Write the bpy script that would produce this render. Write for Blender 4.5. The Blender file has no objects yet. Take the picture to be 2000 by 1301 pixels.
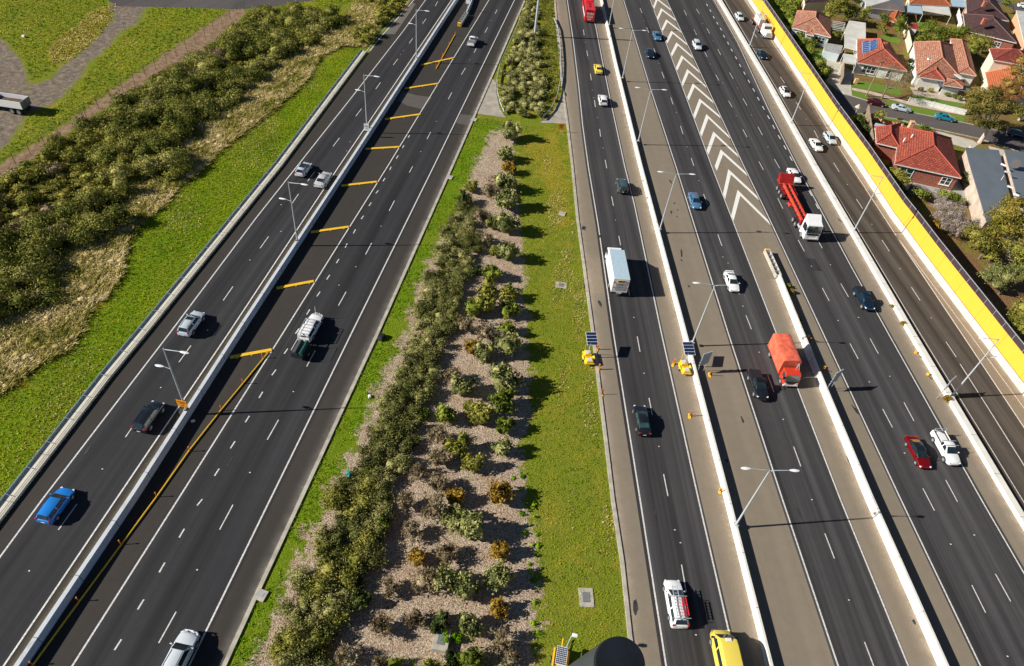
import bpy, bmesh, math, random
import numpy as np
from mathutils import Vector, Matrix, geometry
R = random.Random(7)
NR = np.random.RandomState(11)
rad = math.radians
SC = bpy.context.scene
COL = SC.collection

# ---------------------------------------------------------------- camera
CAM_H = 68.0
FPX, PITCH, ROLL = 1355.0, rad(44.652), rad(7.366)      # focal length in px of a 2000 px wide photo
fw = Vector((0, math.cos(PITCH), -math.sin(PITCH)))
rt0 = Vector((1, 0, 0)); up0 = rt0.cross(fw)
rt = rt0 * math.cos(ROLL) + up0 * math.sin(ROLL)
up = up0 * math.cos(ROLL) - rt0 * math.sin(ROLL)
cd = bpy.data.cameras.new('camera'); cam = bpy.data.objects.new('camera', cd); COL.objects.link(cam)
cd.sensor_width = 36; cd.lens = FPX / 2000 * 36; cd.clip_start = 0.1; cd.clip_end = 3000
M = Matrix((rt, up, -fw)).transposed().to_4x4(); M.translation = (0, 0, CAM_H)
cam.matrix_world = M
SC.camera = cam

# ---------------------------------------------------------------- light
SUN_EL, SHADOW_AZ = rad(29.3), rad(12.5)
w = bpy.data.worlds.new("World"); SC.world = w; w.use_nodes = True
nt = w.node_tree; bg = nt.nodes['Background']
sky = nt.nodes.new('ShaderNodeTexSky'); sky.sky_type = 'NISHITA'; sky.sun_disc = False
sky.sun_elevation = SUN_EL; sky.sun_rotation = math.atan2(-math.cos(SHADOW_AZ), -math.sin(SHADOW_AZ))
sky.air_density = 0.7; sky.dust_density = 0.2; sky.ozone_density = 1.5
nt.links.new(sky.outputs[0], bg.inputs[0]); bg.inputs[1].default_value = 0.05; sky.altitude = 1200
sd_ = bpy.data.lights.new('sun', 'SUN'); sd_.energy = 5.0; sd_.angle = rad(0.5); sd_.color = (1.0, 0.955, 0.875)
sun = bpy.data.objects.new('sun', sd_); COL.objects.link(sun)
d = Vector((math.cos(SHADOW_AZ) * math.cos(SUN_EL), math.sin(SHADOW_AZ) * math.cos(SUN_EL), -math.sin(SUN_EL)))
sun.rotation_euler = d.to_track_quat('-Z', 'Y').to_euler()
SC.view_settings.view_transform = 'Standard'; SC.view_settings.look = 'None'
SC.view_settings.exposure = 0.55; SC.view_settings.gamma = 1.0
SC.cycles.max_bounces = 5; SC.cycles.diffuse_bounces = 2; SC.cycles.glossy_bounces = 2
SC.cycles.transmission_bounces = 3; SC.cycles.transparent_max_bounces = 6

# ---------------------------------------------------------------- geometry helpers
def G(px, py, z=0.0):
    "the place at height z that the photo shows at pixel px, py"
    v = fw * FPX + rt * (px - 1000) - up * (py - 650.5)
    s = (z - CAM_H) / v.z
    return Vector((v.x * s, v.y * s, z))
def Gs(pts, z=0.0): return [G(x, y, z) for x, y in pts]
AL, AR = 4.878, -5.836                                     # bearings of the two motorways
def dirv(deg): return Vector((math.sin(rad(deg)), math.cos(rad(deg)), 0))
DL, DR = dirv(AL), dirv(AR)

def tag(o, label=None, cat=None, group=None, kind=None):
    if label: o['label'] = label
    if cat: o['category'] = cat
    if group: o['group'] = group
    if kind: o['kind'] = kind
    return o
def thing(name, label, cat, loc=(0, 0, 0), rz=0.0, group=None):
    o = bpy.data.objects.new(name, None); COL.objects.link(o)
    o.location = loc; o.rotation_euler = (0, 0, rz); o.empty_display_size = 0.3
    return tag(o, label, cat, group)
def link(name, me, parent=None):
    o = bpy.data.objects.new(name, me); COL.objects.link(o)
    if parent: o.parent = parent
    return o
def dup(root, loc, rz, label=None, group=None):
    r = root.copy(); COL.objects.link(r); r.location = loc; r.rotation_euler = (0, 0, rz)
    if label: r['label'] = label
    if group: r['group'] = group
    for ch in list(root.children):
        c = ch.copy(); COL.objects.link(c); c.parent = r
        for g in ch.children:
            e = g.copy(); COL.objects.link(e); e.parent = c
    return r

class MB:
    def __init__(s): s.v = []; s.f = []; s.m = []; s.cur = 0; s.uv = {}
    def quad(s, *p, uv=None):
        n = len(s.v); s.v += [tuple(q) for q in p]
        if uv: s.uv[len(s.f)] = uv
        s.f.append(tuple(range(n, n + len(p)))); s.m.append(s.cur); return s
    def box(s, c, sz, rz=0.0, ry=0.0, top=1.0):
        x, y, z = [a / 2 for a in sz]; n = len(s.v)
        m = Matrix.Rotation(rz, 3, 'Z') @ Matrix.Rotation(ry, 3, 'Y')
        for dz in (-1, 1):
            k = top if dz > 0 else 1.0
            for dx, dy in ((-1, -1), (1, -1), (1, 1), (-1, 1)):
                s.v.append(tuple(m @ Vector((dx * x * k, dy * y * k, dz * z)) + Vector(c)))
        for f in ((3, 2, 1, 0), (4, 5, 6, 7), (0, 1, 5, 4), (1, 2, 6, 5), (2, 3, 7, 6), (3, 0, 4, 7)):
            s.f.append(tuple(n + i for i in f)); s.m.append(s.cur)
        return s
    def tube(s, pts, r, n=8, r2=None, cap=True):
        pts = [Vector(p) for p in pts]; N = len(pts); base = len(s.v)
        for i, p in enumerate(pts):
            t = (pts[min(i + 1, N - 1)] - pts[max(i - 1, 0)]).normalized()
            a = t.orthogonal().normalized() if i == 0 else (a - t * a.dot(t)).normalized()
            b = t.cross(a); rr = r if r2 is None else r + (r2 - r) * i / (N - 1)
            if isinstance(r, (list, tuple)): rr = r[i]
            for k in range(n):
                th = 2 * math.pi * k / n; s.v.append(tuple(p + a * (rr * math.cos(th)) + b * (rr * math.sin(th))))
        for i in range(N - 1):
            for k in range(n):
                k2 = (k + 1) % n
                s.f.append((base + i * n + k, base + i * n + k2, base + (i + 1) * n + k2, base + (i + 1) * n + k)); s.m.append(s.cur)
        if cap:
            s.f.append(tuple(base + k for k in reversed(range(n)))); s.f.append(tuple(base + (N - 1) * n + k for k in range(n))); s.m += [s.cur, s.cur]
        return s
    def prism(s, prof, y0, y1, inset=0.0):
        "side profile (x, z) drawn across the width from y0 to y1"
        n = len(prof); b = len(s.v)
        for y in (y0, y1):
            for x, z in prof: s.v.append((x, y, z))
        s.f.append(tuple(b + i for i in range(n))); s.f.append(tuple(b + n + i for i in reversed(range(n)))); s.m += [s.cur] * 2
        for i in range(n):
            j = (i + 1) % n; s.f.append((b + j, b + i, b + n + i, b + n + j)); s.m.append(s.cur)
        return s
    def loft(s, rings, closed=False, caps=True):
        n = len(rings[0]); b = len(s.v)
        for r in rings: s.v += [tuple(p) for p in r]
        for i in range(len(rings) - 1):
            for k in range(n if closed else n - 1):
                k2 = (k + 1) % n
                s.f.append((b + i * n + k, b + i * n + k2, b + (i + 1) * n + k2, b + (i + 1) * n + k)); s.m.append(s.cur)
        if caps:
            s.f.append(tuple(b + k for k in reversed(range(n)))); s.f.append(tuple(b + (len(rings) - 1) * n + k for k in range(n))); s.m += [s.cur] * 2
        return s
    def mesh(s, name, mats, smooth=False, recalc=True):
        me = bpy.data.meshes.new(name); me.from_pydata(s.v, [], s.f)
        for m in (mats if isinstance(mats, (list, tuple)) else [mats]): me.materials.append(m)
        if max(s.m or [0]) > 0: me.polygons.foreach_set('material_index', s.m)
        if s.uv:
            ul = me.uv_layers.new(name='UVMap')
            for fi, uvs in s.uv.items():
                for li, uvv in zip(me.polygons[fi].loop_indices, uvs): ul.data[li].uv = uvv
        if recalc and not s.uv:
            bm = bmesh.new(); bm.from_mesh(me); bmesh.ops.recalc_face_normals(bm, faces=bm.faces); bm.to_mesh(me); bm.free()
        if smooth:
            me.polygons.foreach_set('use_smooth', [True] * len(me.polygons)); me.set_sharp_from_angle(angle=rad(35))
        me.update(); return me
    def build(s, name, mats, parent=None, smooth=False, bevel=0.0, recalc=True, seg=2):
        o = link(name, s.mesh(name, mats, smooth, recalc), parent)
        if bevel:
            b = o.modifiers.new('bevel', 'BEVEL'); b.width = bevel; b.segments = seg; b.limit_method = 'ANGLE'; b.angle_limit = rad(40)
        return o

def sheet(name, pts, z, mat, kind='structure', label=None):
    "flat polygon on the ground from world points"
    p3 = [Vector((p[0], p[1], z)) for p in pts]
    tris = geometry.tessellate_polygon([p3])
    me = bpy.data.meshes.new(name)
    fs = []
    for t in tris:
        a, b, c = (p3[i] for i in t)
        fs.append(tuple(t) if (b - a).cross(c - a).z > 0 else tuple(reversed(t)))
    me.from_pydata([tuple(p) for p in p3], [], fs); me.materials.append(mat); me.update()
    o = link(name, me); o['kind'] = kind
    if label: o['label'] = label
    return o
def extend(pts, a=60, b=40):
    "carry a world polyline on past both ends: a metres at the far (first) end, b at the near (last) end"
    p = [Vector(q) for q in pts]
    if a: p.insert(0, p[0] + (p[0] - p[1]).normalized() * a)
    if b: p.append(p[-1] + (p[-1] - p[-2]).normalized() * b)
    return p
def offs(pts, dd):
    "polyline shifted sideways by dd (positive = right of travel from first to last point)"
    out = []
    for i, p in enumerate(pts):
        t = (pts[min(i + 1, len(pts) - 1)] - pts[max(i - 1, 0)]).normalized()
        out.append(p + Vector((t.y, -t.x, 0)) * dd)
    return out
def resample(pts, step):
    out = [pts[0].copy()]; 
    for a, b in zip(pts, pts[1:]):
        L = (b - a).length; n = max(1, int(round(L / step)))
        for i in range(1, n + 1): out.append(a.lerp(b, i / n))
    return out

def fastmesh(name, V, F, mat, k=4):
    V = np.asarray(V, np.float32); F = np.asarray(F, np.int32)
    me = bpy.data.meshes.new(name); me.vertices.add(len(V)); me.vertices.foreach_set('co', V.ravel())
    me.loops.add(F.size); me.loops.foreach_set('vertex_index', F.ravel()); n = len(F)
    me.polygons.add(n); me.polygons.foreach_set('loop_start', np.arange(n, dtype=np.int32) * k)
    me.polygons.foreach_set('loop_total', np.full(n, k, np.int32))
    for m in (mat if isinstance(mat, list) else [mat]): me.materials.append(m)
    me.update(calc_edges=True); return me

# ---------------------------------------------------------------- materials
def newmat(name):
    m = bpy.data.materials.new(name); m.use_nodes = True
    n = m.node_tree; return m, n, n.nodes['Principled BSDF']
def N(n, t, **kw):
    x = n.nodes.new('ShaderNode' + t)
    for k, v in kw.items(): setattr(x, k, v)
    return x
def S(c):
    "sRGB 0-255 to linear"
    return tuple(((v / 255) / 12.92 if v <= 10 else (((v / 255) + 0.055) / 1.055) ** 2.4) for v in c) + (1,)
def noise(n, scale, detail=3, vec=None, rough=0.55):
    x = N(n, 'TexNoise'); x.inputs['Scale'].default_value = scale; x.inputs['Detail'].default_value = detail
    x.inputs['Roughness'].default_value = rough
    if vec is not None: n.links.new(vec, x.inputs['Vector'])
    return x
def ramp(n, fac, stops):
    r = N(n, 'ValToRGB'); e = r.color_ramp.elements
    while len(e) < len(stops): e.new(0.5)
    for i, (p, c) in enumerate(stops): e[i].position = p; e[i].color = c if len(c) == 4 else tuple(c) + (1,)
    n.links.new(fac, r.inputs[0]); return r
def mixc(n, a, b, fac, mode='MIX'):
    x = N(n, 'Mix', data_type='RGBA', blend_type=mode)
    for s_, v in ((x.inputs[0], fac), (x.inputs[6], a), (x.inputs[7], b)):
        if hasattr(v, 'links'): n.links.new(v, s_)
        else: s_.default_value = v
    return x.outputs[2]
def mth(n, op, a, b=0.0, c=0.0):
    x = N(n, 'Math', operation=op)
    for s_, v in zip(x.inputs, (a, b, c)):
        if hasattr(v, 'links'): n.links.new(v, s_)
        else: s_.default_value = v
    return x.outputs[0]
def pos(n): return N(n, 'NewGeometry').outputs['Position']
def plain(name, col, rough=0.6, metal=0.0, var=0.06, scale=4.0, bump=0.0, coat=0.0, spec=0.5):
    m, n, b = newmat(name)
    tc = N(n, 'TexCoord').outputs['Object']
    ns = noise(n, scale, 4, tc)
    lo = tuple(max(0, c * (1 - var * 2)) for c in col[:3]) + (1,); hi = tuple(min(1, c * (1 + var * 2)) for c in col[:3]) + (1,)
    rp = ramp(n, ns.outputs[0], [(0.3, lo), (0.7, hi)]); n.links.new(rp.outputs[0], b.inputs['Base Color'])
    b.inputs['Roughness'].default_value = rough; b.inputs['Metallic'].default_value = metal
    b.inputs['Specular IOR Level'].default_value = spec
    if coat: b.inputs['Coat Weight'].default_value = coat; b.inputs['Coat Roughness'].default_value = 0.08
    if bump:
        bp = N(n, 'Bump'); bp.inputs['Strength'].default_value = bump; bp.inputs['Distance'].default_value = 0.02
        n.links.new(noise(n, scale * 6, 3, tc).outputs[0], bp.inputs['Height']); n.links.new(bp.outputs[0], b.inputs['Normal'])
    return m
def asphalt(name, col, bearing, streak=0.18, brown=0.0, patch=0.12):
    m, n, b = newmat(name); P = pos(n)
    mp = N(n, 'Mapping'); n.links.new(P, mp.inputs[0]); mp.inputs['Rotation'].default_value = (0, 0, rad(bearing))
    mp2 = N(n, 'Mapping'); n.links.new(mp.outputs[0], mp2.inputs[0]); mp2.inputs['Scale'].default_value = (1, 0.012, 1)
    st = noise(n, 0.62, 2, mp2.outputs[0]); st2 = noise(n, 2.2, 2, mp2.outputs[0])
    big = noise(n, 0.05, 4, P); fine = noise(n, 9.0, 3, P, 0.7); mid = noise(n, 0.8, 4, P, 0.65)
    a = mth(n, 'MULTIPLY_ADD', st.outputs[0], streak * 4.6, 1 - streak * 2.3)
    a = mth(n, 'MULTIPLY', a, mth(n, 'MULTIPLY_ADD', st2.outputs[0], streak * 1.8, 1 - streak * .9))
    a = mth(n, 'MULTIPLY', a, mth(n, 'MULTIPLY_ADD', big.outputs[0], patch * 3, 1 - patch * 1.5))
    a = mth(n, 'MULTIPLY', a, mth(n, 'MULTIPLY_ADD', fine.outputs[0], 0.5, 0.75))
    a = mth(n, 'MULTIPLY', a, mth(n, 'MULTIPLY_ADD', mid.outputs[0], 0.22, 0.89))
    warm = tuple(c * k for c, k in zip(col[:3], (1.10, 1.0, .90))) + (1,)
    cc = mixc(n, col, warm, mth(n, 'MULTIPLY_ADD', mid.outputs[0], .5, mth(n, 'MULTIPLY', big.outputs[0], .5)))
    vm = N(n, 'VectorMath', operation='SCALE'); n.links.new(cc, vm.inputs[0]); n.links.new(a, vm.inputs['Scale'])
    n.links.new(vm.outputs[0], b.inputs['Base Color'])
    b.inputs['Roughness'].default_value = 0.85; b.inputs['Specular IOR Level'].default_value = 0.12
    bp = N(n, 'Bump'); bp.inputs['Strength'].default_value = 0.35; bp.inputs['Distance'].default_value = 0.02
    n.links.new(noise(n, 14, 2, P, .7).outputs[0], bp.inputs['Height']); n.links.new(bp.outputs[0], b.inputs['Normal'])
    return m
def paint(name, col, rough=0.3, metal=0.0): return plain(name, col, rough, metal, 0.015, 1.5, 0, 0.6)

MA = {}
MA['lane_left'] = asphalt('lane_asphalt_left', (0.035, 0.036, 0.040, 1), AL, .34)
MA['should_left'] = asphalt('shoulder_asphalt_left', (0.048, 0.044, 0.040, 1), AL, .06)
MA['lane_right'] = asphalt('lane_asphalt_right', (0.053, 0.053, 0.056, 1), AR, .50)  # lighter than the left lanes: sun backscatter put into the colour
MA['should_right'] = asphalt('shoulder_asphalt_right', (0.218, 0.188, 0.146, 1), AR, .06, patch=.08)  # concrete-tan pavement, with the brighter backscatter also put into its colour
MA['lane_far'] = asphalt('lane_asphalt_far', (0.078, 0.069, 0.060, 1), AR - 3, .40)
MA['street'] = asphalt('street_asphalt', (0.105, 0.096, 0.094, 1), 70, .06)
MA['yard'] = asphalt('yard_asphalt', (0.085, 0.080, 0.080, 1), 20, .1, patch=.3)
MA['white_paint'] = plain('road_paint_white', (0.64, 0.61, 0.57, 1), .6, 0, .16, 5)
MA['worn_paint'] = plain('road_paint_worn', (0.80, 0.77, 0.71, 1), .7, 0, .07, 3)
MA['yellow'] = plain('yellow_plastic', (0.84, 0.50, 0.03, 1), .45, 0, .04)
MA['orange'] = plain('orange_plastic', (0.85, 0.22, 0.03, 1), .5, 0, .04)
MA['conc_white'] = plain('barrier_concrete', (0.66, 0.64, 0.58, 1), .8, 0, .07, 1.2, .2)
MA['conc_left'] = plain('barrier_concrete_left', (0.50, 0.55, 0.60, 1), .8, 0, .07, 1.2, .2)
MA['conc'] = plain('concrete', (0.36, 0.32, 0.26, 1), .85, 0, .12, .6, .3)
MA['kerb'] = plain('kerb_concrete', (0.42, 0.38, 0.31, 1), .85, 0, .12, 1.0, .2)
MA['steel'] = plain('galvanised_steel', (0.50, 0.53, 0.55, 1), .42, .35, .05, 3)
MA['dark'] = plain('dark_rubber', (0.018, 0.018, 0.020, 1), .75, 0, .05)
MA['black'] = plain('black_plastic', (0.02, 0.02, 0.022, 1), .45)
MA['rim'] = plain('alloy_rim', (0.55, 0.55, 0.55, 1), .35, .5)
MA['glass'] = plain('tinted_glass', (0.016, 0.028, 0.032, 1), .06, 0, .2, 1.2, 0, .3, .8)
MA['glassg'] = plain('green_glass', (0.03, 0.07, 0.07, 1), .06, 0, .3, 1.2, 0, .3, .8)
MA['lamp_glass'] = plain('headlamp_lens', (0.75, 0.77, 0.78, 1), .15, 0, .03, 5, 0, .5)
MA['red_lens'] = plain('red_lens', (0.45, 0.02, 0.03, 1), .25, 0, .05, 5, 0, .5)
MA['amber'] = plain('amber_lens', (0.85, 0.3, 0.03, 1), .25)
MA['plate'] = plain('plate_white', (0.75, 0.75, 0.72, 1), .5)
MA['white'] = paint('paint_white', (0.80, 0.80, 0.79, 1))
MA['wallyellow'] = plain('yellow_panel', (0.76, 0.47, 0.075, 1), .6, 0, .015, .15)
MA['tinted'] = plain('brown_tinted_panel', (0.055, 0.038, 0.045, 1), .25, 0, .08, .3)
# ---------------------------------------------------------------- photo traces of the setting (px)
L1 = [(831,0),(788,60),(687,190),(580,325),(500,426),(332,650),(83,975),(0,1088)]
L2 = [(882,0),(662,325),(447,650),(227,975),(7,1301)]
L3 = [(955,0),(757,325),(553,650),(348,975),(141,1301)]
L4 = [(1005,0),(927,160),(847,325),(687,650),(528,975),(369,1301)]
KL = [(1024,0),(954,160),(881,325),(735,650),(584,975),(500,1155),(433,1301)]
BL = [(896,0),(687,325),(476,650),(270,975),(54,1301)]
PL = [(716,103),(551,325),(290,650),(216,740),(36,975),(-80,1128)]          # foot of the left parapet
M1 = [(1108,0),(1119,75),(1131,175),(1138,245),(1149,325),(1169,444),(1198,650),(1250,975),(1301,1301)]
M1b = [(1150,0),(1164,54),(1175,112),(1192,195),(1220,325),(1239,400),(1260,500),(1291.5,650),(1364,975),(1421,1223),(1440,1301)]
B1 = [(1172,0),(1200,128),(1247,325),(1331,650),(1414,975),(1495,1301)]
M3 = [(1218,0),(1270,172),(1320,325),(1422,650),(1528,975),(1637,1301)]
M4 = [(1270,0),(1390,325),(1500,609),(1516,650),(1641,975),(1774,1301)]
B2 = [(1515,546),(1556,650),(1622,812),(1689,975),(1831,1301)]
M5 = [(1302,0),(1453,325),(1500,422),(1607,650),(1759,975),(1915,1301)]
M6 = [(1394,0),(1440,82),(1500,212),(1557,325),(1662,520),(1734,650),(1916,975),(2000,1120)]
B3 = [(1401,0),(1500,170),(1585,325),(1771,650),(1962,975),(2000,1038)]
R1 = [(1415,0),(1515,170),(1601,325),(1796,650),(1996,975)]
M8 = [(1454,0),(1472,26),(1512,88),(1572,175),(1615,250),(1662,325),(1750,460),(1877,650),(2000,835)]
M8b = [(1750,460),(1892,650),(2000,797)]
WB = [(1460,0),(1515,85),(1613,237),(1674,325),(1740,427),(1763,457),(1801,510),(1906,650),(2000,775)]
KR = [(1085,0),(1090,60),(1101,175),(1110,240),(1120,325),(1130,425),(1160,645),(1172.5,750),(1185,850),(1200,975),(1219,1100),(1234,1241),(1243,1301)]

def W(line, a=70, b=45): return extend(Gs(line), a, b)
wKL, wKR, wPL, wWB, wBL, wB1, wB3 = W(KL), W(KR), W(PL), W(WB), W(BL), W(B1), W(B3)
wB2 = W(B2, 0, 45)
wL = {k: W(v) for k, v in dict(L1=L1, L2=L2, L3=L3, L4=L4, M1=M1, M1b=M1b, M3=M3, M4=M4, M5=M5, M6=M6, R1=R1, M8=M8).items()}

# ---------------------------------------------------------------- terrain with ground-cover zones
gx = np.arange(-175, 215, 0.8); gy = np.arange(-25, 275, 0.8)
XX, YY = np.meshgrid(gx, gy); XY = np.stack([XX.ravel(), YY.ravel()], 1)
def sdist(poly):
    "signed distance in metres, positive inside the world polygon"
    P = np.array([[p[0], p[1]] for p in poly]); Q = np.roll(P, -1, 0); dm = np.full(len(XY), 1e9); ins = np.zeros(len(XY), bool)
    for a, b in zip(P, Q):
        e = b - a; t = np.clip(((XY - a) @ e) / max(1e-9, e @ e), 0, 1); dd = np.hypot(*(XY - a - t[:, None] * e).T); dm = np.minimum(dm, dd)
        c = (a[1] > XY[:, 1]) != (b[1] > XY[:, 1])
        with np.errstate(divide='ignore', invalid='ignore'): xi = (b[0] - a[0]) * (XY[:, 1] - a[1]) / (b[1] - a[1]) + a[0]
        ins ^= c & (XY[:, 0] < xi)
    return np.where(ins, dm, -dm)
def zone(px, soft=1.5): return np.clip(sdist(Gs(px)) / (2 * soft) + 0.5, 0, 1)
MULCH = [(957,262),(978,250),(1008,262),(1002,330),(1012,400),(1016,450),(1027,520),(1027,600),(1032,700),(1036,800),(1022,880),(1030,950),(1045,1050),(1052,1150),(1046,1301),(485,1301),(520,1230),(560,1130),(600,1050),(640,975),(684,880),(712,820),(740,745),(772,690),(795,640),(810,570),(852,480),(902,390),(930,310)]
TRACK = [(0,322),(100,262),(200,190),(300,120),(380,65),(440,25),(475,12),(482,25),(400,95),(300,150),(200,215),(100,285),(0,348)]
GRAV = [(215,2),(290,8),(268,45),(236,62),(212,88),(178,118),(150,155),(112,195),(60,222),(48,200),(62,165),(105,148),(150,108),(190,75),(222,35)]
YARD = [(-80,40),(10,82),(38,112),(53,155),(57,190),(50,225),(30,262),(0,292),(-80,330)]
ROADT = [(180,-30),(215,4),(230,12),(330,14),(460,18),(530,14),(700,-14),(560,-30)]
DRY1 = [(225,8),(215,45),(185,80),(140,115),(105,125),(92,105),(110,75),(150,50),(180,20)]
REEDS = [(720,-30),(800,-30),(770,25),(735,62),(712,92),(665,92),(622,115),(605,150),(575,182),(545,207),(500,242),(437,290),(390,338),(355,362),(320,402),(256,457),(243,500),(237,537),(215,577),(180,602),(160,650),(128,688),(78,712),(37,752),(-60,800),(-60,620),(30,610),(100,585),(107,562),(95,540),(130,500),(172,474),(200,472),(235,445),(245,395),(270,362),(345,355),(350,290),(400,232),(462,207),(500,150),(560,115),(620,78),(665,45)]
THICK = [(505,28),(580,18),(650,30),(668,45),(620,78),(560,115),(500,152),(462,207),(400,234),(350,292),(372,325),(345,356),(270,364),(245,398),(235,447),(200,474),(172,476),(130,502),(95,542),(107,563),(100,587),(30,612),(-60,650),(-60,390),(60,330),(150,262),(230,215),(310,150),(400,105),(460,60)]
GOLD = [(1012,290),(1080,250),(1104,255),(1112,340),(1122,440),(1100,450),(1075,430),(1062,360)]
LITTER = [(1745,385),(1800,415),(1870,560),(1935,640),(2060,790),(2060,520),(1960,560),(1900,500),(1850,470),(1800,400)]
RES = [(1490,-60),(1560,60),(1690,260),(1770,385),(1860,510),(1960,640),(2080,800),(2250,800),(2250,-120),(1490,-120)]
cA = np.zeros((len(XY), 4), np.float32); cB = np.zeros((len(XY), 4), np.float32)
cA[:, 0] = zone(MULCH, 2.2)
cA[:, 1] = np.maximum(zone(TRACK, 1.6), 0)
cA[:, 2] = np.maximum.reduce([zone(DRY1, 3), zone(GOLD, 2.5) * .8, zone(REEDS, 1.5)])
cA[:, 3] = np.maximum(zone([(760,40),(712,95),(549,325),(286,650),(32,975),(-100,1140),(-200,900),(-60,760),(37,752),(128,690),(215,580),(250,460),(360,360),(545,207),(640,120)], 2) * .9, zone([(1012,250),(925,235),(880,330),(735,655),(585,975),(430,1301),(500,1301),(600,1060),(720,820),(800,600),(860,450),(900,370)], 1) * .85)
cB[:, 0] = np.maximum(zone(GRAV, 2.2), zone(YARD, 2.2))
cB[:, 1] = np.maximum(zone(LITTER, 2), zone(RES, 1) * .55)
cB[:, 2] = zone(THICK, 2)
Rr, Cc = len(gy), len(gx)
idx = np.arange(Rr * Cc).reshape(Rr, Cc)
F = np.stack([idx[:-1, :-1], idx[:-1, 1:], idx[1:, 1:], idx[1:, :-1]], -1).reshape(-1, 4)
V = np.column_stack([XY, np.full(len(XY), -0.03)])
def make_ground_mat():
    m, n, b = newmat('verge_ground'); P = pos(n)
    a = N(n, 'Attribute', attribute_name='zoneA'); c = N(n, 'Attribute', attribute_name='zoneB')
    sa = N(n, 'SeparateColor'); sb = N(n, 'SeparateColor'); n.links.new(a.outputs['Color'], sa.inputs[0]); n.links.new(c.outputs['Color'], sb.inputs[0])
    n1 = noise(n, 0.12, 5, P, .6); n2 = noise(n, 0.9, 5, P, .7); n3 = noise(n, 5.5, 4, P, .7); n4 = noise(n, 0.35, 4, P, .65)
    tuft = mixc(n, ramp(n, n3.outputs[0], [(.3, (0.055, 0.12, 0.003)), (.5, (0.15, 0.26, 0.005)), (.72, (0.30, 0.38, 0.015))]).outputs[0],
                ramp(n, n2.outputs[0], [(.3, (0.05, 0.10, 0.008)), (.7, (0.20, 0.25, 0.015))]).outputs[0], .45)
    lush = mixc(n, tuft, (0.13, 0.215, 0.008, 1), mth(n, 'MULTIPLY', ramp(n, n1.outputs[0], [(.42, (0, 0, 0)), (.62, (1, 1, 1))]).outputs[0], .55))
    dryc = ramp(n, n3.outputs[0], [(.25, (0.15, 0.11, 0.012)), (.55, (0.36, 0.29, 0.035)), (.8, (0.50, 0.42, 0.10))]).outputs[0]
    lush = mixc(n, mixc(n, lush, (0.24, 0.215, 0.035, 1), .5), lush, mth(n, 'ADD', a.outputs['Alpha'], mth(n, 'MULTIPLY_ADD', n1.outputs[0], 1.6, -.8)))
    dn = ramp(n, n4.outputs[0], [(.5, (0, 0, 0)), (.68, (1, 1, 1))]).outputs[0]
    grass = mixc(n, lush, dryc, mth(n, 'MULTIPLY', dn, mth(n, 'MULTIPLY_ADD', a.outputs['Alpha'], -.45, .65)))
    def edge(ch, k=1.0):
        s_ = mth(n, 'ADD', mth(n, 'ADD', ch, mth(n, 'MULTIPLY', mth(n, 'SUBTRACT', n2.outputs[0], .5), 1.1 * k)), mth(n, 'MULTIPLY', mth(n, 'SUBTRACT', n4.outputs[0], .5), 1.3 * k))
        return ramp(n, s_, [(.42, (0, 0, 0)), (.58, (1, 1, 1))]).outputs[0]
    g = mixc(n, grass, dryc, mth(n, 'MULTIPLY', edge(sa.outputs[2]), .8))
    vor = N(n, 'TexVoronoi'); vor.inputs['Scale'].default_value = 10.0; n.links.new(P, vor.inputs['Vector'])
    chip = N(n, 'SeparateColor'); n.links.new(vor.outputs['Color'], chip.inputs[0])
    chips = ramp(n, chip.outputs[0], [(0, (0.18, 0.115, 0.075)), (.25, (0.32, 0.235, 0.16)), (.6, (0.45, 0.35, 0.25)), (.92, (0.62, 0.51, 0.39))]).outputs[0]
    redd = mixc(n, chips, (0.30, 0.15, 0.08, 1), mth(n, 'MULTIPLY', ramp(n, n4.outputs[0], [(.48, (0, 0, 0)), (.7, (1, 1, 1))]).outputs[0], .35))
    g = mixc(n, g, redd, edge(sa.outputs[0], 1.1))
    thick = ramp(n, n3.outputs[0], [(.3, (0.08, 0.09, 0.018)), (.7, (0.22, 0.18, 0.06))]).outputs[0]
    g = mixc(n, g, thick, mth(n, 'MULTIPLY', sb.outputs[2], .8))
    dirt = ramp(n, n2.outputs[0], [(.3, (0.17, 0.10, 0.055)), (.7, (0.44, 0.31, 0.20))]).outputs[0]
    g = mixc(n, g, dirt, edge(sa.outputs[1], .6))
    grv = ramp(n, n2.outputs[0], [(.3, (0.10, 0.088, 0.078)), (.5, (.21, .17, .13)), (.7, (0.36, 0.28, 0.20))]).outputs[0]
    g = mixc(n, g, grv, edge(sb.outputs[0], .7))
    lit = ramp(n, n3.outputs[0], [(.3, (0.10, 0.05, 0.022)), (.7, (0.36, 0.21, 0.10))]).outputs[0]
    g = mixc(n, g, lit, edge(sb.outputs[1], .6))
    n.links.new(g, b.inputs['Base Color']); b.inputs['Roughness'].default_value = .9; b.inputs['Specular IOR Level'].default_value = .04
    bp = N(n, 'Bump'); bp.inputs['Strength'].default_value = .8; bp.inputs['Distance'].default_value = .22
    n.links.new(mth(n, 'ADD', n3.outputs[0], mth(n, 'MULTIPLY', n2.outputs[0], .8)), bp.inputs['Height']); n.links.new(bp.outputs[0], b.inputs['Normal'])
    return m
MA['ground'] = make_ground_mat()
me = fastmesh('ground', V, F, MA['ground'])
for nm, arr in (('zoneA', cA), ('zoneB', cB)):
    at = me.attributes.new(nm, 'FLOAT_COLOR', 'POINT'); at.data.foreach_set('color', arr.ravel())
gr = link('ground', me); gr['kind'] = 'structure'
sheet('outer_ground', [(-1500, -900), (1500, -900), (1500, 1800), (-1500, 1800)], -0.08, MA['ground'])

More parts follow.
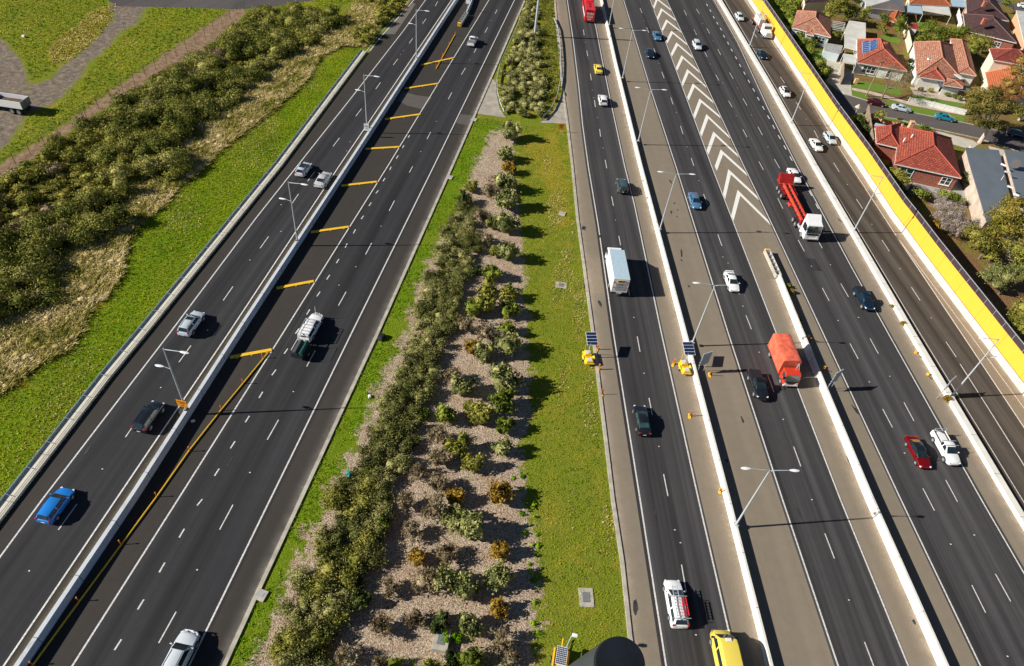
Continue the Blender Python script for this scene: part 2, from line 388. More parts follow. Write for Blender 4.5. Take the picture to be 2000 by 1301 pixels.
# ---------------------------------------------------------------- roads
def strip(name, a, b, z, mat):
    "pavement between two polylines (both from far to near)"
    n = 60
    def rs(p):
        L = [0]
        for i in range(len(p) - 1): L.append(L[-1] + (p[i + 1] - p[i]).length)
        out = []
        for k in range(n + 1):
            t = L[-1] * k / n; i = max(j for j in range(len(L) - 1) if L[j] <= t + 1e-6)
            out.append(p[i].lerp(p[i + 1], (t - L[i]) / max(1e-6, L[i + 1] - L[i])))
        return out
    A, B = rs(a), rs(b); mb = MB()
    for i in range(n): mb.quad(*[(q.x, q.y, z) for q in (A[i], A[i + 1], B[i + 1], B[i])])
    o = mb.build(name, mat, recalc=False); o['kind'] = 'structure'
    if o.data.polygons[0].normal.z < 0: o.data.flip_normals()
    return o
PE_ = W([(800,2),(760,52),(722,101),(551,327),(290,652),(216,742),(36,977),(-80,1130)])
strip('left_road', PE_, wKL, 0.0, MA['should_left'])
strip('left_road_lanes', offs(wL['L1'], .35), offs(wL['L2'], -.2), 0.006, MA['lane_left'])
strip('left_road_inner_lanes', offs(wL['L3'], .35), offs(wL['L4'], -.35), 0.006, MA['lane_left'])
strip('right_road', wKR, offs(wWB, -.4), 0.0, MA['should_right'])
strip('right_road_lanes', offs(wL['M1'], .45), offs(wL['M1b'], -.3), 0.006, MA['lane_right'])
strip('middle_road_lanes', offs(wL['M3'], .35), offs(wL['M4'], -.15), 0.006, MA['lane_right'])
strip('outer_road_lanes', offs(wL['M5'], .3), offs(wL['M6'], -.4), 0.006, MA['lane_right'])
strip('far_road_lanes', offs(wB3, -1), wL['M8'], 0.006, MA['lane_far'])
sheet('access_road', Gs(ROADT), -0.01, MA['yard'])
sheet('concrete_apron', Gs([(958,150),(969,162),(970,185),(976,212),(988,230),(930,222),(940,190)]), 0.02, MA['conc'])
sheet('concrete_apron', Gs([(1101,172),(1112,242),(1055,240),(1078,222),(1090,200)]), 0.02, MA['conc'])

for nm_, pts_, m_ in (('asphalt_patch', [(786,178),(812,186),(843,190),(826,214),(794,206),(776,196)], asphalt('patch_asphalt', (.105,.098,.09,1), AL, .05)), ('asphalt_patch', [(752,66),(771,67),(812,8),(800,3)], asphalt('pale_patch_asphalt', (.15,.14,.125,1), AL, .03)), ('asphalt_patch', [(900,223),(925,226),(915,246),(890,240)], asphalt('grey_patch_asphalt', (.10,.095,.088,1), AL, .03)),
        ('asphalt_patch', [(1690,372),(1704,372),(1716,392),(1702,392)], asphalt('far_patch', (.09,.08,.07,1), AR, .05)), ('asphalt_patch', [(1574,504),(1592,506),(1606,530),(1586,528)], MA['lane_left'])):
    sheet(nm_, Gs(pts_), .0095, m_)
def dash_quads(mb, a, b, wdt, z=0.013):
    t = (b - a).normalized(); s_ = Vector((t.y, -t.x, 0)) * wdt / 2; zz = Vector((0, 0, z))
    mb.quad(a - s_ + zz, b - s_ + zz, b + s_ + zz, a + s_ + zz)
def line_quads(mb, pts, wdt, z=0.013):
    l, r_ = offs(pts, -wdt / 2), offs(pts, wdt / 2)
    for i in range(len(pts) - 1): mb.quad(*[(q.x, q.y, z) for q in (l[i], r_[i], r_[i + 1], l[i + 1])])
mb = MB()
for k in ('L1', 'L2', 'L3', 'L4', 'M1', 'M1b', 'M3', 'M4', 'M5', 'M6', 'R1', 'M8'):
    line_quads(mb, wL[k], 0.17 if k != 'R1' else .12)
line_quads(mb, extend(Gs(M8b), 0, 40), .14)
line_quads(mb, Gs([(1875,711),(1938,810),(2000,909),(2080,1035)]), .14)
line_quads(mb, Gs([(716,100),(737,72),(800,0),(840,-50)]), .14); line_quads(mb, Gs([(722,100),(744,72),(808,0),(850,-50)]), .22)
DASH = [(850,12,855,3),(825,47,832,37),(799,85,806,75),(768,127,777,115),(734,174,743,161),(695,227,706,212.5),(650.5,286,663,269.5),(601,354,614.5,335.5),(570,398,583,379),(508,485,524.5,462),(436,587,455,559.5),(349.5,707.5,373,675),(245,854,260,832),(114,1035,150,985),
 (967,27,971,19),(947,64,952.5,54),(926,103,931,93),(901,146,909,133),(875.5,194,882.5,180.5),(834,272,841,258),(799.5,337,806,325),(760,412,770.5,392),(714,497,726,474.5),(661,597,676,570),(599,716,615.5,685),(522,859,544,820),(429,1034.5,455,986),(310,1256,344,1195),
 (1141,69,1139.5,58),(1148,110,1146,99),(1155,157,1153,144),(1163,209.5,1161,196),(1173,267,1171,252),(1185,329,1182,312.5),(1198,402,1194.5,384),(1212,479,1208.5,461),(1229.5,577.5,1225,554),(1250,687,1244.5,657.5),(1274,811,1267.5,777.5),(1304.5,969,1296,926),(1340,1155.5,1331,1103),
 (1336,20,1341,30),(1355.5,58,1360.5,68),(1376,101,1381,111),(1398,146,1404,157.5),(1423,197,1430,209.5),(1451,253,1459,268),(1482.5,316,1491,332),(1519,387.5,1529,407.5),(1559,469,1571,491),(1606,562.5,1619.5,588),(1660,671,1676,701),(1724,799,1743,835),(1802.5,954,1825,997.5),(1898,1143,1925,1197),
 (1360,17.5,1366,27),(1380.5,55.5,1386,65.5),(1402,96,1407.5,107.5),(1425,142,1432,154),(1451,192.5,1459,206),(1480.5,248,1489,264),(1512.5,311,1523,329),(1553,385,1562,402),(1598,471,1606,485),(1642,554,1657,580),(1699,661,1715.5,691),(1765.5,786,1785,822.5),(1847,937.5,1870,980),(1944,1121,1974,1175),
 (1250,16,1254,25.5),(1263,54,1267,64),(1277,95,1281,106),(1292.5,140.5,1297,152.5),(1310,190.5,1314.5,204),(1329,246,1334,262),(1350,309,1355,324),(1374,379,1382,400),(1402,458,1410,480.5),(1431,541,1444,575),(1457,616,1467.5,643),(1499.6,733,1511.7,766),(1550,872.5,1564,911),(1611,1042,1629.6,1091),(1688.5,1254,1712,1316),
 (1471,63,1478,73),(1497,104,1504,115),(1524,150,1532.5,162.5),(1555,200,1564,214),(1590,255,1598,270),(1628,318,1639,335.5),(1672.5,389,1685,408),(1722.5,469,1737,491),(1780,561,1797,587),(1847.5,667.5,1867.5,697.5)]
for a, b, c, e in DASH: dash_quads(mb, G(a, b), G(c, e), 0.12)
SHORT = [(761,332,764,326),(748,354,752,348),(734,378,739,372),(720.5,402.5,725,396),(705.5,428,710,421.5),(690,456,694.5,448),(674,484,678,476),(657,514,662,506),(638,546,644,537),(619,579,625,570),(599,614.5,605,604.5),(577,652,584,642),(555,691,562,681),(531,733,539,722),(506,777.5,513,765.5),(479,825,487,812.5),(450,876,459,862),(419,929.5,428,915.5),(385,987.5,395,975),(350,1050,360,1033),(311,1118,322,1099),(269,1190.5,281,1171),(223.5,1270,237,1249),(774,310,777.5,304),(786,289,789,284),(797,269,800,264.5)]
for a, b, c, e in SHORT: dash_quads(mb, G(a, b), G(c, e), 0.15)
for x, y in [(1381,10),(1387.5,21),(1394,34),(1401,45.5),(1408,57),(1414,71),(1422,84.5),(1429,98),(1437.5,113),(1445.5,128),(1454,143),(1462.5,159),(1472,176),(1481,193),(1491,211),(1501,229),(1511,248),(1522,268),(1533,288),(1545,310),(1583,378),(1596,403)]:
    p = G(x, y); dash_quads(mb, p - DR * .8, p + DR * .8, .22)
o = mb.build('road_markings', MA['white_paint'], recalc=False); o['kind'] = 'structure'
# chevrons on the painted island
CH = [((1291,16),(1283,35),(1319,37.5)),((1301,38),(1292,57),(1329,60)),((1311,60),(1301,80),(1340,84)),((1321,83),(1310,105),(1351,109)),((1331,108),(1320,132.5),(1364,137.5)),((1342,135),(1331,162.5),(1377,166)),((1353,163),(1342,190),(1391,196)),((1366,192.5),(1354,225),(1404.5,225)),((1379.5,223),(1367,259),(1422.5,264)),((1393,257),(1380,294),(1439,300)),((1407.5,292),(1396,325),(1456,336)),((1422.5,330.5),(1412,379),(1478,382.5)),((1440.5,371),(1428,421),(1500,430)),((1282,-4),(1275,15),(1309,17)),((1274,-22),(1267,-4),(1300,-3))]
mb = MB(); zz = Vector((0, 0, .013)); dr2 = dirv(AR - 1.5)
for T, Lf, Rt in CH:
    t, l, r_ = G(*T), G(*Lf), G(*Rt); k = -dr2 * 1.9
    mb.quad(l + zz, t + zz, t + k + zz, l + k * .1 + (t + k - t) * .0 + zz + k * .75)
    mb.quad(t + zz, r_ + zz, r_ + k * .8 + zz, t + k + zz)
o = mb.build('chevron_markings', MA['worn_paint'], recalc=False); o['kind'] = 'structure'
# reflective studs, manhole lids and pale drain lids let into the roads
mb = MB()
for x, y in [(549,400),(488,508),(549,452),(405,645),(314,757),(200,916),(57,1115),(741,224),(677,295),(684,277),(782,106),(788,99),(825,42),(852,237),(822,296),(744,442),(695,521),(662,557),(573,765),(488,923),(385,1113),(917,117),(934,75),(959,40),(1144,83),(1150,114),(1157,176),(1160,191),(1167,230),(1178,289),(1202,430),(1238,620),(1258,729),(1287,872),(1318,1035),(1329,1060),(1359,1240),(1258,40),(1287,124),(1321,220),(1342,287),(1365,353),(1412,502),(1422,514),(1451,598),(1483,688),(1530,819),(1586,976),(1658,1172),(1372,46),(1412,162),(1438,226),(1387,125),(1393,80),(1440,172),(1468,225),(1500,287),(1533,360),(1585,520),(1622,517),(1637,626),(1677,620),(1698,746),(1738,735),(1767,885),(1857,1063),(1903,1045),(1968,1282),(1575,233),(1576,176),(1655,360),(1703,438),(1758,525),(1819,621),(1700,580)]:
    p = G(x, y, .02); mb.box(p, (.16, .12, .025))
o = mb.build('road_studs', MA['white_paint']); o['kind'] = 'structure'

# oil stains, tyre scuffs and small debris marks on the pavement
mb = MB(); rs_ = np.random.RandomState(4)
for x, y, L_, W_ in [(1310,355,1.5,.3),(1317,397,.5,.4),(1323,410,.5,.3),(1311,414,1.2,.3),(1322,423,.4,.3),(1331,495,2.2,.3),(1331,508,.6,.3),(1345,559,.5,.4),(1171,462,.8,.5),(1241,1185,1.8,.5),(1140,445,1.4,.8),(1172,594,1.6,.5),(1143,180,2.2,.4),(1105,184,2,.5),(1142,560,1.2,.3),(1670,800,1.5,.4),(1280,1010,2.6,.25),(1660,905,2.0,.2),(1560,1000,1.8,.25),(670,500,2.2,.2),(230,700,1.6,.3),(170,880,2.0,.3),(800,140,1.6,.3),(450,900,2.0,.25),(1450,820,1.4,.3),(1420,900,.6,.4),(1640,430,1.8,.3),(1785,1214,.6,.4)]:
    p = G(x, y, .021); a0 = rs_.uniform(-.2, .2) + math.pi / 2 - rad(AR if x > 1050 else AL)
    pts_ = [p + Vector((math.cos(a0) * math.cos(t) * L_ / 2 - math.sin(a0) * math.sin(t) * W_ / 2, math.sin(a0) * math.cos(t) * L_ / 2 + math.cos(a0) * math.sin(t) * W_ / 2, 0)) * rs_.uniform(.6, 1.2) + Vector((0, 0, .021)) * 0 for t in [k * math.pi / 5 for k in range(10)]]
    mb.quad(*[(q.x if False else p.x + (q.x - p.x), q.y, .021) for q in pts_])
o = mb.build('road_stains', plain('oil_stain', (.035, .033, .032, 1), .7, 0, .3, 2), recalc=False); o['kind'] = 'structure'
# kerbs
def kerb(name, pts, wd=.45, h=.13, side=1, mat='kerb'):
    l, r_ = pts, offs(pts, wd * side); mb = MB()
    rings = [[(a.x, a.y, 0), (a.x, a.y, h), (b.x, b.y, h), (b.x, b.y, -.05)] for a, b in zip(l, r_)]
    mb.loft(rings, caps=True); o = mb.build(name, MA[mat]); o['kind'] = 'structure'; return o
kerb('kerb', wKL, .42, .13, -1); kerb('kerb', wKR, .42, .13, 1)

# ---------------------------------------------------------------- barriers
def profile_barrier(name, label, cat, pts, prof, mat, step=None, group=None):
    "prof: (sideways offset, height) section; positive offset = right of the far-to-near line"
    rings = []
    P_ = pts
    for i, p in enumerate(P_):
        t = (P_[min(i + 1, len(P_) - 1)] - P_[max(i - 1, 0)]).normalized(); s_ = Vector((t.y, -t.x, 0))
        rings.append([p + s_ * a + Vector((0, 0, h)) for a, h in prof])
    mb = MB(); mb.loft(rings, caps=True)
    o = mb.build(name, mat); return tag(o, label, cat, group)
def conc_mat(name, col, bearing):
    m, n, b = newmat(name); P = pos(n)
    mp = N(n, 'Mapping'); n.links.new(P, mp.inputs[0]); mp.inputs['Rotation'].default_value = (0, 0, rad(bearing))
    br = N(n, 'SeparateXYZ'); n.links.new(mp.outputs[0], br.inputs[0])
    jt = mth(n, 'LESS_THAN', mth(n, 'PINGPONG', br.outputs[1], 3.0), .035)
    n1 = noise(n, .7, 5, P, .7); n2 = noise(n, 6, 4, P, .7)
    base = ramp(n, n1.outputs[0], [(.25, tuple(c * .62 for c in col)), (.45, tuple(c * .9 for c in col)), (.75, col)]).outputs[0]
    base = mixc(n, base, tuple(c * .7 for c in col) + (1,), mth(n, 'MULTIPLY', n2.outputs[0], .3))
    base = mixc(n, base, (0.08, .075, .07, 1), mth(n, 'MULTIPLY', jt, .8))
    n.links.new(base, b.inputs['Base Color']); b.inputs['Roughness'].default_value = .85
    return m
cmR = conc_mat('median_concrete', (.80, .77, .69), AR); cmL = conc_mat('shade_blue_concrete', (.62, .66, .70), AL)  # left concrete is tinted with the blue of its shaded face
# our pts run far -> near, so 'right of travel' is the photo's left
def fshape(w0, w1, h): return [(w0 / 2, 0), (w0 / 2, .08), (w0 / 2 - .12, .3), (w1 / 2, h), (-w1 / 2, h), (-w0 / 2 + .12, .3), (-w0 / 2, .08), (-w0 / 2, 0)]
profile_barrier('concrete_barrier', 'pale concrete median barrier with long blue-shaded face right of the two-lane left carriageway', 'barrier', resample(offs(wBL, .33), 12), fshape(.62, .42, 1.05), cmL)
profile_barrier('concrete_barrier', 'white concrete barrier with double-arm lamps, beside the white box truck', 'barrier', resample(offs(wB1, -.3), 12), fshape(.62, .26, .85), cmR)
profile_barrier('concrete_barrier', 'white concrete barrier that starts behind the crash cushion, beside the red truck', 'barrier', resample(offs(wB2, -.3), 12), fshape(.60, .26, 1.12), cmR)
profile_barrier('concrete_barrier', 'broad low white concrete barrier between the chevron carriageway and the road by the yellow wall', 'barrier', resample(offs(wB3, -.5), 12), [(.5, 0), (.42, .55), (-.42, .55), (-.5, 0)], cmR)
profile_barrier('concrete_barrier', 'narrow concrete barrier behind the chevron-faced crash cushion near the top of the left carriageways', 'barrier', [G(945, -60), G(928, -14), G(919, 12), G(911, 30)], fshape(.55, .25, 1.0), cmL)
# parapet at the far left with its steel rails
par = thing('roadside_parapet', 'concrete edge parapet with blue steel rails between grass verge and left carriageway', 'parapet', wPL[3])
inv = Matrix.Translation(-wPL[3])
i0 = [i for i, p in enumerate(wPL)][1]
pp = resample(wPL[1:], 4.0)
cut = [p + offs(pp, 0)[0] * 0 for p in pp]
def lp(name, pts, prof, mat, parent, org):
    rings = []
    for i, p in enumerate(pts):
        t = (pts[min(i + 1, len(pts) - 1)] - pts[max(i - 1, 0)]).normalized(); s_ = Vector((t.y, -t.x, 0))
        rings.append([p - org + s_ * a + Vector((0, 0, h)) for a, h in prof])
    mb = MB(); mb.loft(rings, caps=True); return mb.build(name, mat, parent)
org = wPL[3]
MA['cream'] = conc_mat('gutter_concrete', (.80, .72, .56), AL); MA['shadesteel'] = plain('shade_blue_steel', (.30, .38, .46, 1), .5, .1)  # rail steel carries the blue shade of its sunless side as colour
lp('gutter', pp, [(0, 0), (0, .34), (.17, .37), (.20, .28), (1.2, .34), (1.2, 0)], MA['cream'], par, org)
lp('rail', pp, [(1.22, .34), (1.22, .54), (1.32, .56), (1.32, .34)], MA['shadesteel'], par, org)
lp('rail', pp, [(.36, .36), (.36, .43), (.42, .43), (.42, .36)], MA['shadesteel'], par, org)
ps = resample(wPL[1:], 3.6); s2 = offs(ps, 1.22); s3 = offs(ps, .55); s4 = offs(ps, 1.55); k = 0
for a, b, c in zip(s2, s3, s4):
    if G(0, 1301).y - 25 < a.y and k < 95:
        k += 1; mb = MB(); mb.tube([a - org + Vector((0, 0, .1)), a - org + Vector((0, 0, .5))], .05, 5)
        mb.tube([b - org + Vector((0, 0, .45)), a - org + Vector((0, 0, .6))], .035, 5); mb.tube([c - org, a - org + Vector((0, 0, .55))], .04, 4)
        mb.build('post', MA['shadesteel'], par)

# grit and dust gathered against the barrier feet
def dust_mat(name, col, a0):
    m, n, b = newmat(name); uv = N(n, 'UVMap'); P = pos(n); sx = N(n, 'SeparateXYZ'); n.links.new(uv.outputs[0], sx.inputs[0])
    ns = noise(n, .5, 4, P, .7); nf = noise(n, 5, 3, P, .7)
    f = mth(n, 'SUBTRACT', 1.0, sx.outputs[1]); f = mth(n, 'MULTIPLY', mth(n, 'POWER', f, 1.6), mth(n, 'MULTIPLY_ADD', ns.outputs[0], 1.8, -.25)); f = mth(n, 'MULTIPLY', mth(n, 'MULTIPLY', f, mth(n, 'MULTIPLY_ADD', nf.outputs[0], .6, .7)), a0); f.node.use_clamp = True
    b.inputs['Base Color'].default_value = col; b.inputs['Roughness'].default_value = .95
    t = N(n, 'BsdfTransparent'); x = N(n, 'MixShader'); n.links.new(f, x.inputs[0]); n.links.new(t.outputs[0], x.inputs[1]); n.links.new(b.outputs[0], x.inputs[2]); n.links.new(x.outputs[0], n.nodes['Material Output'].inputs[0]); return m
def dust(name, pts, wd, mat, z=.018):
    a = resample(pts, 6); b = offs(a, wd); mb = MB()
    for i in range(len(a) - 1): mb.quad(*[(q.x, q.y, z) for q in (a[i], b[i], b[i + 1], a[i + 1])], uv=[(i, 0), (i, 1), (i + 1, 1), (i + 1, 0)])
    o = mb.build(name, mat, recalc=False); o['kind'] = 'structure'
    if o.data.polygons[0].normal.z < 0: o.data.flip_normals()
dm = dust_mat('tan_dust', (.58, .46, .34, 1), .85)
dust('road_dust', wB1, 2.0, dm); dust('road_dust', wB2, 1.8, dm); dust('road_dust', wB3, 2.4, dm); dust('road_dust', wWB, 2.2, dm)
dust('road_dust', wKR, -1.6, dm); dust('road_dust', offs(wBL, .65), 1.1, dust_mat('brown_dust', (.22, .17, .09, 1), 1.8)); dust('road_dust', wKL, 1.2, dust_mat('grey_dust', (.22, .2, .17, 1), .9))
# yellow noise wall: concrete foot, yellow panels, tinted strip with thin mullions
ymat, yn, yb_ = newmat('yellow_wall_panels'); yP = pos(yn)
ym = N(yn, 'Mapping'); yn.links.new(yP, ym.inputs[0]); ym.inputs['Rotation'].default_value = (0, 0, rad(AR - 3)); ys = N(yn, 'SeparateXYZ'); yn.links.new(ym.outputs[0], ys.inputs[0])
ym2 = N(yn, 'Mapping'); yn.links.new(yP, ym2.inputs[0]); ym2.inputs['Scale'].default_value = (1, 1, .12)
yc = mixc(yn, (.68, .38, .035, 1), (.80, .45, .05, 1), noise(yn, 1.2, 5, ym2.outputs[0], .75).outputs[0])
yc = mixc(yn, yc, (.42, .26, .07, 1), mth(yn, 'MULTIPLY', ramp(yn, noise(yn, 3.5, 5, ym2.outputs[0], .8).outputs[0], [(.55, (0, 0, 0)), (.8, (1, 1, 1))]).outputs[0], .35))
yc = mixc(yn, yc, (.30, .18, .04, 1), mth(yn, 'MULTIPLY', mth(yn, 'LESS_THAN', mth(yn, 'PINGPONG', ys.outputs[1], 3.0), .03), .7))
yn.links.new(yc, yb_.inputs['Base Color']); yb_.inputs['Roughness'].default_value = .6; yb_.inputs['Specular IOR Level'].default_value = .2
wall = thing('noise_wall', 'tall yellow noise wall with concrete foot and tinted top strip beside houses', 'noise wall', wWB[4])
org = wWB[4]; wp = resample(wWB, 6)
lp('concrete_foot', wp, [(.0, 0), (-.10, .35), (-.16, 1.12), (-.75, 1.12), (-.75, 0)], conc_mat('wall_foot_concrete', (.68, .60, .50), AR - 3), wall, org)
lp('red_trim', wp, [(-.165, 1.12), (-.165, 1.2), (-.5, 1.2), (-.5, 1.12)], plain('red_trim', (.35, .03, .02, 1)), wall, org)
lp('yellow_panel', wp, [(-.18, 1.2), (-.40, 3.75), (-.52, 3.75), (-.52, 1.2)], ymat, wall, org)
lp('tinted_panel', wp, [(-.42, 3.75), (-.46, 4.7), (-.50, 4.7), (-.48, 3.75)], MA['tinted'], wall, org)
lp('top_rail', wp, [(-.42, 4.7), (-.42, 4.77), (-.52, 4.77), (-.52, 4.7)], MA['steel'], wall, org)
mp_ = resample(wWB, 2.4); k = 0
for i in range(1, len(mp_) - 1):
    if mp_[i].y > -5 and mp_[i].y < 230 and k < 98:
        t = (mp_[i + 1] - mp_[i - 1]).normalized(); s_ = Vector((t.y, -t.x, 0)); q = mp_[i] - org; k += 1
        MB().tube([q + s_ * -.41 + Vector((0, 0, 3.75)), q + s_ * -.445 + Vector((0, 0, 4.72))], .035, 4).build('mullion', MA['steel'], wall)
# ---------------------------------------------------------------- vehicles (local +X is forward, z = 0 the road)
def glassq(mb, a, b, c, d, ins=(.06, .08), off=.012):
    "a,b lower edge; c,d upper edge (c above b); inset and lifted off the body"
    a, b, c, d = map(Vector, (a, b, c, d)); u, v = ins
    def P2(s, t): return a.lerp(b, s).lerp(d.lerp(c, s), t)
    n = (b - a).cross(d - a).normalized() * off
    q = [P2(u, v), P2(1 - u, v), P2(1 - u, 1 - v), P2(u, 1 - v)]
    mb.quad(*[p + n for p in q]); return n
PR = {  # L, W, H, belt, then greenhouse x (fraction of L): rear base, rear roof, front roof, front base ; hood end height ; trunk height
 'sedan': (4.75, 1.83, 1.45, .93, -.36, -.19, .07, .245, .72, .98),
 'coupe': (4.5, 1.80, 1.38, .92, -.37, -.17, .05, .23, .70, .96),
 'hatch': (4.3, 1.80, 1.48, .95, -.475, -.36, .08, .27, .74, .98),
 'suv': (4.6, 1.86, 1.68, 1.06, -.48, -.40, .09, .26, .90, 1.08),
 'bigsuv': (4.95, 1.94, 1.86, 1.16, -.485, -.44, .08, .24, 1.02, 1.18),
 'wagon': (4.9, 1.85, 1.48, .93, -.48, -.40, .08, .25, .72, .96),
 'ute': (5.25, 1.88, 1.78, 1.10, -.10, -.07, .10, .24, .98, 1.12),
}
wheel_cache = {}
def wheel(root, x, y, r, wd=.22, rim='rim'):
    key = (round(r, 2), round(wd, 2), rim)
    if key not in wheel_cache:
        t = MB(); t.tube([(0, -wd / 2, 0), (0, -wd / 2 + .03, 0), (0, wd / 2 - .03, 0), (0, wd / 2, 0)], [r * .9, r, r, r * .9], 20)
        q = MB(); q.tube([(0, -wd / 2 - .008, 0), (0, wd / 2 + .008, 0)], r * .62, 14)
        q.cur = 1
        for sgn in (-1, 1):
            for k in range(5):
                a = k * 2 * math.pi / 5 + .3; yy = sgn * (wd / 2 + .012)
                c0 = Vector((math.cos(a) * r * .40, yy, math.sin(a) * r * .40)); e1 = Vector((-math.sin(a), 0, math.cos(a))) * r * .12; e2 = Vector((math.cos(a), 0, math.sin(a))) * r * .14
                q.quad(c0 - e1 - e2 * .6, c0 + e1 - e2 * .6, c0 + e1 * 1.2 + e2, c0 - e1 * 1.2 + e2)
        wheel_cache[key] = (t.mesh('wheel', MA['dark'], True), q.mesh('rim', [MA[rim], MA['black']], False))
    a, b = wheel_cache[key]
    o = link('wheel', a, root); o.location = (x, y, r); p = link('rim', b, o); return o
def body_ring(x, w, zb, zs, zt, crown=.04):
    return [(x, -w * .86, zb), (x, -w * .985, zb + .10), (x, -w, (zb + zs) * .5 + .04), (x, -w * .985, zs - .08), (x, -w * .93, zs), (x, -w * .62, zt), (x, 0, zt + crown),
            (x, w * .62, zt), (x, w * .93, zs), (x, w * .985, zs - .08), (x, w, (zb + zs) * .5 + .04), (x, w * .985, zb + .10), (x, w * .86, zb)]
def car(name, label, cat, kind, mat, px, py, hd, roofmat=None, zc=.6, group=None, L=None, extras=(), glass='glass', head=None, rim='rim'):
    p = PR[kind]; Ln = L or p[0]; Wd, H, belt = p[1:4]; hw = Wd / 2; xrb, xrr, xfr, xfb = [q * Ln for q in p[4:8]]; hz, tz = p[8:10]
    c = G(px, py, zc); root = thing(name, label, cat, (c.x, c.y, .012), hd, group)
    ute = kind == 'ute'; gl = MA[glass]
    if 'lbars' not in extras: root.scale = (.955, .955, .97)
    g0 = .22 if not kind in ('ute', 'bigsuv', 'suv') else .34
    mb = MB(); f = lambda q: q * Ln
    st = [(-.5, .74, g0 + .16, tz * .70, tz * .70, 0), (-.492, .86, g0 + .06, tz * .88, tz * .9, .02), (-.465, .96, g0, tz * .95, tz * .975, .03), (-.38, .99, g0, belt, tz, .03), (-.2, 1, g0, belt, belt + .02, .02),
          (.05, 1, g0, belt, belt + .02, .02), (.22, 1, g0, belt * .985, belt + .02, .03), (.33, .985, g0, (belt + hz) * .49, (belt + hz) * .52, .05), (.42, .95, g0, hz * .96, hz * 1.04, .06), (.455, .90, g0 + .01, hz * .90, hz * .99, .05), (.480, .80, g0 + .04, hz * .80, hz * .88, .03), (.494, .66, g0 + .09, hz * .70, hz * .76, .02), (.5, .50, g0 + .16, hz * .6, hz * .62, 0)]
    if ute: st = [(-.5, .93, g0 + .14, belt, belt, 0), (-.49, .97, g0 + .05, belt, belt + .01, 0)] + [s_ for s_ in st if s_[0] > -.3 or s_[0] == -.38]
    mb.loft([body_ring(f(x), hw * w_, zb, zs, zt, cr) for x, w_, zb, zs, zt, cr in st])
    mb.build('body', mat, root, True)
    # greenhouse shell with pillars
    wb, wr = hw * .90, hw * .70; zr = H; zb = belt
    def ring(x, wbb, zbb, wrr, zrr): return [(x, -wbb, zbb), (x, -(wbb + wrr) / 2 - .01, (zbb + zrr) / 2 + .02), (x, -wrr, zrr - .05), (x, -wrr * .8, zrr - .005), (x, 0, zrr + .03), (x, wrr * .8, zrr - .005), (x, wrr, zrr - .05), (x, (wbb + wrr) / 2 + .01, (zbb + zrr) / 2 + .02), (x, wbb, zbb)]
    g = MB(); rr = []
    zrr = zr - .05; zfr = zr - .05
    lowR = [(xrb, *q[1:]) for q in ring(xrb, wb * .92, zb, wr, zb + .03)]
    lowF = [(xfb, *q[1:]) for q in ring(xfb, wb * .96, zb, wr * 1.05, zb + .02)]
    # collapse the end rings to the belt line
    def flat(x, k, z): return [(x, yy * k, z + .02) for yy in (-wb, -wb * .97, -wr * 1.12, -wr * .8, 0, wr * .8, wr * 1.12, wb * .97, wb)]
    rings = [flat(xrb, .90, tz if not ute and xrb < -.3 * Ln else zb), ring(xrr, wb * .97, zb, wr * .95, zrr), ring((xrr + xfr) / 2, wb, zb, wr, zr), ring(xfr, wb, zb, wr * .97, zfr), flat(xfb, .93, zb)]
    g.loft(rings, caps=False); g.build('cabin', roofmat or mat, root, True)
    zbr = rings[0][0][2]
    # glass
    q = MB(); glassq(q, (xfb, wb * .90, zb + .02), (xfb, -wb * .90, zb + .02), (xfr, -wr * .93, zfr), (xfr, wr * .93, zfr), (.03, .05), .02)
    def pane(nm, pts, ins, off=.02, out=None):
        q = MB(); a, b, c_, d_ = map(Vector, pts); n = (b - a).cross(d_ - a)
        if out is not None and n.dot(Vector(out)) < 0: a, b, c_, d_ = b, a, d_, c_
        glassq(q, a, b, c_, d_, ins, off); q.build(nm, gl, root, recalc=False)
    pane('windscreen', [(xfb, wb * .91, zb + .02), (xfb, -wb * .91, zb + .02), (xfr, -wr * .95, zfr - .0), (xfr, wr * .95, zfr - .0)], (.035, .04), .03, (1, 0, .6))
    pane('rear_window', [(xrb, -wb * .88, zbr + .02), (xrb, wb * .88, zbr + .02), (xrr, wr * .92, zrr), (xrr, -wr * .92, zrr)], (.07, .14 if kind in ('sedan', 'coupe') else .1), .03, (-1, 0, .6))
    for s_ in (-1, 1):
        xm = (xfr + xrr) / 2 + .02
        f0, f1 = xfb - .16 * (xfb - xfr) / .5, xfr - .02
        pane('side_window', [(xm + .05, s_ * (wb + .0), zb + .02), (xfb - .28, s_ * (wb * .985), zb + .02), (xfr - .0, s_ * (wr + .005), zr - .07), (xm + .05, s_ * (wr + .01), zr - .055)], (.02, .1), .028, (0, s_, .3))
        xb_ = xrb + (.30 if kind in ('sedan', 'coupe') else .14 if not ute else .04)
        if not ute: pane('side_window', [(xb_, s_ * wb * .98, zb + .02), (xm - .05, s_ * wb, zb + .02), (xm - .05, s_ * (wr + .01), zr - .055), (xrr + .05, s_ * (wr), zr - .075)], (.03, .1), .03, (0, s_, .3))
        else: pane('side_window', [(xb_ + .02, s_ * wb * .98, zb + .02), (xm - .05, s_ * wb, zb + .02), (xm - .05, s_ * (wr + .01), zr - .055), (xrr + .03, s_ * (wr), zr - .075)], (.03, .1), .03, (0, s_, .3))
    r_ = .33 if kind not in ('suv', 'bigsuv', 'ute') else .385
    for x in (-.285, .315):
        for s_ in (-1, 1):
            a = MB(); a.tube([(f(x), s_ * (hw - .20), r_ + .01), (f(x), s_ * (hw + .006), r_ + .01)], r_ * 1.16, 16); a.build('wheel_arch', MA['black'], root)
            wheel(root, f(x), s_ * (hw - .085), r_, .22, rim)
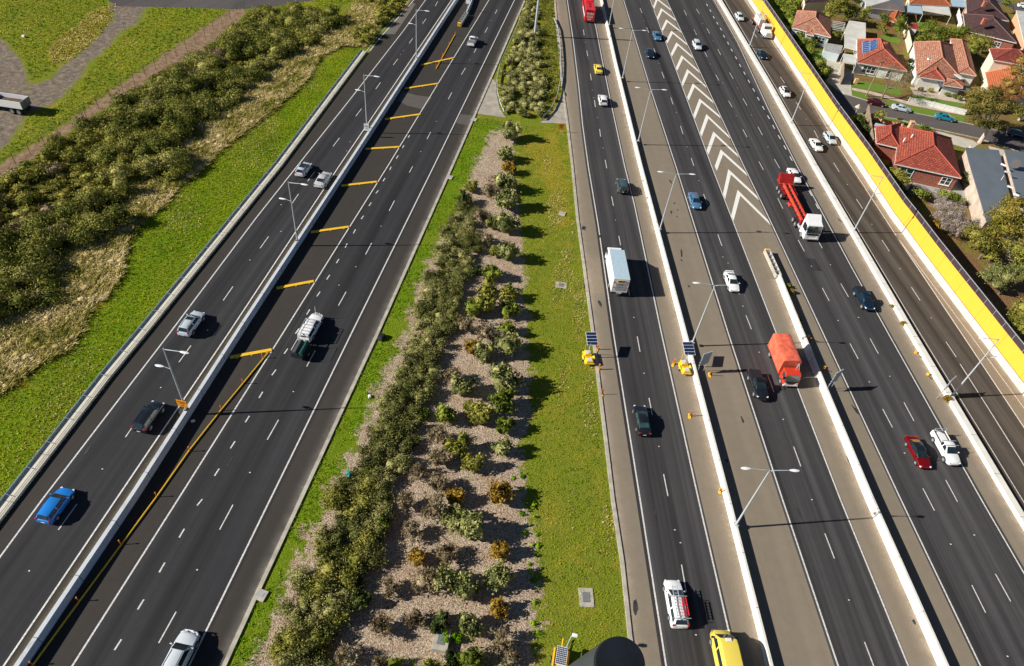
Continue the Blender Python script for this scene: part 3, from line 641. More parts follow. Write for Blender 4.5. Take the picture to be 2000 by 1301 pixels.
    for s_ in (-1, 1):
        h_ = MB(); h_.box((f(.462), s_ * hw * .70, hz * .84), (.24, .32, .12), rz=-s_ * .6); h_.build('headlight', MA['lamp_glass'], root, bevel=.03)
        t_ = MB()
        if kind in ('bigsuv', 'suv', 'wagon', 'hatch'): t_.box((f(-.478), s_ * hw * .80, tz * .93), (.13, .22, .34))
        elif ute: t_.box((f(-.495), s_ * hw * .90, belt * .85), (.07, .13, .34))
        else: t_.box((f(-.482), s_ * hw * .70, tz * .86), (.14, .38, .14), rz=s_ * .2)
        t_.build('tail_light', MA['red_lens'], root, bevel=.025)
        m_ = MB(); m_.box((xfb - .22, s_ * (hw + .09), belt + .08), (.12, .22, .14)); m_.build('mirror', roofmat and mat or mat, root, bevel=.03)
    pl = MB(); pl.box((f(-.5) - .008, 0, tz * .58), (.02, .42, .12)); pl.build('number_plate', MA['plate'], root)
    gr_ = MB(); gr_.box((f(.487), 0, hz * .70), (.06, Wd * .46, .15)); gr_.box((f(.493), 0, g0 + .12), (.05, Wd * .5, .12)); gr_.build('grille', MA['black'], root)
    if ute and 'canopy' not in extras:
        b0, b1 = -.485 * Ln, xrb - .06
        t = MB()
        if 'cover' in extras: t.box(((b0 + b1) / 2, 0, belt + .035), (b1 - b0, Wd * .90, .05)); t.build('tray_cover', MA['black'] if mat is not MA['white'] else MA['grey'], root, bevel=.02)
        else:
            t.box(((b0 + b1) / 2, 0, belt + .012), (b1 - b0 - .12, Wd * .82, .02)); t.build('tray_bed', MA['bed'], root)
            t = MB()
            for s_ in (-1, 1): t.box(((b0 + b1) / 2, s_ * hw * .89, belt + .06), (b1 - b0 + .05, .09, .10))
            t.box((b0, 0, belt + .06), (.07, Wd * .84, .10)); t.build('tray_side', mat, root, bevel=.02)
    if 'canopy' in extras:
        b0, b1 = -.49 * Ln, xrb + .05; t = MB()
        t.loft([[(x, -hw * .94, belt), (x, -hw * .80, zr - .02), (x, 0, zr + .04), (x, hw * .80, zr - .02), (x, hw * .94, belt)] for x in (b0, b1)]); t.build('canopy', mat, root, True, .03)
        for s_ in (-1, 1): pane('canopy_window', [(b0 + .15, s_ * hw * .95, belt + .05), (b1 - .2, s_ * hw * .95, belt + .05), (b1 - .2, s_ * hw * .81, zr - .02), (b0 + .15, s_ * hw * .81, zr - .02)], (.02, .12), .02, (0, s_, .3))
        q = MB(); q.quad((b0 - .015, -.35, belt + .25), (b0 - .015, -.35, zr - .2), (b0 - .015, .35, zr - .2), (b0 - .015, .35, belt + .25)); q.build('canopy_window', gl, root)
    if 'rack' in extras:
        x0, x1 = (xrr + .1, xfr - .05) if not ute or 'canopy' not in extras else (-.47 * Ln, xfr - .05)
        t = MB(); z = zr + .16; nn = 4 if 'canopy' not in extras else 6
        for k in range(nn):
            x = x0 + (x1 - x0) * k / (nn - 1); t.box((x, 0, z), (.05, Wd * .80, .04))
        for s_ in (-1, 1):
            t.box(((x0 + x1) / 2, s_ * Wd * .39, z + .03), (x1 - x0, .05, .05))
            for x in (x0, x1): t.box((x, s_ * Wd * .36, z - .08), (.05, .05, .17))
        t.build('roof_rack', MA['steel'] if 'canopy' in extras else MA['black'], root)
    if 'bars' in extras:
        for x in (xrr + .35, xfr - .25):
            t = MB(); t.box((x, 0, zr + .09), (.07, Wd * .84, .04)); t.box((x, -Wd * .36, zr + .04), (.06, .04, .1)); t.box((x, Wd * .36, zr + .04), (.06, .04, .1)); t.build('roof_bar', MA['steel'] if 'white' in mat.name else MA['black'], root)
    if 'rails' in extras:
        for s_ in (-1, 1):
            t = MB(); t.box(((xrr + xfr) / 2, s_ * wr * .92, zr + .05), (xfr - xrr - .2, .04, .05)); t.build('roof_rail', MA['black'], root)
    if 'sunroof' in extras:
        t = MB(); t.box((xfr - .50, 0, zr + .022), (.62, wr * 1.25, .03)); t.build('sunroof', MA['glass'], root, bevel=.01)
    if 'glassroof' in extras:
        t = MB(); t.box(((xfr + .1 + xrr) / 2 + .25, 0, zr + .018), ((xfr - xrr) * .7, wr * 1.5, .03)); t.build('sunroof', MA['glass'], root, bevel=.01)
    if 'spoiler' in extras:
        t = MB(); t.box((f(-.475), 0, tz + .13), (.2, Wd * .8, .035)); t.box((f(-.47), Wd * .32, tz + .07), (.1, .05, .13)); t.box((f(-.47), -Wd * .32, tz + .07), (.1, .05, .13)); t.build('spoiler', mat, root)
    if 'bullbar' in extras:
        t = MB(); zz = hz * .78
        t.tube([(f(.46), -hw * .95, zz), (f(.515), -hw * .6, zz + .05), (f(.525), hw * .6, zz + .05), (f(.46), hw * .95, zz)], .05, 6)
        t.tube([(f(.47), -hw * .9, g0 + .18), (f(.53), -hw * .5, g0 + .18), (f(.53), hw * .5, g0 + .18), (f(.47), hw * .9, g0 + .18)], .11, 6)
        t.tube([(f(.52), -.3, g0 + .2), (f(.515), -.3, zz + .28), (f(.515), .3, zz + .28), (f(.52), .3, g0 + .2)], .04, 6)
        t.build('bull_bar', MA['lamp_glass'] if 'white' in mat.name or 'silver' in mat.name else MA['black'], root)
    if 'spare' in extras:
        o = wheel(root, 0, 0, .37, .22, 'black'); o.name = 'spare_wheel'; o.location = (f(-.5) - .14, -.28, belt * .9); o.rotation_euler = (0, 0, rad(90))
    if 'aerial' in extras:
        t = MB(); t.tube([(f(.49), hw * .3, hz), (f(.50), hw * .3, hz + 1.3)], .03, 4); t.build('aerial', MA['lamp_glass'], root)
    if 'roll' in extras:
        t = MB(); x = -.46 * Ln; t.tube([(x, -hw * .9, belt), (x, -hw * .85, zr - .05), (x, hw * .85, zr - .05), (x, hw * .9, belt)], .035, 5); t.build('ladder_rack', MA['steel'], root)
    if 'roll' in extras or 'lbars' in extras:
        for x in (xfr - .1, xrr + .05):
            t = MB(); t.box((x, 0, zr + .10), (.06, Wd * 1.02, .05)); t.build('roof_bar', MA['steel'], root)
    return root
def hdg(deg, flip=False): return rad(90 - deg + (180 if flip else 0))
HL, HR, HD = hdg(AL), hdg(AR), hdg(AR, True)
PT = {k: paint('paint_' + k, c, .28) for k, c in dict(
    blue=(.015, .20, .62, 1), black=(.010, .012, .016, 1), navy=(.012, .040, .085, 1), silver_warm=(.50, .50, .50, 1), silver=(.50, .56, .60, 1), silver_pale=(.62, .66, .69, 1),
    taxi=(.82, .62, .08, 1), steelblue=(.07, .17, .30, 1), green=(.035, .055, .05, 1), teal=(.01, .20, .30, 1), maroon=(.12, .006, .012, 1), red=(.34, .006, .010, 1), dkgreen=(.05, .085, .085, 1), white_cream=(.80, .78, .72, 1)).items()}
for m_ in PT.values():
    b = m_.node_tree.nodes['Principled BSDF']; b.inputs['Coat Weight'].default_value = 1.0 if 'black' in m_.name or 'navy' in m_.name else .6; b.inputs['Metallic'].default_value = .6 if any(q in m_.name for q in ('red', 'navy', 'maroon')) and 'pale' not in m_.name and 'bus' not in m_.name else 0; b.inputs['Coat Roughness'].default_value = .08
MA['white'].node_tree.nodes['Principled BSDF'].inputs['Coat Weight'].default_value = .4
MA['grey'] = plain('grey_cover', (.16, .15, .14, 1), .7); MA['bed'] = plain('tray_bed_brown', (.09, .06, .05, 1), .8, 0, .3, 2)
g1 = 'cars driving up the left motorway'; g2 = 'cars driving up the right motorway'; g3 = 'cars coming down the right motorway'; g4 = 'cars on the road beside the yellow wall'; g5 = 'cars parked in the side street'
car('car', 'bright blue station wagon near the lower left edge', 'car', 'wagon', PT['blue'], 109, 986, HL, group=g1, extras=(), L=4.35)
car('car', 'black four-wheel drive wagon beside the orange roadwork sign', 'car', 'suv', PT['black'], 291, 814, HL, group=g1, extras=('rails',))
car('car', 'silver wagon with a dark sunroof in the left carriageway', 'car', 'suv', PT['silver'], 374, 632, HL, group=g1, extras=('rails', 'sunroof'), L=4.7)
car('car', 'silver-blue hatchback with dark glass roof, ahead of the beige sedan', 'car', 'hatch', PT['silver'], 593, 330, HL, group=g1, extras=('glassroof',))
car('car', 'beige-silver sedan close to the left barrier', 'car', 'sedan', PT['silver_warm'], 631, 350, HL, group=g1)
car('car', 'pale silver four-wheel drive with white bull bar cut by the bottom edge', 'car', 'bigsuv', PT['silver_pale'], 348, 1287, HL, group=g1, extras=('bullbar', 'rails'))
car('utility_truck', 'white canopy ute with roof rack towing a black trailer', 'ute', 'ute', MA['white'], 607, 639, HL, group=g1, extras=('canopy', 'rack', 'aerial', 'bullbar'), zc=.8)
car('utility_truck', 'small white ute with grey tray cover near the top', 'ute', 'ute', MA['white'], 923, 81, HL, group=g1, extras=('cover',), L=4.9)
car('car', 'yellow taxi sedan behind the red bus', 'car', 'sedan', PT['taxi'], 1168, 134, HR, group=g2)
car('car', 'white hatchback following the yellow taxi', 'car', 'suv', MA['white'], 1177, 196, HR, group=g2, L=4.4)
car('car', 'dark green boxy four-wheel drive with spare wheel on its back', 'car', 'bigsuv', PT['dkgreen'], 1215, 364, HR, group=g2, extras=('spare',), L=4.2)
car('car', 'long black sedan below the solar trailers', 'car', 'sedan', PT['black'], 1254, 820, HR, group=g2, L=4.95, glass='glassg')
lad = car('car', 'white wagon carrying a silver and a red ladder', 'car', 'wagon', MA['white'], 1320, 1178, HR, group=g2, extras=('lbars',), L=5.0)
car('car', 'blue-grey sedan beside the first chevrons', 'car', 'sedan', PT['steelblue'], 1283, 70, HD, group=g3)
car('car', 'black sedan behind the blue-grey sedan near the top', 'car', 'sedan', PT['navy'], 1269, 104, HD, group=g3)
car('car', 'pale silver four-wheel drive with roof bars right of the chevrons', 'car', 'suv', PT['silver_pale'], 1361, 89, HD, group=g3, extras=('bars',))
car('car', 'steel blue sedan left of the lowest chevrons', 'car', 'sedan', PT['steelblue'], 1357, 392, HD, group=g3)
car('car', 'white sedan with rear spoiler under a lamp head', 'car', 'coupe', MA['white'], 1429, 550, HD, group=g3, extras=('spoiler',))
car('utility_truck', 'black ute with roof rack beside the red truck', 'ute', 'ute', PT['black'], 1481, 750, HD, group=g3, extras=('rack', 'cover', 'bullbar'), L=5.0, zc=.8)
car('car', 'white sedan behind the red hook-lift truck', 'car', 'sedan', MA['white'], 1551, 343, HD, group=g3)
car('utility_truck', 'dark blue ute with hard tray cover, lit along its left side', 'ute', 'ute', PT['navy'], 1688, 582, hdg(AR - 1, True), group=g3, extras=('cover',), zc=.8)
car('car', 'red sedan with a reflective dark roof beside the white ute', 'car', 'sedan', PT['red'], 1793, 883, HD, group=g3, L=4.9, roofmat=PT['black'])  # black cabin paint stands in for dark sky mirrored in the red roof
car('utility_truck', 'white ute with ladder rack and open tray', 'ute', 'ute', MA['white'], 1848, 874, HD, group=g3, extras=('roll',), zc=.8)
HF = hdg(AR - 1.5, True)
car('car', 'silver hatchback at the very top beside the yellow wall road', 'car', 'hatch', PT['silver_pale'], 1444, 33, HF, group=g4)
car('car', 'dark blue sedan in front of the flatbed truck', 'car', 'sedan', PT['navy'], 1488, 106, HF, group=g4)
car('car', 'white coupe with dark rear roof on the yellow wall road', 'car', 'hatch', MA['white'], 1533, 180, HF, group=g4, L=4.1, extras=('glassroof',))
car('car', 'white sedan left of the silver hatchback by the wall', 'car', 'sedan', PT['white_cream'], 1594, 283, HF, group=g4, L=4.5)
car('car', 'silver hatchback close to the foot of the yellow wall', 'car', 'hatch', PT['silver'], 1621, 270, HF, group=g4)
def h2(a, b):
    v = G(*b) - G(*a); return math.atan2(v.y, v.x)
HS = h2((1700, 200), (1860, 233))
car('car', 'maroon sedan parked under the bare street tree', 'car', 'sedan', PT['maroon'], 1712, 200, HS, group=g5, L=4.5)
car('car', 'silver coupe parked between the maroon and the teal car', 'car', 'coupe', PT['silver'], 1761, 211, HS, group=g5)
car('car', 'teal sedan parked by the white front fence', 'car', 'sedan', PT['teal'], 1846, 229, HS, group=g5, L=4.6)
car('car', 'dark wagon with roof bars in the shade of the gum tree', 'car', 'wagon', PT['navy'], 1988, 262, HS, group=g5, extras=('bars',))
car('car', 'white car at the top right corner in the back street', 'car', 'hatch', MA['white'], 2001, 12, h2((1940, 0), (2000, 12)), group=g5)

def ladder(name, label, x0, y0, x1, z, wd, mat, root, n, rz):
    mb = MB()
    for s_ in (-1, 1): mb.box(((x0 + x1) / 2, y0 + s_ * wd / 2, z), (x1 - x0, .05, .09))
    for k in range(n):
        x = x0 + (x1 - x0) * (k + .5) / n; mb.box((x, y0, z), (.05, wd, .04))
    o = mb.build(name, mat); o.matrix_world = Matrix.Translation(root.location) @ Matrix.Rotation(rz, 4, 'Z')
    return tag(o, label, 'ladder', 'ladders on the white wagon')
ladder('ladder', 'long silver extension ladder on the white wagon roof', -2.2, .18, 1.35, 1.68, .50, MA['steel'], lad, 11, HR)
ladder('ladder', 'red stepladder on the right side of the white wagon roof', -1.75, -.52, .15, 1.70, .45, plain('red_metal', (.65, .02, .02, 1)), lad, 6, HR)

def text_mesh(s, size, mat, parent, loc, rot, name='lettering', ext=.01, bold=.0):
    cu = bpy.data.curves.new(name, 'FONT'); cu.body = s; cu.size = size; cu.align_x = 'CENTER'; cu.align_y = 'CENTER'; cu.extrude = ext; cu.offset = bold; cu.resolution_u = 2
    t = bpy.data.objects.new(name, cu); COL.objects.link(t); dg = bpy.context.evaluated_depsgraph_get()
    me = bpy.data.meshes.new_from_object(t.evaluated_get(dg)); bpy.data.objects.remove(t); me.materials.clear(); me.materials.append(mat)
    o = link(name, me, parent); o.location = loc; o.rotation_euler = rot; return o
def wheels(root, xs, hw, r=.5, wd=.3, rim='rim', dual=()):
    for x in xs:
        for s_ in (-1, 1): wheel(root, x, s_ * (hw - wd / 2), r, wd if x not in dual else wd * 1.9, rim)
def place(name, label, cat, px, py, hd, zc, group=None):
    c = G(px, py, zc); return thing(name, label, cat, (c.x, c.y, .012), hd, group)
def cab(root, x0, x1, hw, z0, z1, mat, glass='glass', slope=.28, flat=.35, brow=True):
    "cab-over cab from x0 (back) to x1 (front)"
    t = MB(); zb = z0 + (z1 - z0) * .45
    t.prism([(x0, z0), (x1 - .05, z0), (x1, z0 + .3), (x1 - .02, zb), (x1 - slope, z1 - .12), (x1 - slope - .15, z1), (x0, z1)], -hw, hw); t.build('cab', mat, root, bevel=.06)
    q = MB(); q.quad((x1 + .005, -hw * .9, zb + .03), (x1 + .005, hw * .9, zb + .03), (x1 - slope + .035, hw * .84, z1 - .18), (x1 - slope + .035, -hw * .84, z1 - .18)); q.build('windscreen', MA[glass], root, recalc=False)
    for s_ in (-1, 1):
        q = MB(); y = s_ * (hw + .012); q.quad((x1 - .12, y, zb + .05), (x1 - slope - .1, y, z1 - .2), (x0 + .45, y, z1 - .2), (x0 + .45, y, zb + .05)); q.build('side_window', MA[glass], root)
        h_ = MB(); h_.box((x1 + .01, s_ * hw * .74, z0 + .42), (.08, .36, .2)); h_.build('headlight', MA['lamp_glass'], root, bevel=.03)
        m_ = MB(); m_.box((x1 - .15, s_ * (hw + .22), z1 - .55), (.1, .2, .5)); m_.tube([(x1 - .15, s_ * hw, z1 - .35), (x1 - .15, s_ * (hw + .2), z1 - .35)], .02, 4); m_.build('mirror', MA['black'], root)
    g_ = MB(); g_.box((x1 + .005, 0, zb - .22), (.05, hw * 1.5, .28)); g_.build('grille', MA['black'], root)
    b_ = MB(); b_.box((x1 + .0, 0, z0 + .08), (.16, hw * 1.98, .28)); b_.build('bumper', MA['plate'], root, bevel=.04)

# white box truck
r = place('box_truck', 'white box truck with pale blue-grey roof and yellow sign on its tail', 'truck', 1202, 533, HR, 1.0); r.scale = (1.05, 1, 1.03)
t = MB(); t.box((-.9, 0, 2.15), (6.6, 2.45, 2.55)); t.build('box', MA['white'], r, bevel=.04)
t = MB(); t.box((-.9, 0, 3.44), (6.5, 2.35, .04)); t.build('roof', plain('pale_roof', (.40, .52, .60, 1), .5), r)
t = MB(); t.box((-.6, 0, .78), (7.0, .9, .25)); t.build('chassis', MA['dark'], r)
cab(r, 2.55, 4.25, 1.08, .5, 2.65, MA['white'])
t = MB(); t.prism([(2.3, 2.6), (3.6, 2.62), (2.5, 3.3), (2.3, 3.3)], -1.0, 1.0); t.build('wind_deflector', MA['white'], r, bevel=.04)
wheels(r, (3.3, -2.3), 1.12, .45, .28, dual=(-2.3,))
xb = -4.22
t = MB(); t.box((xb, 0, 2.95), (.03, 1.15, .36)); t.build('sign_panel', MA['yellow'], r)
text_mesh('HERTZ', .33, MA['black'], r, (xb - .025, 0, 2.95), (rad(90), 0, rad(-90)), bold=.008)
t = MB(); t.box((xb, 0, 2.0), (.03, 1.5, 1.3)); t.build('tail_lift', plain('tail_lift_grey', (.42, .42, .38, 1), .6), r)
for z, wd in ((2.45, 1.0), (2.25, .8), (1.85, .9)):
    t = MB(); t.box((xb - .02, 0, z), (.01, wd, .07)); t.build('lettering_line', MA['grey'], r)
for s_ in (-1, 1):
    t = MB(); t.box((xb, s_ * 1.05, 1.85), (.04, .26, .22)); t.build('tail_light', MA['amber'], r)
    t = MB(); t.box((xb, s_ * 1.02, 2.75), (.03, .2, .2)); t.build('reflector', MA['red_lens'], r)
t = MB(); t.box((xb + .1, 0, .75), (.25, 2.3, .25)); t.build('bumper', MA['dark'], r); t = MB(); t.box((xb - .04, 0, .8), (.02, .8, .2)); t.build('number_plate', MA['plate'], r)

# red curtain truck
MA['tarp'] = plain('orange_red_tarp', (.74, .14, .075, 1), .5, 0, .16, 1.4, .8); MA['redcab'] = paint('paint_redcab', (.62, .05, .02, 1))
r = place('tarpaulin_truck', 'orange-red truck with tarpaulin-covered box next to the black ute', 'truck', 1532, 715, HD, 1.0)
t = MB(); n_ = 14
rings = []
for k in range(n_ + 1):
    x = -4.0 + 5.2 * k / n_; sag = .05 * math.sin(k * 1.9) + (.05 if k % 2 else 0)
    rings.append([(x, -1.23, .95), (x, -1.25, 2.0), (x, -1.23, 3.22), (x, -1.05, 3.32), (x, -.5, 3.32 + sag * .6), (x, .5, 3.32 + sag * .6), (x, 1.05, 3.32), (x, 1.23, 3.22), (x, 1.25, 2.0), (x, 1.23, .95)])
t.loft(rings); t.build('tarpaulin_box', MA['tarp'], r, True)
t = MB(); t.box((-1.4, 0, .86), (5.6, 2.4, .16)); t.build('tray', MA['redcab'], r)
t = MB(); t.box((-.4, 0, .62), (7.2, .8, .22)); t.build('chassis', MA['dark'], r)
cab(r, 1.5, 3.15, 1.05, .5, 2.35, MA['redcab'], 'glassg')
t = MB(); t.tube([(1.35, .9, 1.0), (1.35, .9, 3.0)], .06, 8); t.tube([(1.4, .9, 3.0), (2.0, 1.0, 2.2)], .03, 5); t.build('exhaust', MA['steel'], r)
wheels(r, (2.35, -2.6), 1.1, .45, .28, dual=(-2.6,))

# red hook-lift / tilt tray truck with white sleeper cab
MA['redsteel'] = plain('red_steel', (.60, .065, .035, 1), .5, 0, .12, 1.5); MA['dkred'] = plain('dark_red_steel', (.30, .010, .010, 1), .5, 0, .1, 1)
r = place('skeletal_truck', 'white-cab semi truck pulling an empty red skeletal trailer', 'truck', 1561, 417, hdg(AR + .5, True), 1.0); r.scale = (1.09, 1.1, 1.1)
cab(r, 4.3, 6.4, 1.22, .55, 2.95, MA['white'])
t = MB(); t.prism([(4.25, 2.95), (6.0, 2.95), (5.3, 3.15), (4.3, 3.75), (4.2, 3.75)], -1.15, 1.15); t.build('wind_deflector', MA['white'], r, bevel=.05)
for y in (-.45, .45):
    t = MB(); t.box((-2.2, y, 1.25), (12.2, .24, .46)); t.build('chassis_beam', MA['redsteel'], r)
t = MB()
for k in range(12): t.box((-7.6 + k * 1.0, 0, 1.25), (.12, .9, .3))
for k in range(6): t.box((-5.2 + k * 1.3, 0, 1.1), (.16, 2.1, .14))
MB().box((-2.4, 0, 1.1), (10.5, .62, .3)).build('hydraulic_gear', MA['dark'], r)
t.build('cross_member', MA['dkred'], r)
t = MB(); t.prism([(-9.2, 1.25), (-8.0, 1.25), (-8.0, 1.45), (-8.9, 2.7), (-9.4, 2.6)], -1.25, 1.25); t.build('tail_ramp', MA['dkred'], r, bevel=.03)
t = MB(); t.box((-8.55, 0, 1.35), (1.4, 2.5, .14)); t.build('rear_frame', MA['redsteel'], r)
t = MB(); t.box((3.6, 0, 1.6), (.35, 2.5, .9)); t.box((3.2, 0, 1.25), (.9, 2.2, .2)); t.build('headboard', MA['dkred'], r, bevel=.03)
t = MB(); t.box((2.0, 0, .85), (6.5, .8, .25)); t.build('tractor_chassis', MA['dark'], r)
for s_ in (-1, 1):
    t = MB(); t.tube([(3.1, s_ * .95, .85), (4.1, s_ * .95, .85)], .3, 12); t.build('fuel_tank', MA['steel'], r)
    t = MB(); t.box((-2.3, s_ * .95, .95), (.9, .3, .4)); t.build('toolbox', MA['redsteel'], r)
    for x in (-7.9, -6.7, -5.5):
        t = MB(); t.box((x, s_ * 1.0, 1.13), (1.0, .5, .06)); t.build('mudguard', MA['dkred'], r)
wheels(r, (5.3, 2.5, 1.3), 1.22, .5, .3, dual=(2.5, 1.3)); wheels(r, (-7.9, -6.7, -5.5), 1.22, .5, .3, dual=(-7.9, -6.7, -5.5))
t = MB(); t.tube([(-2.8, -.9, 1.0), (-2.9, -1.3, .75)], .05, 5); t.tube([(-2.8, .9, 1.0), (-2.9, 1.3, .75)], .05, 5); t.build('stay', MA['redsteel'], r)

# red coach at the top
MA['busred'] = paint('paint_busred', (.72, .012, .012, 1))
r = place('coach', 'bright red airport coach with white lettering on its tail at the top', 'bus', 1148, 22, hdg(AR + 1.5), .8)
t = MB(); t.prism([(-6, .4), (5.9, .4), (6.0, 1.4), (5.75, 3.3), (-5.9, 3.35), (-6, 3.2)], -1.25, 1.25); t.build('body', MA['busred'], r, bevel=.12, seg=3)
for s_ in (-1, 1):
    t = MB(); t.box((.2, s_ * 1.255, 2.3), (10.6, .02, .9)); t.build('side_window', MA['glass'], r)
    t = MB(); t.box((-1.5, s_ * 1.262, 1.25), (6.5, .02, .45)); t.build('side_lettering_band', MA['plate'], r)
t = MB(); t.box((-6.0, 0, 3.0), (.03, 2.0, .3)); t.build('rear_window', MA['glass'], r)
text_mesh('SkyBus', .62, MA['plate'], r, (-6.03, 0, 2.35), (rad(90), 0, rad(-90)), bold=.02)
for y in (-.42, .42):
    t = MB(); 
    for k in range(20):
        a, b = k * math.pi / 10, (k + 1) * math.pi / 10
        t.quad(*[(-6.03, y + math.cos(q) * rr_, 1.55 + math.sin(q) * rr_) for q, rr_ in ((a, .38), (b, .38), (b, .30), (a, .30))])
    t.quad((-6.03, y - .16, 1.62), (-6.03, y, 1.38), (-6.03, y + .16, 1.62), (-6.03, y, 1.70)); t.build('roundel', MA['plate'], r, recalc=False)
t = MB(); t.box((-6.02, 0, .85), (.03, .8, .14)); t.build('number_plate', MA['plate'], r)
t = MB(); t.box((1.0, 0, 3.42), (3.0, 1.7, .25)); t.build('air_conditioner', MA['busred'], r, bevel=.06)
for y in (-.5, 0, .5):
    t = MB(); t.box((1.9, y, 3.56), (.7, .3, .03)); t.build('vent', MA['dkred'], r)
for x in (-3.7, -2.0):
    t = MB(); t.box((x, 0, 3.37), (.7, .7, .06)); t.build('roof_hatch', MA['black'], r)
wheels(r, (4.0, -3.2), 1.24, .5, .3); 
t = MB(); t.box((-6.0, 0, .42), (.3, 2.3, .2)); t.build('bumper', MA['dark'], r)

# yellow minibus at the bottom edge
MA['busyellow'] = paint('paint_busyellow', (.82, .64, .10, 1))
r = place('minibus', 'pale yellow minibus with dark side windows cut by the bottom edge', 'van', 1420, 1292, hdg(AR + .3), 1.0)
t = MB()
prof = [(-3.0, .45, .9), (-2.95, .35, 1.0), (1.6, .35, 1.0), (2.2, .35, .98), (2.8, .4, .92), (2.95, .5, .8)]
t.loft([[(x, -1.0 * w_, zb), (x, -1.02 * w_, 1.2), (x, -.98 * w_, zt - .25 if zt > 1.6 else zt - .1), (x, -.80 * w_, zt), (x, 0, zt + .06), (x, .80 * w_, zt), (x, .98 * w_, zt - .25 if zt > 1.6 else zt - .1), (x, 1.02 * w_, 1.2), (x, 1.0 * w_, zb)]
        for x, zb, w_, zt in ((-3.2, .5, .92, 2.45), (-3.1, .4, 1, 2.62), (0.9, .4, 1, 2.62), (1.55, .4, 1, 2.45), (2.35, .4, .97, 1.45), (2.85, .4, .9, 1.2), (3.0, .5, .78, .95))])
t.build('body', MA['busyellow'], r, True)
q = MB(); q.quad((2.38, -.84, 1.52), (2.38, .84, 1.52), (1.66, .74, 2.40), (1.66, -.74, 2.40)); q.build('windscreen', MA['glass'], r, recalc=False)
for s_ in (-1, 1):
    y = s_ * 1.02
    for x0, x1 in ((.95, 2.0), (-1.0, .8), (-2.9, -1.15)):
        q = MB(); q.quad((x0, y, 1.45), (x1 + (.1 if x1 > 1.9 else 0), y, 1.45), (x1 - (.35 if x1 > 1.9 else 0), y * .985, 2.2), (x0, y * .985, 2.2)); q.build('side_window', MA['glass'], r)
    m_ = MB(); m_.box((2.0, s_ * 1.2, 1.7), (.12, .22, .3)); m_.build('mirror', MA['black'], r)
    h_ = MB(); h_.box((2.9, s_ * .68, .95), (.15, .3, .2)); h_.build('headlight', MA['lamp_glass'], r)
t = MB(); t.box((1.45, 0, 2.56), (.3, .55, .1)); t.build('roof_light', MA['lamp_glass'], r, bevel=.03)
wheels(r, (2.0, -2.0), 1.02, .38, .24)

# flatbed truck with crates beside the wall
r = place('flatbed_truck', 'white bonneted truck with red flatbed and side gates beside the yellow wall', 'truck', 1489, 54, HF, 1.0, None)
t = MB(); t.prism([(2.0, .6), (3.7, .6), (3.7, 2.9), (2.0, 2.9)], -1.15, 1.15); t.build('cab', MA['white'], r, bevel=.12)
t = MB(); t.prism([(3.6, .6), (5.4, .6), (5.5, 1.2), (5.3, 1.75), (3.6, 2.0)], -.85, .85); t.build('bonnet', MA['white'], r, bevel=.14)
q = MB(); q.quad((3.72, -1.0, 2.02), (3.72, 1.0, 2.02), (3.72, .95, 2.7), (3.72, -.95, 2.7)); q.build('windscreen', MA['glass'], r, recalc=False)
t = MB(); t.box((5.52, 0, 1.25), (.06, 1.2, .8)); t.build('grille', MA['steel'], r); t = MB(); t.box((5.55, 0, .65), (.2, 2.2, .3)); t.build('bumper', MA['steel'], r, bevel=.04)
for s_ in (-1, 1):
    t = MB(); t.prism([(4.0, .7), (5.2, .7), (5.1, 1.25), (4.1, 1.25)], s_ * .8, s_ * 1.2); t.build('mudguard', MA['white'], r, bevel=.06)
    h_ = MB(); h_.box((5.3, s_ * 1.0, 1.1), (.12, .24, .24)); h_.build('headlight', MA['lamp_glass'], r)
t = MB(); t.box((-2.2, 0, 1.25), (8.4, 2.45, .16)); t.build('flatbed', plain('red_brown_deck', (.36, .12, .07, 1), .8), r)
for k in range(7):
    t = MB(); x = -6.2 + k * 1.25; t.tube([(x, 1.2, 1.3), (x, 1.15, 3.2)], .05, 4); t.build('stake', MA['black'], r)
t = MB(); t.box((-2.4, 1.18, 2.2), (7.6, .04, .1)); t.box((-2.4, 1.18, 2.9), (7.6, .04, .1)); t.build('side_gate', MA['black'], r)
wheels(r, (4.6, 1.2, 0, -4.6, -5.8), 1.2, .5, .3, dual=(1.2, 0, -4.6, -5.8))
hb = Matrix.Translation(r.location) @ Matrix.Rotation(HF, 4, 'Z')
MA['crate'] = plain('white_crate', (.62, .60, .54, 1), .7, 0, .1)
o = MB().box((-2.5, -.35, 2.15), (4.4, 1.5, 1.6)).build('crate', MA['crate'], None, bevel=.05); o.matrix_world = hb
tag(o, 'long white ribbed crate on the flatbed truck', 'crate', 'load on the flatbed truck')
for k in range(5):
    o = MB().box((-5.6 + k * 1.3, .75, 1.75), (.7, .5, .8), top=.8).build('sack', MA['crate'], None, bevel=.12); o.matrix_world = hb
    tag(o, 'white bulk sack in the row behind the side gate of the flatbed truck', 'sack', 'load on the flatbed truck')

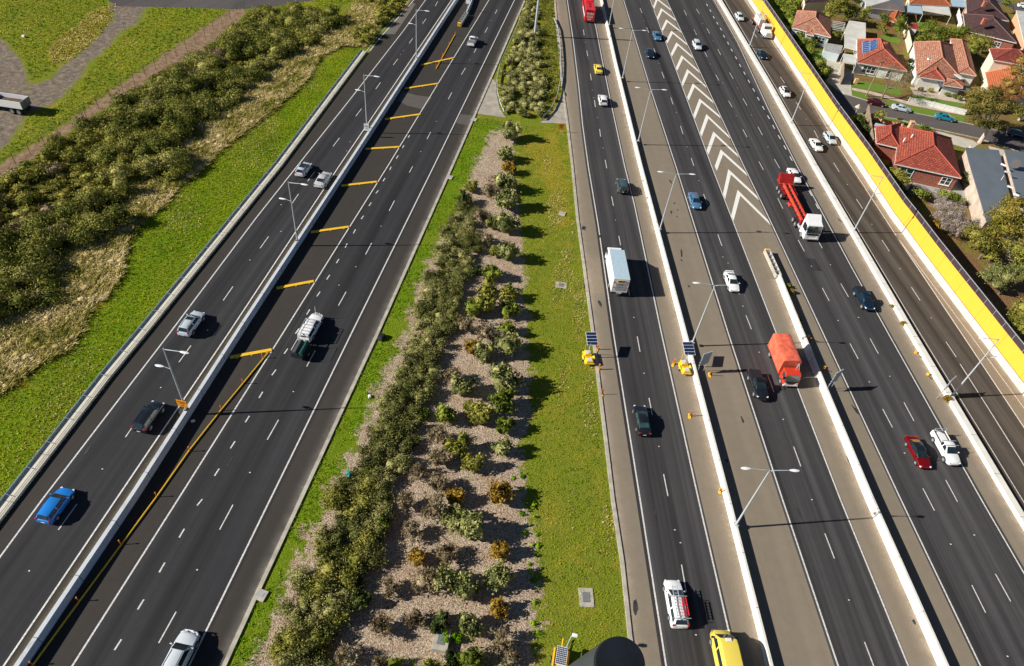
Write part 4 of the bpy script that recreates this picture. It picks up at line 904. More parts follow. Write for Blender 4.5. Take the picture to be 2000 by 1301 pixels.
# tipper truck at the left edge
r = place('tipper_truck', 'white tipper truck with open muddy body at the left edge', 'truck', 8, 203, h2((60, 215), (0, 206)), 1.0)
t = MB(); t.prism([(-4.3, 1.2), (2.2, 1.2), (2.2, 2.5), (-4.3, 2.5)], -1.25, -1.15); t.prism([(-4.3, 1.2), (2.2, 1.2), (2.2, 2.5), (-4.3, 2.5)], 1.15, 1.25)
t.box((-1.05, 0, 1.2), (6.5, 2.4, .15)); t.box((2.2, 0, 2.0), (.1, 2.4, 1.6)); t.build('tipper_body', MA['white_d'] if 'white_d' in MA else MA['white'], r)
t = MB(); t.box((-4.35, 0, 1.85), (.1, 2.5, 1.35)); t.build('tailgate', plain('dirty_grey', (.2, .19, .18, 1), .8, 0, .2, 1), r)
t = MB(); t.box((-1.05, 0, 1.5), (6.2, 2.25, .5)); t.build('soil_load', plain('brown_soil', (.09, .05, .03, 1), .9, 0, .3, 1, .5), r)
t = MB(); t.box((0, 0, .85), (8.5, .9, .3)); t.build('chassis', MA['dark'], r)
cab(r, 2.4, 4.4, 1.2, .5, 2.8, MA['white']); wheels(r, (3.4, -2.2, -3.45), 1.22, .5, .3, dual=(-2.2, -3.45))

# black tool trailer behind the canopy ute
r = place('box_trailer', 'black cage trailer with green roll towed by the white canopy ute', 'trailer', 588, 684, HL, .8)
t = MB(); t.box((0, 0, .72), (2.7, 1.5, .1)); t.build('floor', MA['black'], r)
for s_ in (-1, 1):
    t = MB(); t.box((0, s_ * .75, .98), (2.7, .05, .42)); t.tube([(-1.3, s_ * .75, 1.2), (-1.3, s_ * .75, 1.9), (1.3, s_ * .75, 1.9), (1.3, s_ * .75, 1.2)], .03, 4); t.build('side', MA['black'], r)
t = MB(); t.box((-1.35, 0, 1.05), (.05, 1.5, .6)); t.build('tailboard', MA['black'], r)
t = MB(); t.tube([(1.3, -.5, .6), (2.6, 0, .6)], .05, 4); t.tube([(1.3, .5, .6), (2.6, 0, .6)], .05, 4); t.build('drawbar', MA['black'], r)
t = MB(); t.tube([(-1.2, .35, 1.15), (1.2, .35, 1.15)], .36, 12); t.build('drum', plain('dark_grey_drum', (.06, .06, .07, 1)), r)
wheel(r, 0, -.88, .33); wheel(r, 0, .88, .33)
T_ = Matrix.Translation(r.location) @ Matrix.Rotation(HL, 4, 'Z')
o = MB().tube([(-1.1, -.38, 1.2), (1.25, -.38, 1.2)], .3, 12).build('green_roll', plain('dark_green_mesh', (.01, .10, .07, 1), .7, 0, .3, 6)); o.matrix_world = T_
tag(o, 'dark green roll lying along the right side of the black trailer', 'roll')
o = MB().tube([(-1.3, .62, 1.95), (1.9, .62, 1.95)], .06, 8).build('conduit_pipe', MA['plate']); o.matrix_world = T_
tag(o, 'long white pipe on the left rail of the black trailer', 'pipe')
# ---------------------------------------------------------------- street furniture
def lamp_head(root, x, z, dx, y=0):
    "flat elongated head at x, z pointing to sign dx"
    mb = MB(); rings = []
    for k, (t, wd, h) in enumerate(((0, .05, .05), (.15, .12, .09), (.5, .19, .11), (.85, .16, .09), (1.05, .05, .04))):
        rings.append([(x + dx * t, wd * math.cos(a), z + h * math.sin(a) * .7) for a in [i * math.pi / 4 for i in range(8)]])
    mb.loft(rings, closed=True); return mb.build('lamp_head', MA['lampwhite'], root, True)
MA['lampwhite'] = plain('lamp_white', (.78, .80, .80, 1), .35)
MA['pole'] = plain('pole_galvanised', (.52, .56, .58, 1), .45, .25, .04)
def pole(root, h, r0=.13, r1=.06):
    mb = MB(); mb.tube([(0, 0, 0), (0, 0, .5), (0, 0, h)], [r0, r0 * .95, r1], 10); mb.build('pole', MA['pole'], root)
    b = MB(); b.box((0, 0, .02), (.5, .5, .06)); b.build('base_plate', MA['pole'], root)
def lamp_double(px, py, h, label, z0):
    c = G(px, py, z0); t = thing('street_lamp', label, 'street lamp', c, rad(-AR), 'double-arm lamps on the white concrete barrier')
    pole(t, h)
    for s_ in (-1, 1):
        mb = MB(); mb.tube([(0, 0, h - .25), (s_ * .3, 0, h), (s_ * 2.1, 0, h + .18)], [.05, .05, .035], 6); mb.build('arm', MA['pole'], t)
        lamp_head(t, s_ * 2.0, h + .18, s_)
    return t
for i, (a, lab) in enumerate((((1216, 152), 'double-arm street lamp right of the yellow taxi, top of the second barrier pair'), ((1247, 275), 'double-arm street lamp right of and below the white hatchback'), ((1289, 447), 'double-arm street lamp left of the steel blue sedan'),
                        ((1353, 668), 'double-arm street lamp whose head hangs over the white sedan'), ((1438, 1024), 'double-arm street lamp lowest on the right, standing left of the lower middle road'))):
    lamp_double(a[0], a[1], 10.6, lab, .85)
lamp_double(1190, 48, 10.6, 'double-arm street lamp beside the red coach, head above the frame', .85)
def lamp_staggered(px, py, h, label, z0, grp, flip, brg, hl):
    c = G(px, py, z0); t = thing('street_lamp', label, 'street lamp', c, rad(-brg), grp); pole(t, h)
    for s_, zz, ln in ((flip, h - .05, 1.9), (-flip, hl, .8)):
        mb = MB(); mb.tube([(0, 0, zz - .1), (s_ * ln, 0, zz + .08)], [.05, .035], 6); mb.build('arm', MA['pole'], t)
        lamp_head(t, s_ * (ln - .05), zz + .08, s_)
    return t
g = 'lamps with a high and a low arm on the left barrier'
for a, lab in (((813.5, 113), 'grey street lamp with high and low arms, nearest the top of the left barrier'), ((717, 250), 'grey street lamp with the white speed sign on its pole'), ((581, 470), 'grey street lamp right of and below the two silver cars'), ((364, 800), 'grey street lamp with the orange sign near its foot')):
    lamp_staggered(a[0], a[1], 10.4, lab, 1.0, g, 1, AL, 7.2)
g = 'lamps with a high and a low arm on the broad barrier'
for a, lab in (((1465, 88), 'street lamp on the broad barrier beside the flatbed truck'), ((1545, 240), 'street lamp on the broad barrier left of the white coupe and sedan'), ((1668, 450), 'street lamp on the broad barrier right of the red skeletal truck'), ((1861, 771), 'street lamp on the broad barrier beside the framed sign back')):
    lamp_staggered(a[0], a[1], 11.0, lab, .55, g, -1, AR - 3, 7.6)
# tall column and stub in the planted island
c = G(1044, 71); t = thing('gantry_column', 'thick grey steel column rising from the planted island at the top', 'column', c); MB().tube([(0, 0, 0), (0, 0, 14)], .30, 16, .26).build('column', MA['pole'], t, True); MB().box((0, 0, .1), (1.1, 1.1, .2)).build('footing', MA['conc'], t)
c = G(1040, 92); t = thing('bollard_post', 'short grey post among the island shrubs below the thick column', 'post', c); MB().tube([(0, 0, 0), (0, 0, 1.3)], .22, 12).build('post', MA['pole'], t, True); MB().box((-.3, 0, .2), (1.2, .8, .4)).build('footing', MA['conc'], t)

def sign(px, py, z, w_, h_, mat, label, rz, name='road_sign', post=True, tilt=0, draw=None):
    c = G(px, py, z) + (Vector((0, 0, 0)) if post else dirv(-rz * 57.3) * -.35); t = thing(name, label, 'sign', (c.x, c.y, 0), rz)
    b = MB(); b.box((0, 0, z), (w_, .05, h_)); b.build('panel', mat, t, bevel=.01)
    if post: MB().tube([(0, .06, 0), (0, .06, z + h_ * .3)], .04, 6).build('post', MA['pole'], t)
    if draw: draw(t, z)
    return t
def orange_lines(t, z):
    for dz, wd in ((.32, .95), (.05, .6), (-.25, .35)):
        MB().box((0, -.03, z + dz), (wd, .012, .10)).build('lettering_line', MA['black'], t)
MA['signorange'] = plain('sign_orange', (.80, .30, .01, 1), .5, 0, .05)
sign(358.5, 784, 2.2, 1.25, 1.15, MA['signorange'], 'orange roadwork sign strapped low to a lamp pole beside the black wagon', rad(-AL), draw=orange_lines, post=False)
sign(1096, 247, 1.3, 1.2, 1.2, MA['signorange'], 'orange sign standing on the grass tip below the planted island', rad(8), draw=orange_lines)
def speed(t, z):
    q = MB()
    for k in range(20):
        a, b = k * math.pi / 10, (k + 1) * math.pi / 10
        q.quad(*[(math.cos(u) * rr, -.035, z + .16 + math.sin(u) * rr) for u, rr in ((a, .36), (b, .36), (b, .29), (a, .29))])
    q.build('red_ring', MA['dkring'], t, recalc=False)
    MB().box((0, -.03, z + .17), (.3, .012, .16)).build('lettering_line', MA['black'], t)
    MB().box((0, -.03, z - .35), (.7, .012, .3)).build('lower_plate', plain('sign_grey', (.5, .55, .55, 1)), t)
MA['dkring'] = plain('dark_red_ring', (.10, .015, .02, 1))
sign(717, 247, 2.0, .95, 1.35, MA['plate'], 'white speed sign with dark ring on a lamp pole in the left barrier', rad(-AL), draw=speed, post=False)
sign(914, 3, 2.4, 1.0, 1.1, MA['plate'], 'white sign on a post behind the narrow barrier at the top', rad(-AL))
# framed sign backs
def framed(px, py, label, rz):
    c = G(px, py, 0); t = thing('sign_back', label, 'sign', c, rz)
    for s_ in (-1, 1):
        MB().tube([(s_ * .55, 0, 0), (s_ * .55, 0, 3.9)], .035, 6).build('post', MA['steel'], t)
    MB().box((0, -.05, 2.75), (1.5, .04, 2.3)).build('panel', plain('sign_back_grey', (.34, .42, .46, 1), .5), t)
    for z in (1.65, 2.2, 2.75, 3.3, 3.85): MB().box((0, .0, z), (1.6, .08, .08)).build('rail', MA['steel'], t)
framed(1367, 727, 'grey framed sign back casting a square shadow, by the right solar trailer', rad(-AR + 25))
framed(1617, 762, 'grey framed sign back just right of the second barrier, below the red truck', rad(-AR + 32))
framed(1833, 775, 'grey framed sign back standing on the broad barrier near the lamp', rad(-AR + 38))

# delineator bollards with orange heads
def bollard(px, py, label, lean=0.0, rz=0.0, grp='orange striped temporary bollards'):
    c = G(px, py); t = thing('traffic_bollard', label, 'bollard', c, rz, grp)
    m4 = Matrix.Rotation(lean, 4, 'X')
    def L(mb): mb.v = [tuple(m4 @ Vector(v)) for v in mb.v]; return mb
    L(MB().box((0, 0, .05), (.35, .85, .10), top=.85)).build('base', MA['yellow'], t)
    L(MB().box((0, 0, .62), (.20, .07, 1.05))).build('panel', MA['orange'], t, bevel=.02)
    for z in (.4, .65, .9): L(MB().box((0, 0, z), (.215, .085, .08), ry=.5)).build('stripe', MA['black'], t)
for px, py, lab, ln in ((1166, 683, 'striped bollard touching the left solar trailer', 0), (1169, 722, 'striped bollard on the kerb just below the left solar trailer', 0), (1175, 771, 'striped bollard on the kerb, second below the left solar trailer', 0),
        (1315, 712, 'striped bollard left of the right solar trailer', 0), (1386, 733, 'striped bollard right of the barrier under the square shadow', .2), (1347, 813, 'striped bollard with loose wire standing below the right solar trailer', 0), (1406, 960, 'striped bollard leaning at the barrier foot, right of the black sedan', .3),
        (1579, 659, 'fallen orange bollard right of the barrier beside the red truck box', .9), (1609, 720, 'fallen orange bollard right of the barrier beside the red truck cab', .8), (1788, 690, 'fallen orange bollard above its twin by the broad barrier', 1.1), (1811, 733, 'fallen orange bollard just above the framed sign on the broad barrier', 1.1), (1553, 622, 'orange bollard in the weeds right of the barrier', .3)):
    bollard(px, py, lab, ln, R.uniform(-.5, .5))

# yellow lane bars and the yellow rail with orange posts
BARS = [(823,127,886,113),(791,173,857,163),(752,233,822,223),(714,291,781,287),(666,363,737,355),(607,453.5,682,443),(540,563,614,549),(449,698,532,683)]
ords = ['first', 'second', 'third', 'fourth', 'fifth', 'sixth', 'seventh', 'lowest']
for i, (a, b, c, e) in enumerate(BARS):
    p, q = G(a, b, .06), G(c, e, .06); m = (p + q) / 2; v = q - p; Ln = v.length
    t = thing('lane_divider', ords[i] + ' yellow bar from the top, lying across the closed left lane', 'lane divider', (m.x, m.y, .004), math.atan2(v.y, v.x), 'yellow bars across the closed lane')
    MB().box((0, 0, .06), (Ln, .52, .12), top=.97).build('bar', MA['yellow'], t, bevel=.02)
    for k in (-.35, 0, .35): MB().box((k * Ln, -.32, .04), (.14, .16, .08)).build('foot', MA['yellow'], t)
def rail(pts, label, posts):
    P_ = Gs(pts); org = P_[0]; t = thing('barrier_rail', label, 'barrier', org)
    mb = MB(); mb.tube([q - org + Vector((0, 0, .10)) for q in P_], .09, 6); mb.build('rail', MA['yellow'], t)
    for x, y in posts:
        q = G(x, y) - org; MB().tube([q, q + Vector((0, 0, .95))], .045, 6).build('post', MA['orange'], t)
        MB().box(q + Vector((0, 0, .85)), (.12, .12, .10)).build('post_cap', MA['signorange'], t)
rail([(524,690),(510,707),(475,750),(432,802),(370,881),(306,972),(237,1065),(155,1176),(66,1298),(-10,1400)], 'long yellow rail with orange posts in the closed left lane', [(513,700),(475,750),(433,802),(371,882),(307,971),(237,1064),(155,1175),(65,1300)])
rail([(852,135),(889,68)], 'short yellow rail with orange posts below the narrow barrier', [(852,134),(864,112),(877,90),(889,70)])
rail([(786,22),(806,-2),(825,-28)], 'yellow and orange rail on the top left shoulder', [(787,21),(797,9),(808,-4)])

# crash cushions
def cushion(name, label, px, py, px2, py2, h, head):
    a, b = G(px, py), G(px2, py2); v = b - a; t = thing(name, label, 'crash cushion', a, math.atan2(v.y, v.x)); Ln = v.length
    for s_ in (-1, 1):
        MB().box((Ln / 2, s_ * .42, h * .55), (Ln, .07, h * .8)).build('side_rail', MA['kerb'], t)
    n_ = 7
    for k in range(n_): MB().box((.3 + (Ln - .4) * k / (n_ - 1), 0, h * .6), (.10, .8, h * .7)).build('diaphragm', MA['steel'], t)
    MB().box((-.15, 0, h * .55), (.35, .95, h * .95)).build('nose', head, t, bevel=.08)
    for s_ in (-1, 1): MB().box((-.335, s_ * .2, h * .6), (.02, .12, .5), ry=0).build('chevron_stripe', MA['black'], t)
cushion('crash_cushion', 'grey crash cushion with yellow chevron nose ahead of the narrow barrier', 898, 52, 911, 31, 1.0, MA['yellow'])
cushion('crash_cushion', 'long cream and black crash cushion at the start of the middle barrier', 1496, 497, 1518, 546, 1.0, plain('orange_nose', (.75, .42, .14, 1), .6))

# solar trailers
MA['solar'] = plain('solar_cells', (.012, .025, .075, 1), .18, 0, .15, 3, 0, .5)
def solar_trailer(px, py, label, rz):
    c = G(px, py, .4); t = thing('solar_trailer', label, 'trailer', (c.x, c.y, 0), rz, 'yellow solar-powered traffic trailers'); t.scale = (.88, .88, .88)
    MB().box((0, 0, .55), (1.5, 2.7, .25)).build('chassis', MA['yellow'], t, bevel=.05)
    for s_ in (-1, 1):
        MB().box((0, s_ * .75, .85), (1.15, 1.05, .4), top=.85).build('battery_box', MA['yellow'], t, bevel=.05)
        MB().box((0, s_ * .78, 1.07), (.72, .62, .04)).build('box_lid', plain('grey_lid', (.62, .60, .56, 1)), t)
        MB().prism([(-.35, .5), (.35, .5), (.25, .78), (-.25, .78)], s_ * .0 - .0, .01).build('bracket', MA['yellow'], t)
        wheel(t, s_ * .85, 0, .33).rotation_euler = (0, 0, rad(90))
        MB().box((s_ * .85, 0, .72), (.28, .95, .08)).build('mudguard', plain('bright_yellow', (.9, .8, .02, 1), .4), t, bevel=.03)
    MB().tube([(0, .5, .6), (0, .5, 3.1)], .07, 8).build('mast', MA['pole'], t)
    MB().tube([(-.4, 1.3, .8), (-.6, .9, 2.6)], .04, 5).build('strut', MA['yellow'], t)
    f = MB(); m3 = Matrix.Rotation(rad(14), 3, 'X'); cen = Vector((.3, 1.5, 3.3))
    def pt(x, y, z): return cen + m3 @ Vector((x, y, z))
    w_, l_ = .84, 2.35; f.quad(pt(-w_, -l_ / 2 * 1, 0), pt(w_, -l_ / 2, 0), pt(w_, l_ / 2, 0), pt(-w_, l_ / 2, 0)); f.quad(pt(-w_, -l_ / 2, -.06), pt(-w_, l_ / 2, -.06), pt(w_, l_ / 2, -.06), pt(w_, -l_ / 2, -.06)); f.build('panel_frame', MA['plate'], t, recalc=False)
    for k in range(4):
        y0 = -l_ / 2 + .05 + k * (l_ - .05) / 4; y1 = y0 + (l_ - .05) / 4 - .06
        q = MB(); q.quad(pt(-w_ + .05, y0, .012), pt(w_ - .05, y0, .012), pt(w_ - .05, y1, .012), pt(-w_ + .05, y1, .012)); q.build('solar_panel', MA['solar'], t, recalc=False)
solar_trailer(1149, 700, 'yellow solar trailer on the grass kerb, left of the left lane line', rad(-AR + 4))
solar_trailer(1337, 719, 'yellow solar trailer against the white barrier, near the grey sign back', rad(-AR + 4))
c = G(1094, 1290, .6); t = thing('camera_trailer', 'yellow trailer with leaning mast and gridded solar panel at the bottom edge', 'trailer', (c.x, c.y, 0), rad(-6))
MB().box((0, 0, .5), (1.3, 2.0, .5)).build('chassis', MA['yellow'], t, bevel=.05)
MB().tube([(0, 1.0, .5), (0, 2.1, .6)], .06, 6).build('drawbar', MA['yellow'], t)
for s_ in (-1, 1):
    wheel(t, s_ * .8, 0, .3).rotation_euler = (0, 0, rad(90)); MB().box((s_ * .72, .1, .9), (.12, 1.7, .1)).build('side_rail', MA['yellow'], t)
q = MB(); q.box((0, .1, 1.5), (1.0, 1.7, .06)); q.build('panel_frame', MA['plate'], t)
for i in range(6):
    for j in range(9): MB().box((-.40 + i * .16, -.62 + j * .18, 1.535), (.13, .14, .01)).build('solar_cell', MA['solar'], t)
MB().tube([(.3, .9, .6), (.42, 1.1, 3.6), (.5, 1.1, 4.2)], .05, 6).build('mast', MA['pole'], t)
MB().box((.7, 1.1, 4.2), (.5, .3, .25)).build('camera_head', MA['lampwhite'], t, bevel=.04)

# guard rails round the island
def guardrail(pts, label, posts_side):
    P_ = resample(Gs(pts), 2.2); org = P_[0]; t = thing('guard_rail', label, 'guard rail', org)
    lpf = []
    for i, p in enumerate(P_):
        tt = (P_[min(i + 1, len(P_) - 1)] - P_[max(i - 1, 0)]).normalized(); s_ = Vector((tt.y, -tt.x, 0))
        lpf.append([p - org + s_ * a + Vector((0, 0, h)) for a, h in ((.0, .45), (.06, .55), (0, .62), (.06, .70), (0, .8), (-.03, .8), (-.03, .45))])
    mb = MB(); mb.loft(lpf, closed=True); mb.build('rail', MA['steel'], t)
    for i, p in enumerate(P_):
        q = p - org; MB().box(q + Vector((0, 0, .38)), (.14, .2, .8)).build('post', MA['bark_d'], t)
MA['bark_d'] = plain('weathered_timber', (.12, .10, .08, 1), .85)
guardrail([(1019,36),(1008,60),(992,95),(976,130),(970,160),(971,185),(976,205),(984,224)], 'curved steel guard rail along the left edge of the planted island', 1)
guardrail([(1081,40),(1089,60),(1093,90),(1095,125),(1094,160),(1088,190),(1076,216),(1059,235)], 'curved steel guard rail along the right edge of the planted island', -1)

# chain-link fence by the dirt track
FP = [(32,322.5),(61,304),(89,286),(117,266),(144,250),(169,229.5),(193,212.5),(217.5,196),(241.5,180.5),(264,166),(285,150),(305,137),(326,122.5),(346,114),(365,99),(382.5,86),(401,74.5),(417.5,61),(434,49),(451,40),(463,26),(479,20)]
P_ = Gs(FP); P_.insert(0, P_[0] + (P_[0] - P_[1])); org = P_[0]; t = thing('chain_fence', 'wire mesh fence on thin dark posts beside the dirt track', 'fence', org)
for p in P_: MB().tube([p - org, p - org + Vector((0, 0, 2.3))], .045, 5).build('post', MA['bark_d'], t)
mm, n_, b_ = newmat('wire_mesh'); tr = N(n_, 'BsdfTransparent'); mx = N(n_, 'MixShader'); b_.inputs['Base Color'].default_value = (.10, .10, .09, 1)
wv = N(n_, 'TexWave'); wv.inputs['Scale'].default_value = 3.0; wv.bands_direction = 'DIAGONAL'
n_.links.new(pos(n_), wv.inputs['Vector']); mx.inputs[0].default_value = .16; n_.links.new(tr.outputs[0], mx.inputs[1]); n_.links.new(b_.outputs[0], mx.inputs[2])
n_.links.new(ramp(n_, wv.outputs['Fac'], [(.6, (.05, .05, .05)), (.9, (.3, .3, .3))]).outputs[0], mx.inputs[0])
n_.links.new(mx.outputs[0], n_.nodes['Material Output'].inputs[0])
mb = MB()
for a, b in zip(P_, P_[1:]): mb.quad(a - org, b - org, b - org + Vector((0, 0, 2.2)), a - org + Vector((0, 0, 2.2)))
mb.build('mesh', mm, t, recalc=False)
mb = MB(); mb.tube([p - org + Vector((0, 0, 2.22)) for p in P_], .025, 4); mb.build('top_wire', MA['bark_d'], t)
# small things on the verges
c = G(524, 37); t = thing('utility_cabinet', 'pale blue cabinet on a white slab in the scrub at the top left', 'cabinet', c, .2); MB().box((0, 0, .9), (.9, .6, 1.8)).build('cabinet', plain('pale_blue_box', (.35, .58, .62, 1)), t, bevel=.03); MB().box((-.4, -.5, .05), (1.8, 1.5, .12)).build('slab', MA['kerb'], t)
def pit(px, py, label, sx, sy, rz, h=.25):
    c = G(px, py); t = thing('drain_pit', label, 'drain', c, rz, 'concrete drain pits in the median'); MB().box((0, 0, h / 2 - .02), (sx, sy, h)).build('surround', MA['kerb'], t, bevel=.02)
    m_ = MB()
    for k in range(9): m_.box((-.32 + k * .08, 0, h), (.035, sy * .5, .03))
    m_.build('grate', MA['steel'], t); MB().box((0, 0, h - .012), (.72, sy * .52, .01 + .02)).build('opening', MA['black'], t)
pit(862, 1253, 'raised concrete drain pit beside the bright green shrub at the bottom of the median', 1.5, 2.1, -.05, .7); pit(1096, 557, 'flat drain pit in the grass level with the white box truck', 1.7, 1.4, 0, .06); pit(1145, 1167, 'flat drain pit with grate in the lower grass strip', 1.5, 2.0, .1, .06)
def pit2(px, py, label):
    c = G(px, py); t = thing('kerb_pit', label, 'drain', (c.x, c.y, .0), -.2, 'kerb-side concrete lids'); MB().box((0, 0, .06), (1.1, 1.1, .16)).build('lid', MA['kerb'], t, bevel=.02); MB().box((0, 0, .145), (.5, .5, .02)).build('handle_plate', MA['steel'], t)
for x, y, lab in ((878, 347, 'pale lid by the left kerb, below the planted island'), (926, 234, 'pale lid at the left kerb right under the concrete apron'), (510, 1163, 'pale lid at the kerb near the bottom of the left road'), (1098, 418, 'small pale lid by the right kerb')): pit2(x, y, lab)
def kerbring(px, py, label):
    c = G(px, py); t = thing('concrete_ring', label, 'drain', c, rad(20), 'twin-hole concrete lids in the mulch'); 
    m_ = MB(); m_.tube([(-.45, 0, .12), (-.25, .45, .12), (.9, .45, .12), (1.2, 0, .12), (.9, -.45, .12), (-.25, -.45, .12), (-.45, 0, .12)], .13, 5); m_.build('rim', MA['kerb'], t)
    MB().tube([(.7, 0, .02), (.7, 0, .16)], .32, 12).build('hole', plain('brown_fill', (.13, .06, .04, 1)), t); MB().tube([(-.02, 0, .02), (-.02, 0, .16)], .30, 12).build('hole', MA['bark_d'], t); MB().box((.35, 0, .06), (1.2, .8, .1)).build('slab', MA['kerb'], t)
kerbring(961, 637, 'oval twin-hole concrete lid in sun, upper of the two among the shrubs'); kerbring(967, 715, 'oval twin-hole concrete lid half in shade, lower of the two among the shrubs')
def litter(px, py, label, mat, s=.35, name='litter', cat='litter'):
    c = G(px, py, .05); t = MB().box((0, 0, s * .3), (s * 1.4, s, s * .6), top=.7).build(name, mat, None, bevel=.04); t.location = c; t.rotation_euler = (0, 0, R.random() * 3); tag(t, label, cat)
litter(745, 660, 'torn black plastic bag on the green kerb grass', MA['black'], .9, 'plastic_bag', 'bag')
litter(682, 926, 'teal plastic scrap beside the hedge, lower left of the median', plain('teal_scrap', (.0, .35, .30, 1)), .6); litter(842, 1215, 'small blue scrap above the raised drain pit', plain('blue_scrap', (.12, .30, .55, 1)), .4)
litter(377, 823, 'white bottle lying in the barrier shadow beside the orange sign', MA['plate'], .35, 'bottle', 'bottle'); litter(722, 775, 'white scrap at the edge of the mulch left of the hedge', MA['plate'], .4)
litter(47, 72, 'pale orange broken frame lying on the grass at the top left', MA['conc_white'], .6, 'broken_frame', 'debris')
# skid tube of the aircraft the photograph was taken from
q0 = Vector((0, 0, CAM_H)); 
def near(px, py, dist):
    v = (fw * FPX + rt * (px - 1000) - up * (py - 650.5)).normalized(); return q0 + v * dist
a, b = near(1211, 1296, 1.0), near(1060, 1372, 1.75)
ax = (a - b).normalized(); t = thing('skid_tube', 'black end of the aircraft skid tube at the bottom edge', 'skid tube', b)
mb = MB(); Ln = (a - b).length; mb.tube([Vector((0, 0, 0)), ax * Ln * .5, ax * Ln * .97, ax * Ln], [.031, .032, .033, .032], 40, cap=False); mb.build('tube', plain('painted_tube', (.05, .06, .07, 1), .35), t, True)
mb = MB(); mb.tube([ax * Ln * .99, ax * (Ln + .004)], [.033, .032], 40); mb.build('end_cap', plain('cap_black', (.004, .006, .010, 1), .5, 0, .3, 30), t)
# ---------------------------------------------------------------- vegetation
def foliage_mat(name, cols, scale=.6, rough=.75, var=.5, trans=.15):
    m, n, b = newmat(name); g_ = N(n, 'NewGeometry'); P = g_.outputs['Position']
    n1 = noise(n, scale, 3, P, .6)
    f = mth(n, 'ADD', mth(n, 'MULTIPLY', g_.outputs['Random Per Island'], var), mth(n, 'MULTIPLY', n1.outputs[0], 1 - var * .6))
    f = mth(n, 'ADD', f, mth(n, 'MULTIPLY_ADD', n1.outputs[0], 1.1, -.55 - .12))
    k = len(cols) - 1
    rp = ramp(n, f, [(.12 + .72 * i / k, c) for i, c in enumerate(cols)])
    n.links.new(rp.outputs[0], b.inputs['Base Color']); b.inputs['Roughness'].default_value = rough; b.inputs['Specular IOR Level'].default_value = .06
    if trans:
        t = N(n, 'BsdfTranslucent'); n.links.new(rp.outputs[0], t.inputs[0]); x = N(n, 'MixShader'); x.inputs[0].default_value = trans
        n.links.new(b.outputs[0], x.inputs[1]); n.links.new(t.outputs[0], x.inputs[2]); n.links.new(x.outputs[0], n.nodes['Material Output'].inputs[0])
    return m
def unit(v): return v / np.maximum(1e-6, np.linalg.norm(v, axis=-1, keepdims=True))
def leaf_quads(c, nrm, size, asp=.55, jit=.55, rs=NR):
    n = len(c); nn = unit(nrm + rs.normal(0, jit, (n, 3))); t = unit(np.cross(nn, rs.normal(0, 1, (n, 3)))); bt = np.cross(nn, t)
    s = size[:, None]; t = t * s; bt = bt * s * asp
    V = np.stack([c - t, c + bt * .9, c + t, c - bt * .9], 1).reshape(-1, 3)
    return V
def blob_cloud(blobs, leaf, dens, rs=NR, clumps=14, core=True, spiky=0.0, asp=.55, jit=.85):
    "blobs: (x, y, z, rx, ry, rz); returns leaf vertices (N*4,3) and core blobs"
    out = []
    for (x, y, z, rx, ry, rz) in blobs:
        area = 2 * math.pi * ((rx * ry + rx * rz + ry * rz) / 3) * 1.5; n = max(20, int(area * dens))
        K = max(5, int(clumps * (rx * ry) ** .5 / 1.2)); cd_ = unit(rs.normal(0, 1, (K, 3))); cd_[:, 2] = np.abs(cd_[:, 2]) * 1.1 - .15; cd_ = unit(cd_)
        cs = rs.uniform(.72, 1.08, K); w_ = rs.randint(0, K, n)
        cc = cd_[w_] * cs[w_][:, None]; off = unit(rs.normal(0, 1, (n, 3))) * rs.uniform(.06, .46, (n, 1)) * (1 + 0 * cs[w_][:, None])
        p = cc * .80 + off
        nr = unit(off * 1.0 + cc * .6)
        if spiky: nr = unit(np.cross(p, rs.normal(0, 1, (n, 3))))
        p = p * np.array([rx, ry, rz]) + np.array([x, y, z]); keep = p[:, 2] > .03; p = p[keep]; nr = nr[keep]
        out.append(leaf_quads(p, nr, rs.uniform(.7, 1.3, len(p)) * leaf, asp, jit, rs))
    return np.concatenate(out)
ICO_V = ICO_F = None
def core_mesh(blobs, k=.72, rs=NR):
    global ICO_V, ICO_F
    if ICO_V is None:
        bm = bmesh.new(); bmesh.ops.create_icosphere(bm, subdivisions=2, radius=1); ICO_V = np.array([v.co[:] for v in bm.verts]); ICO_F = np.array([[v.index for v in f.verts] for f in bm.faces]); bm.free()
    V, F = [], []
    for i, (x, y, z, rx, ry, rz) in enumerate(blobs):
        v = ICO_V * (1 + rs.uniform(-.18, .14, (len(ICO_V), 1))) * k * np.array([rx, ry, rz]) + np.array([x, y, z]); v[:, 2] = np.maximum(v[:, 2], 0)
        V.append(v); F.append(ICO_F + i * len(ICO_V))
    return np.concatenate(V), np.concatenate(F)
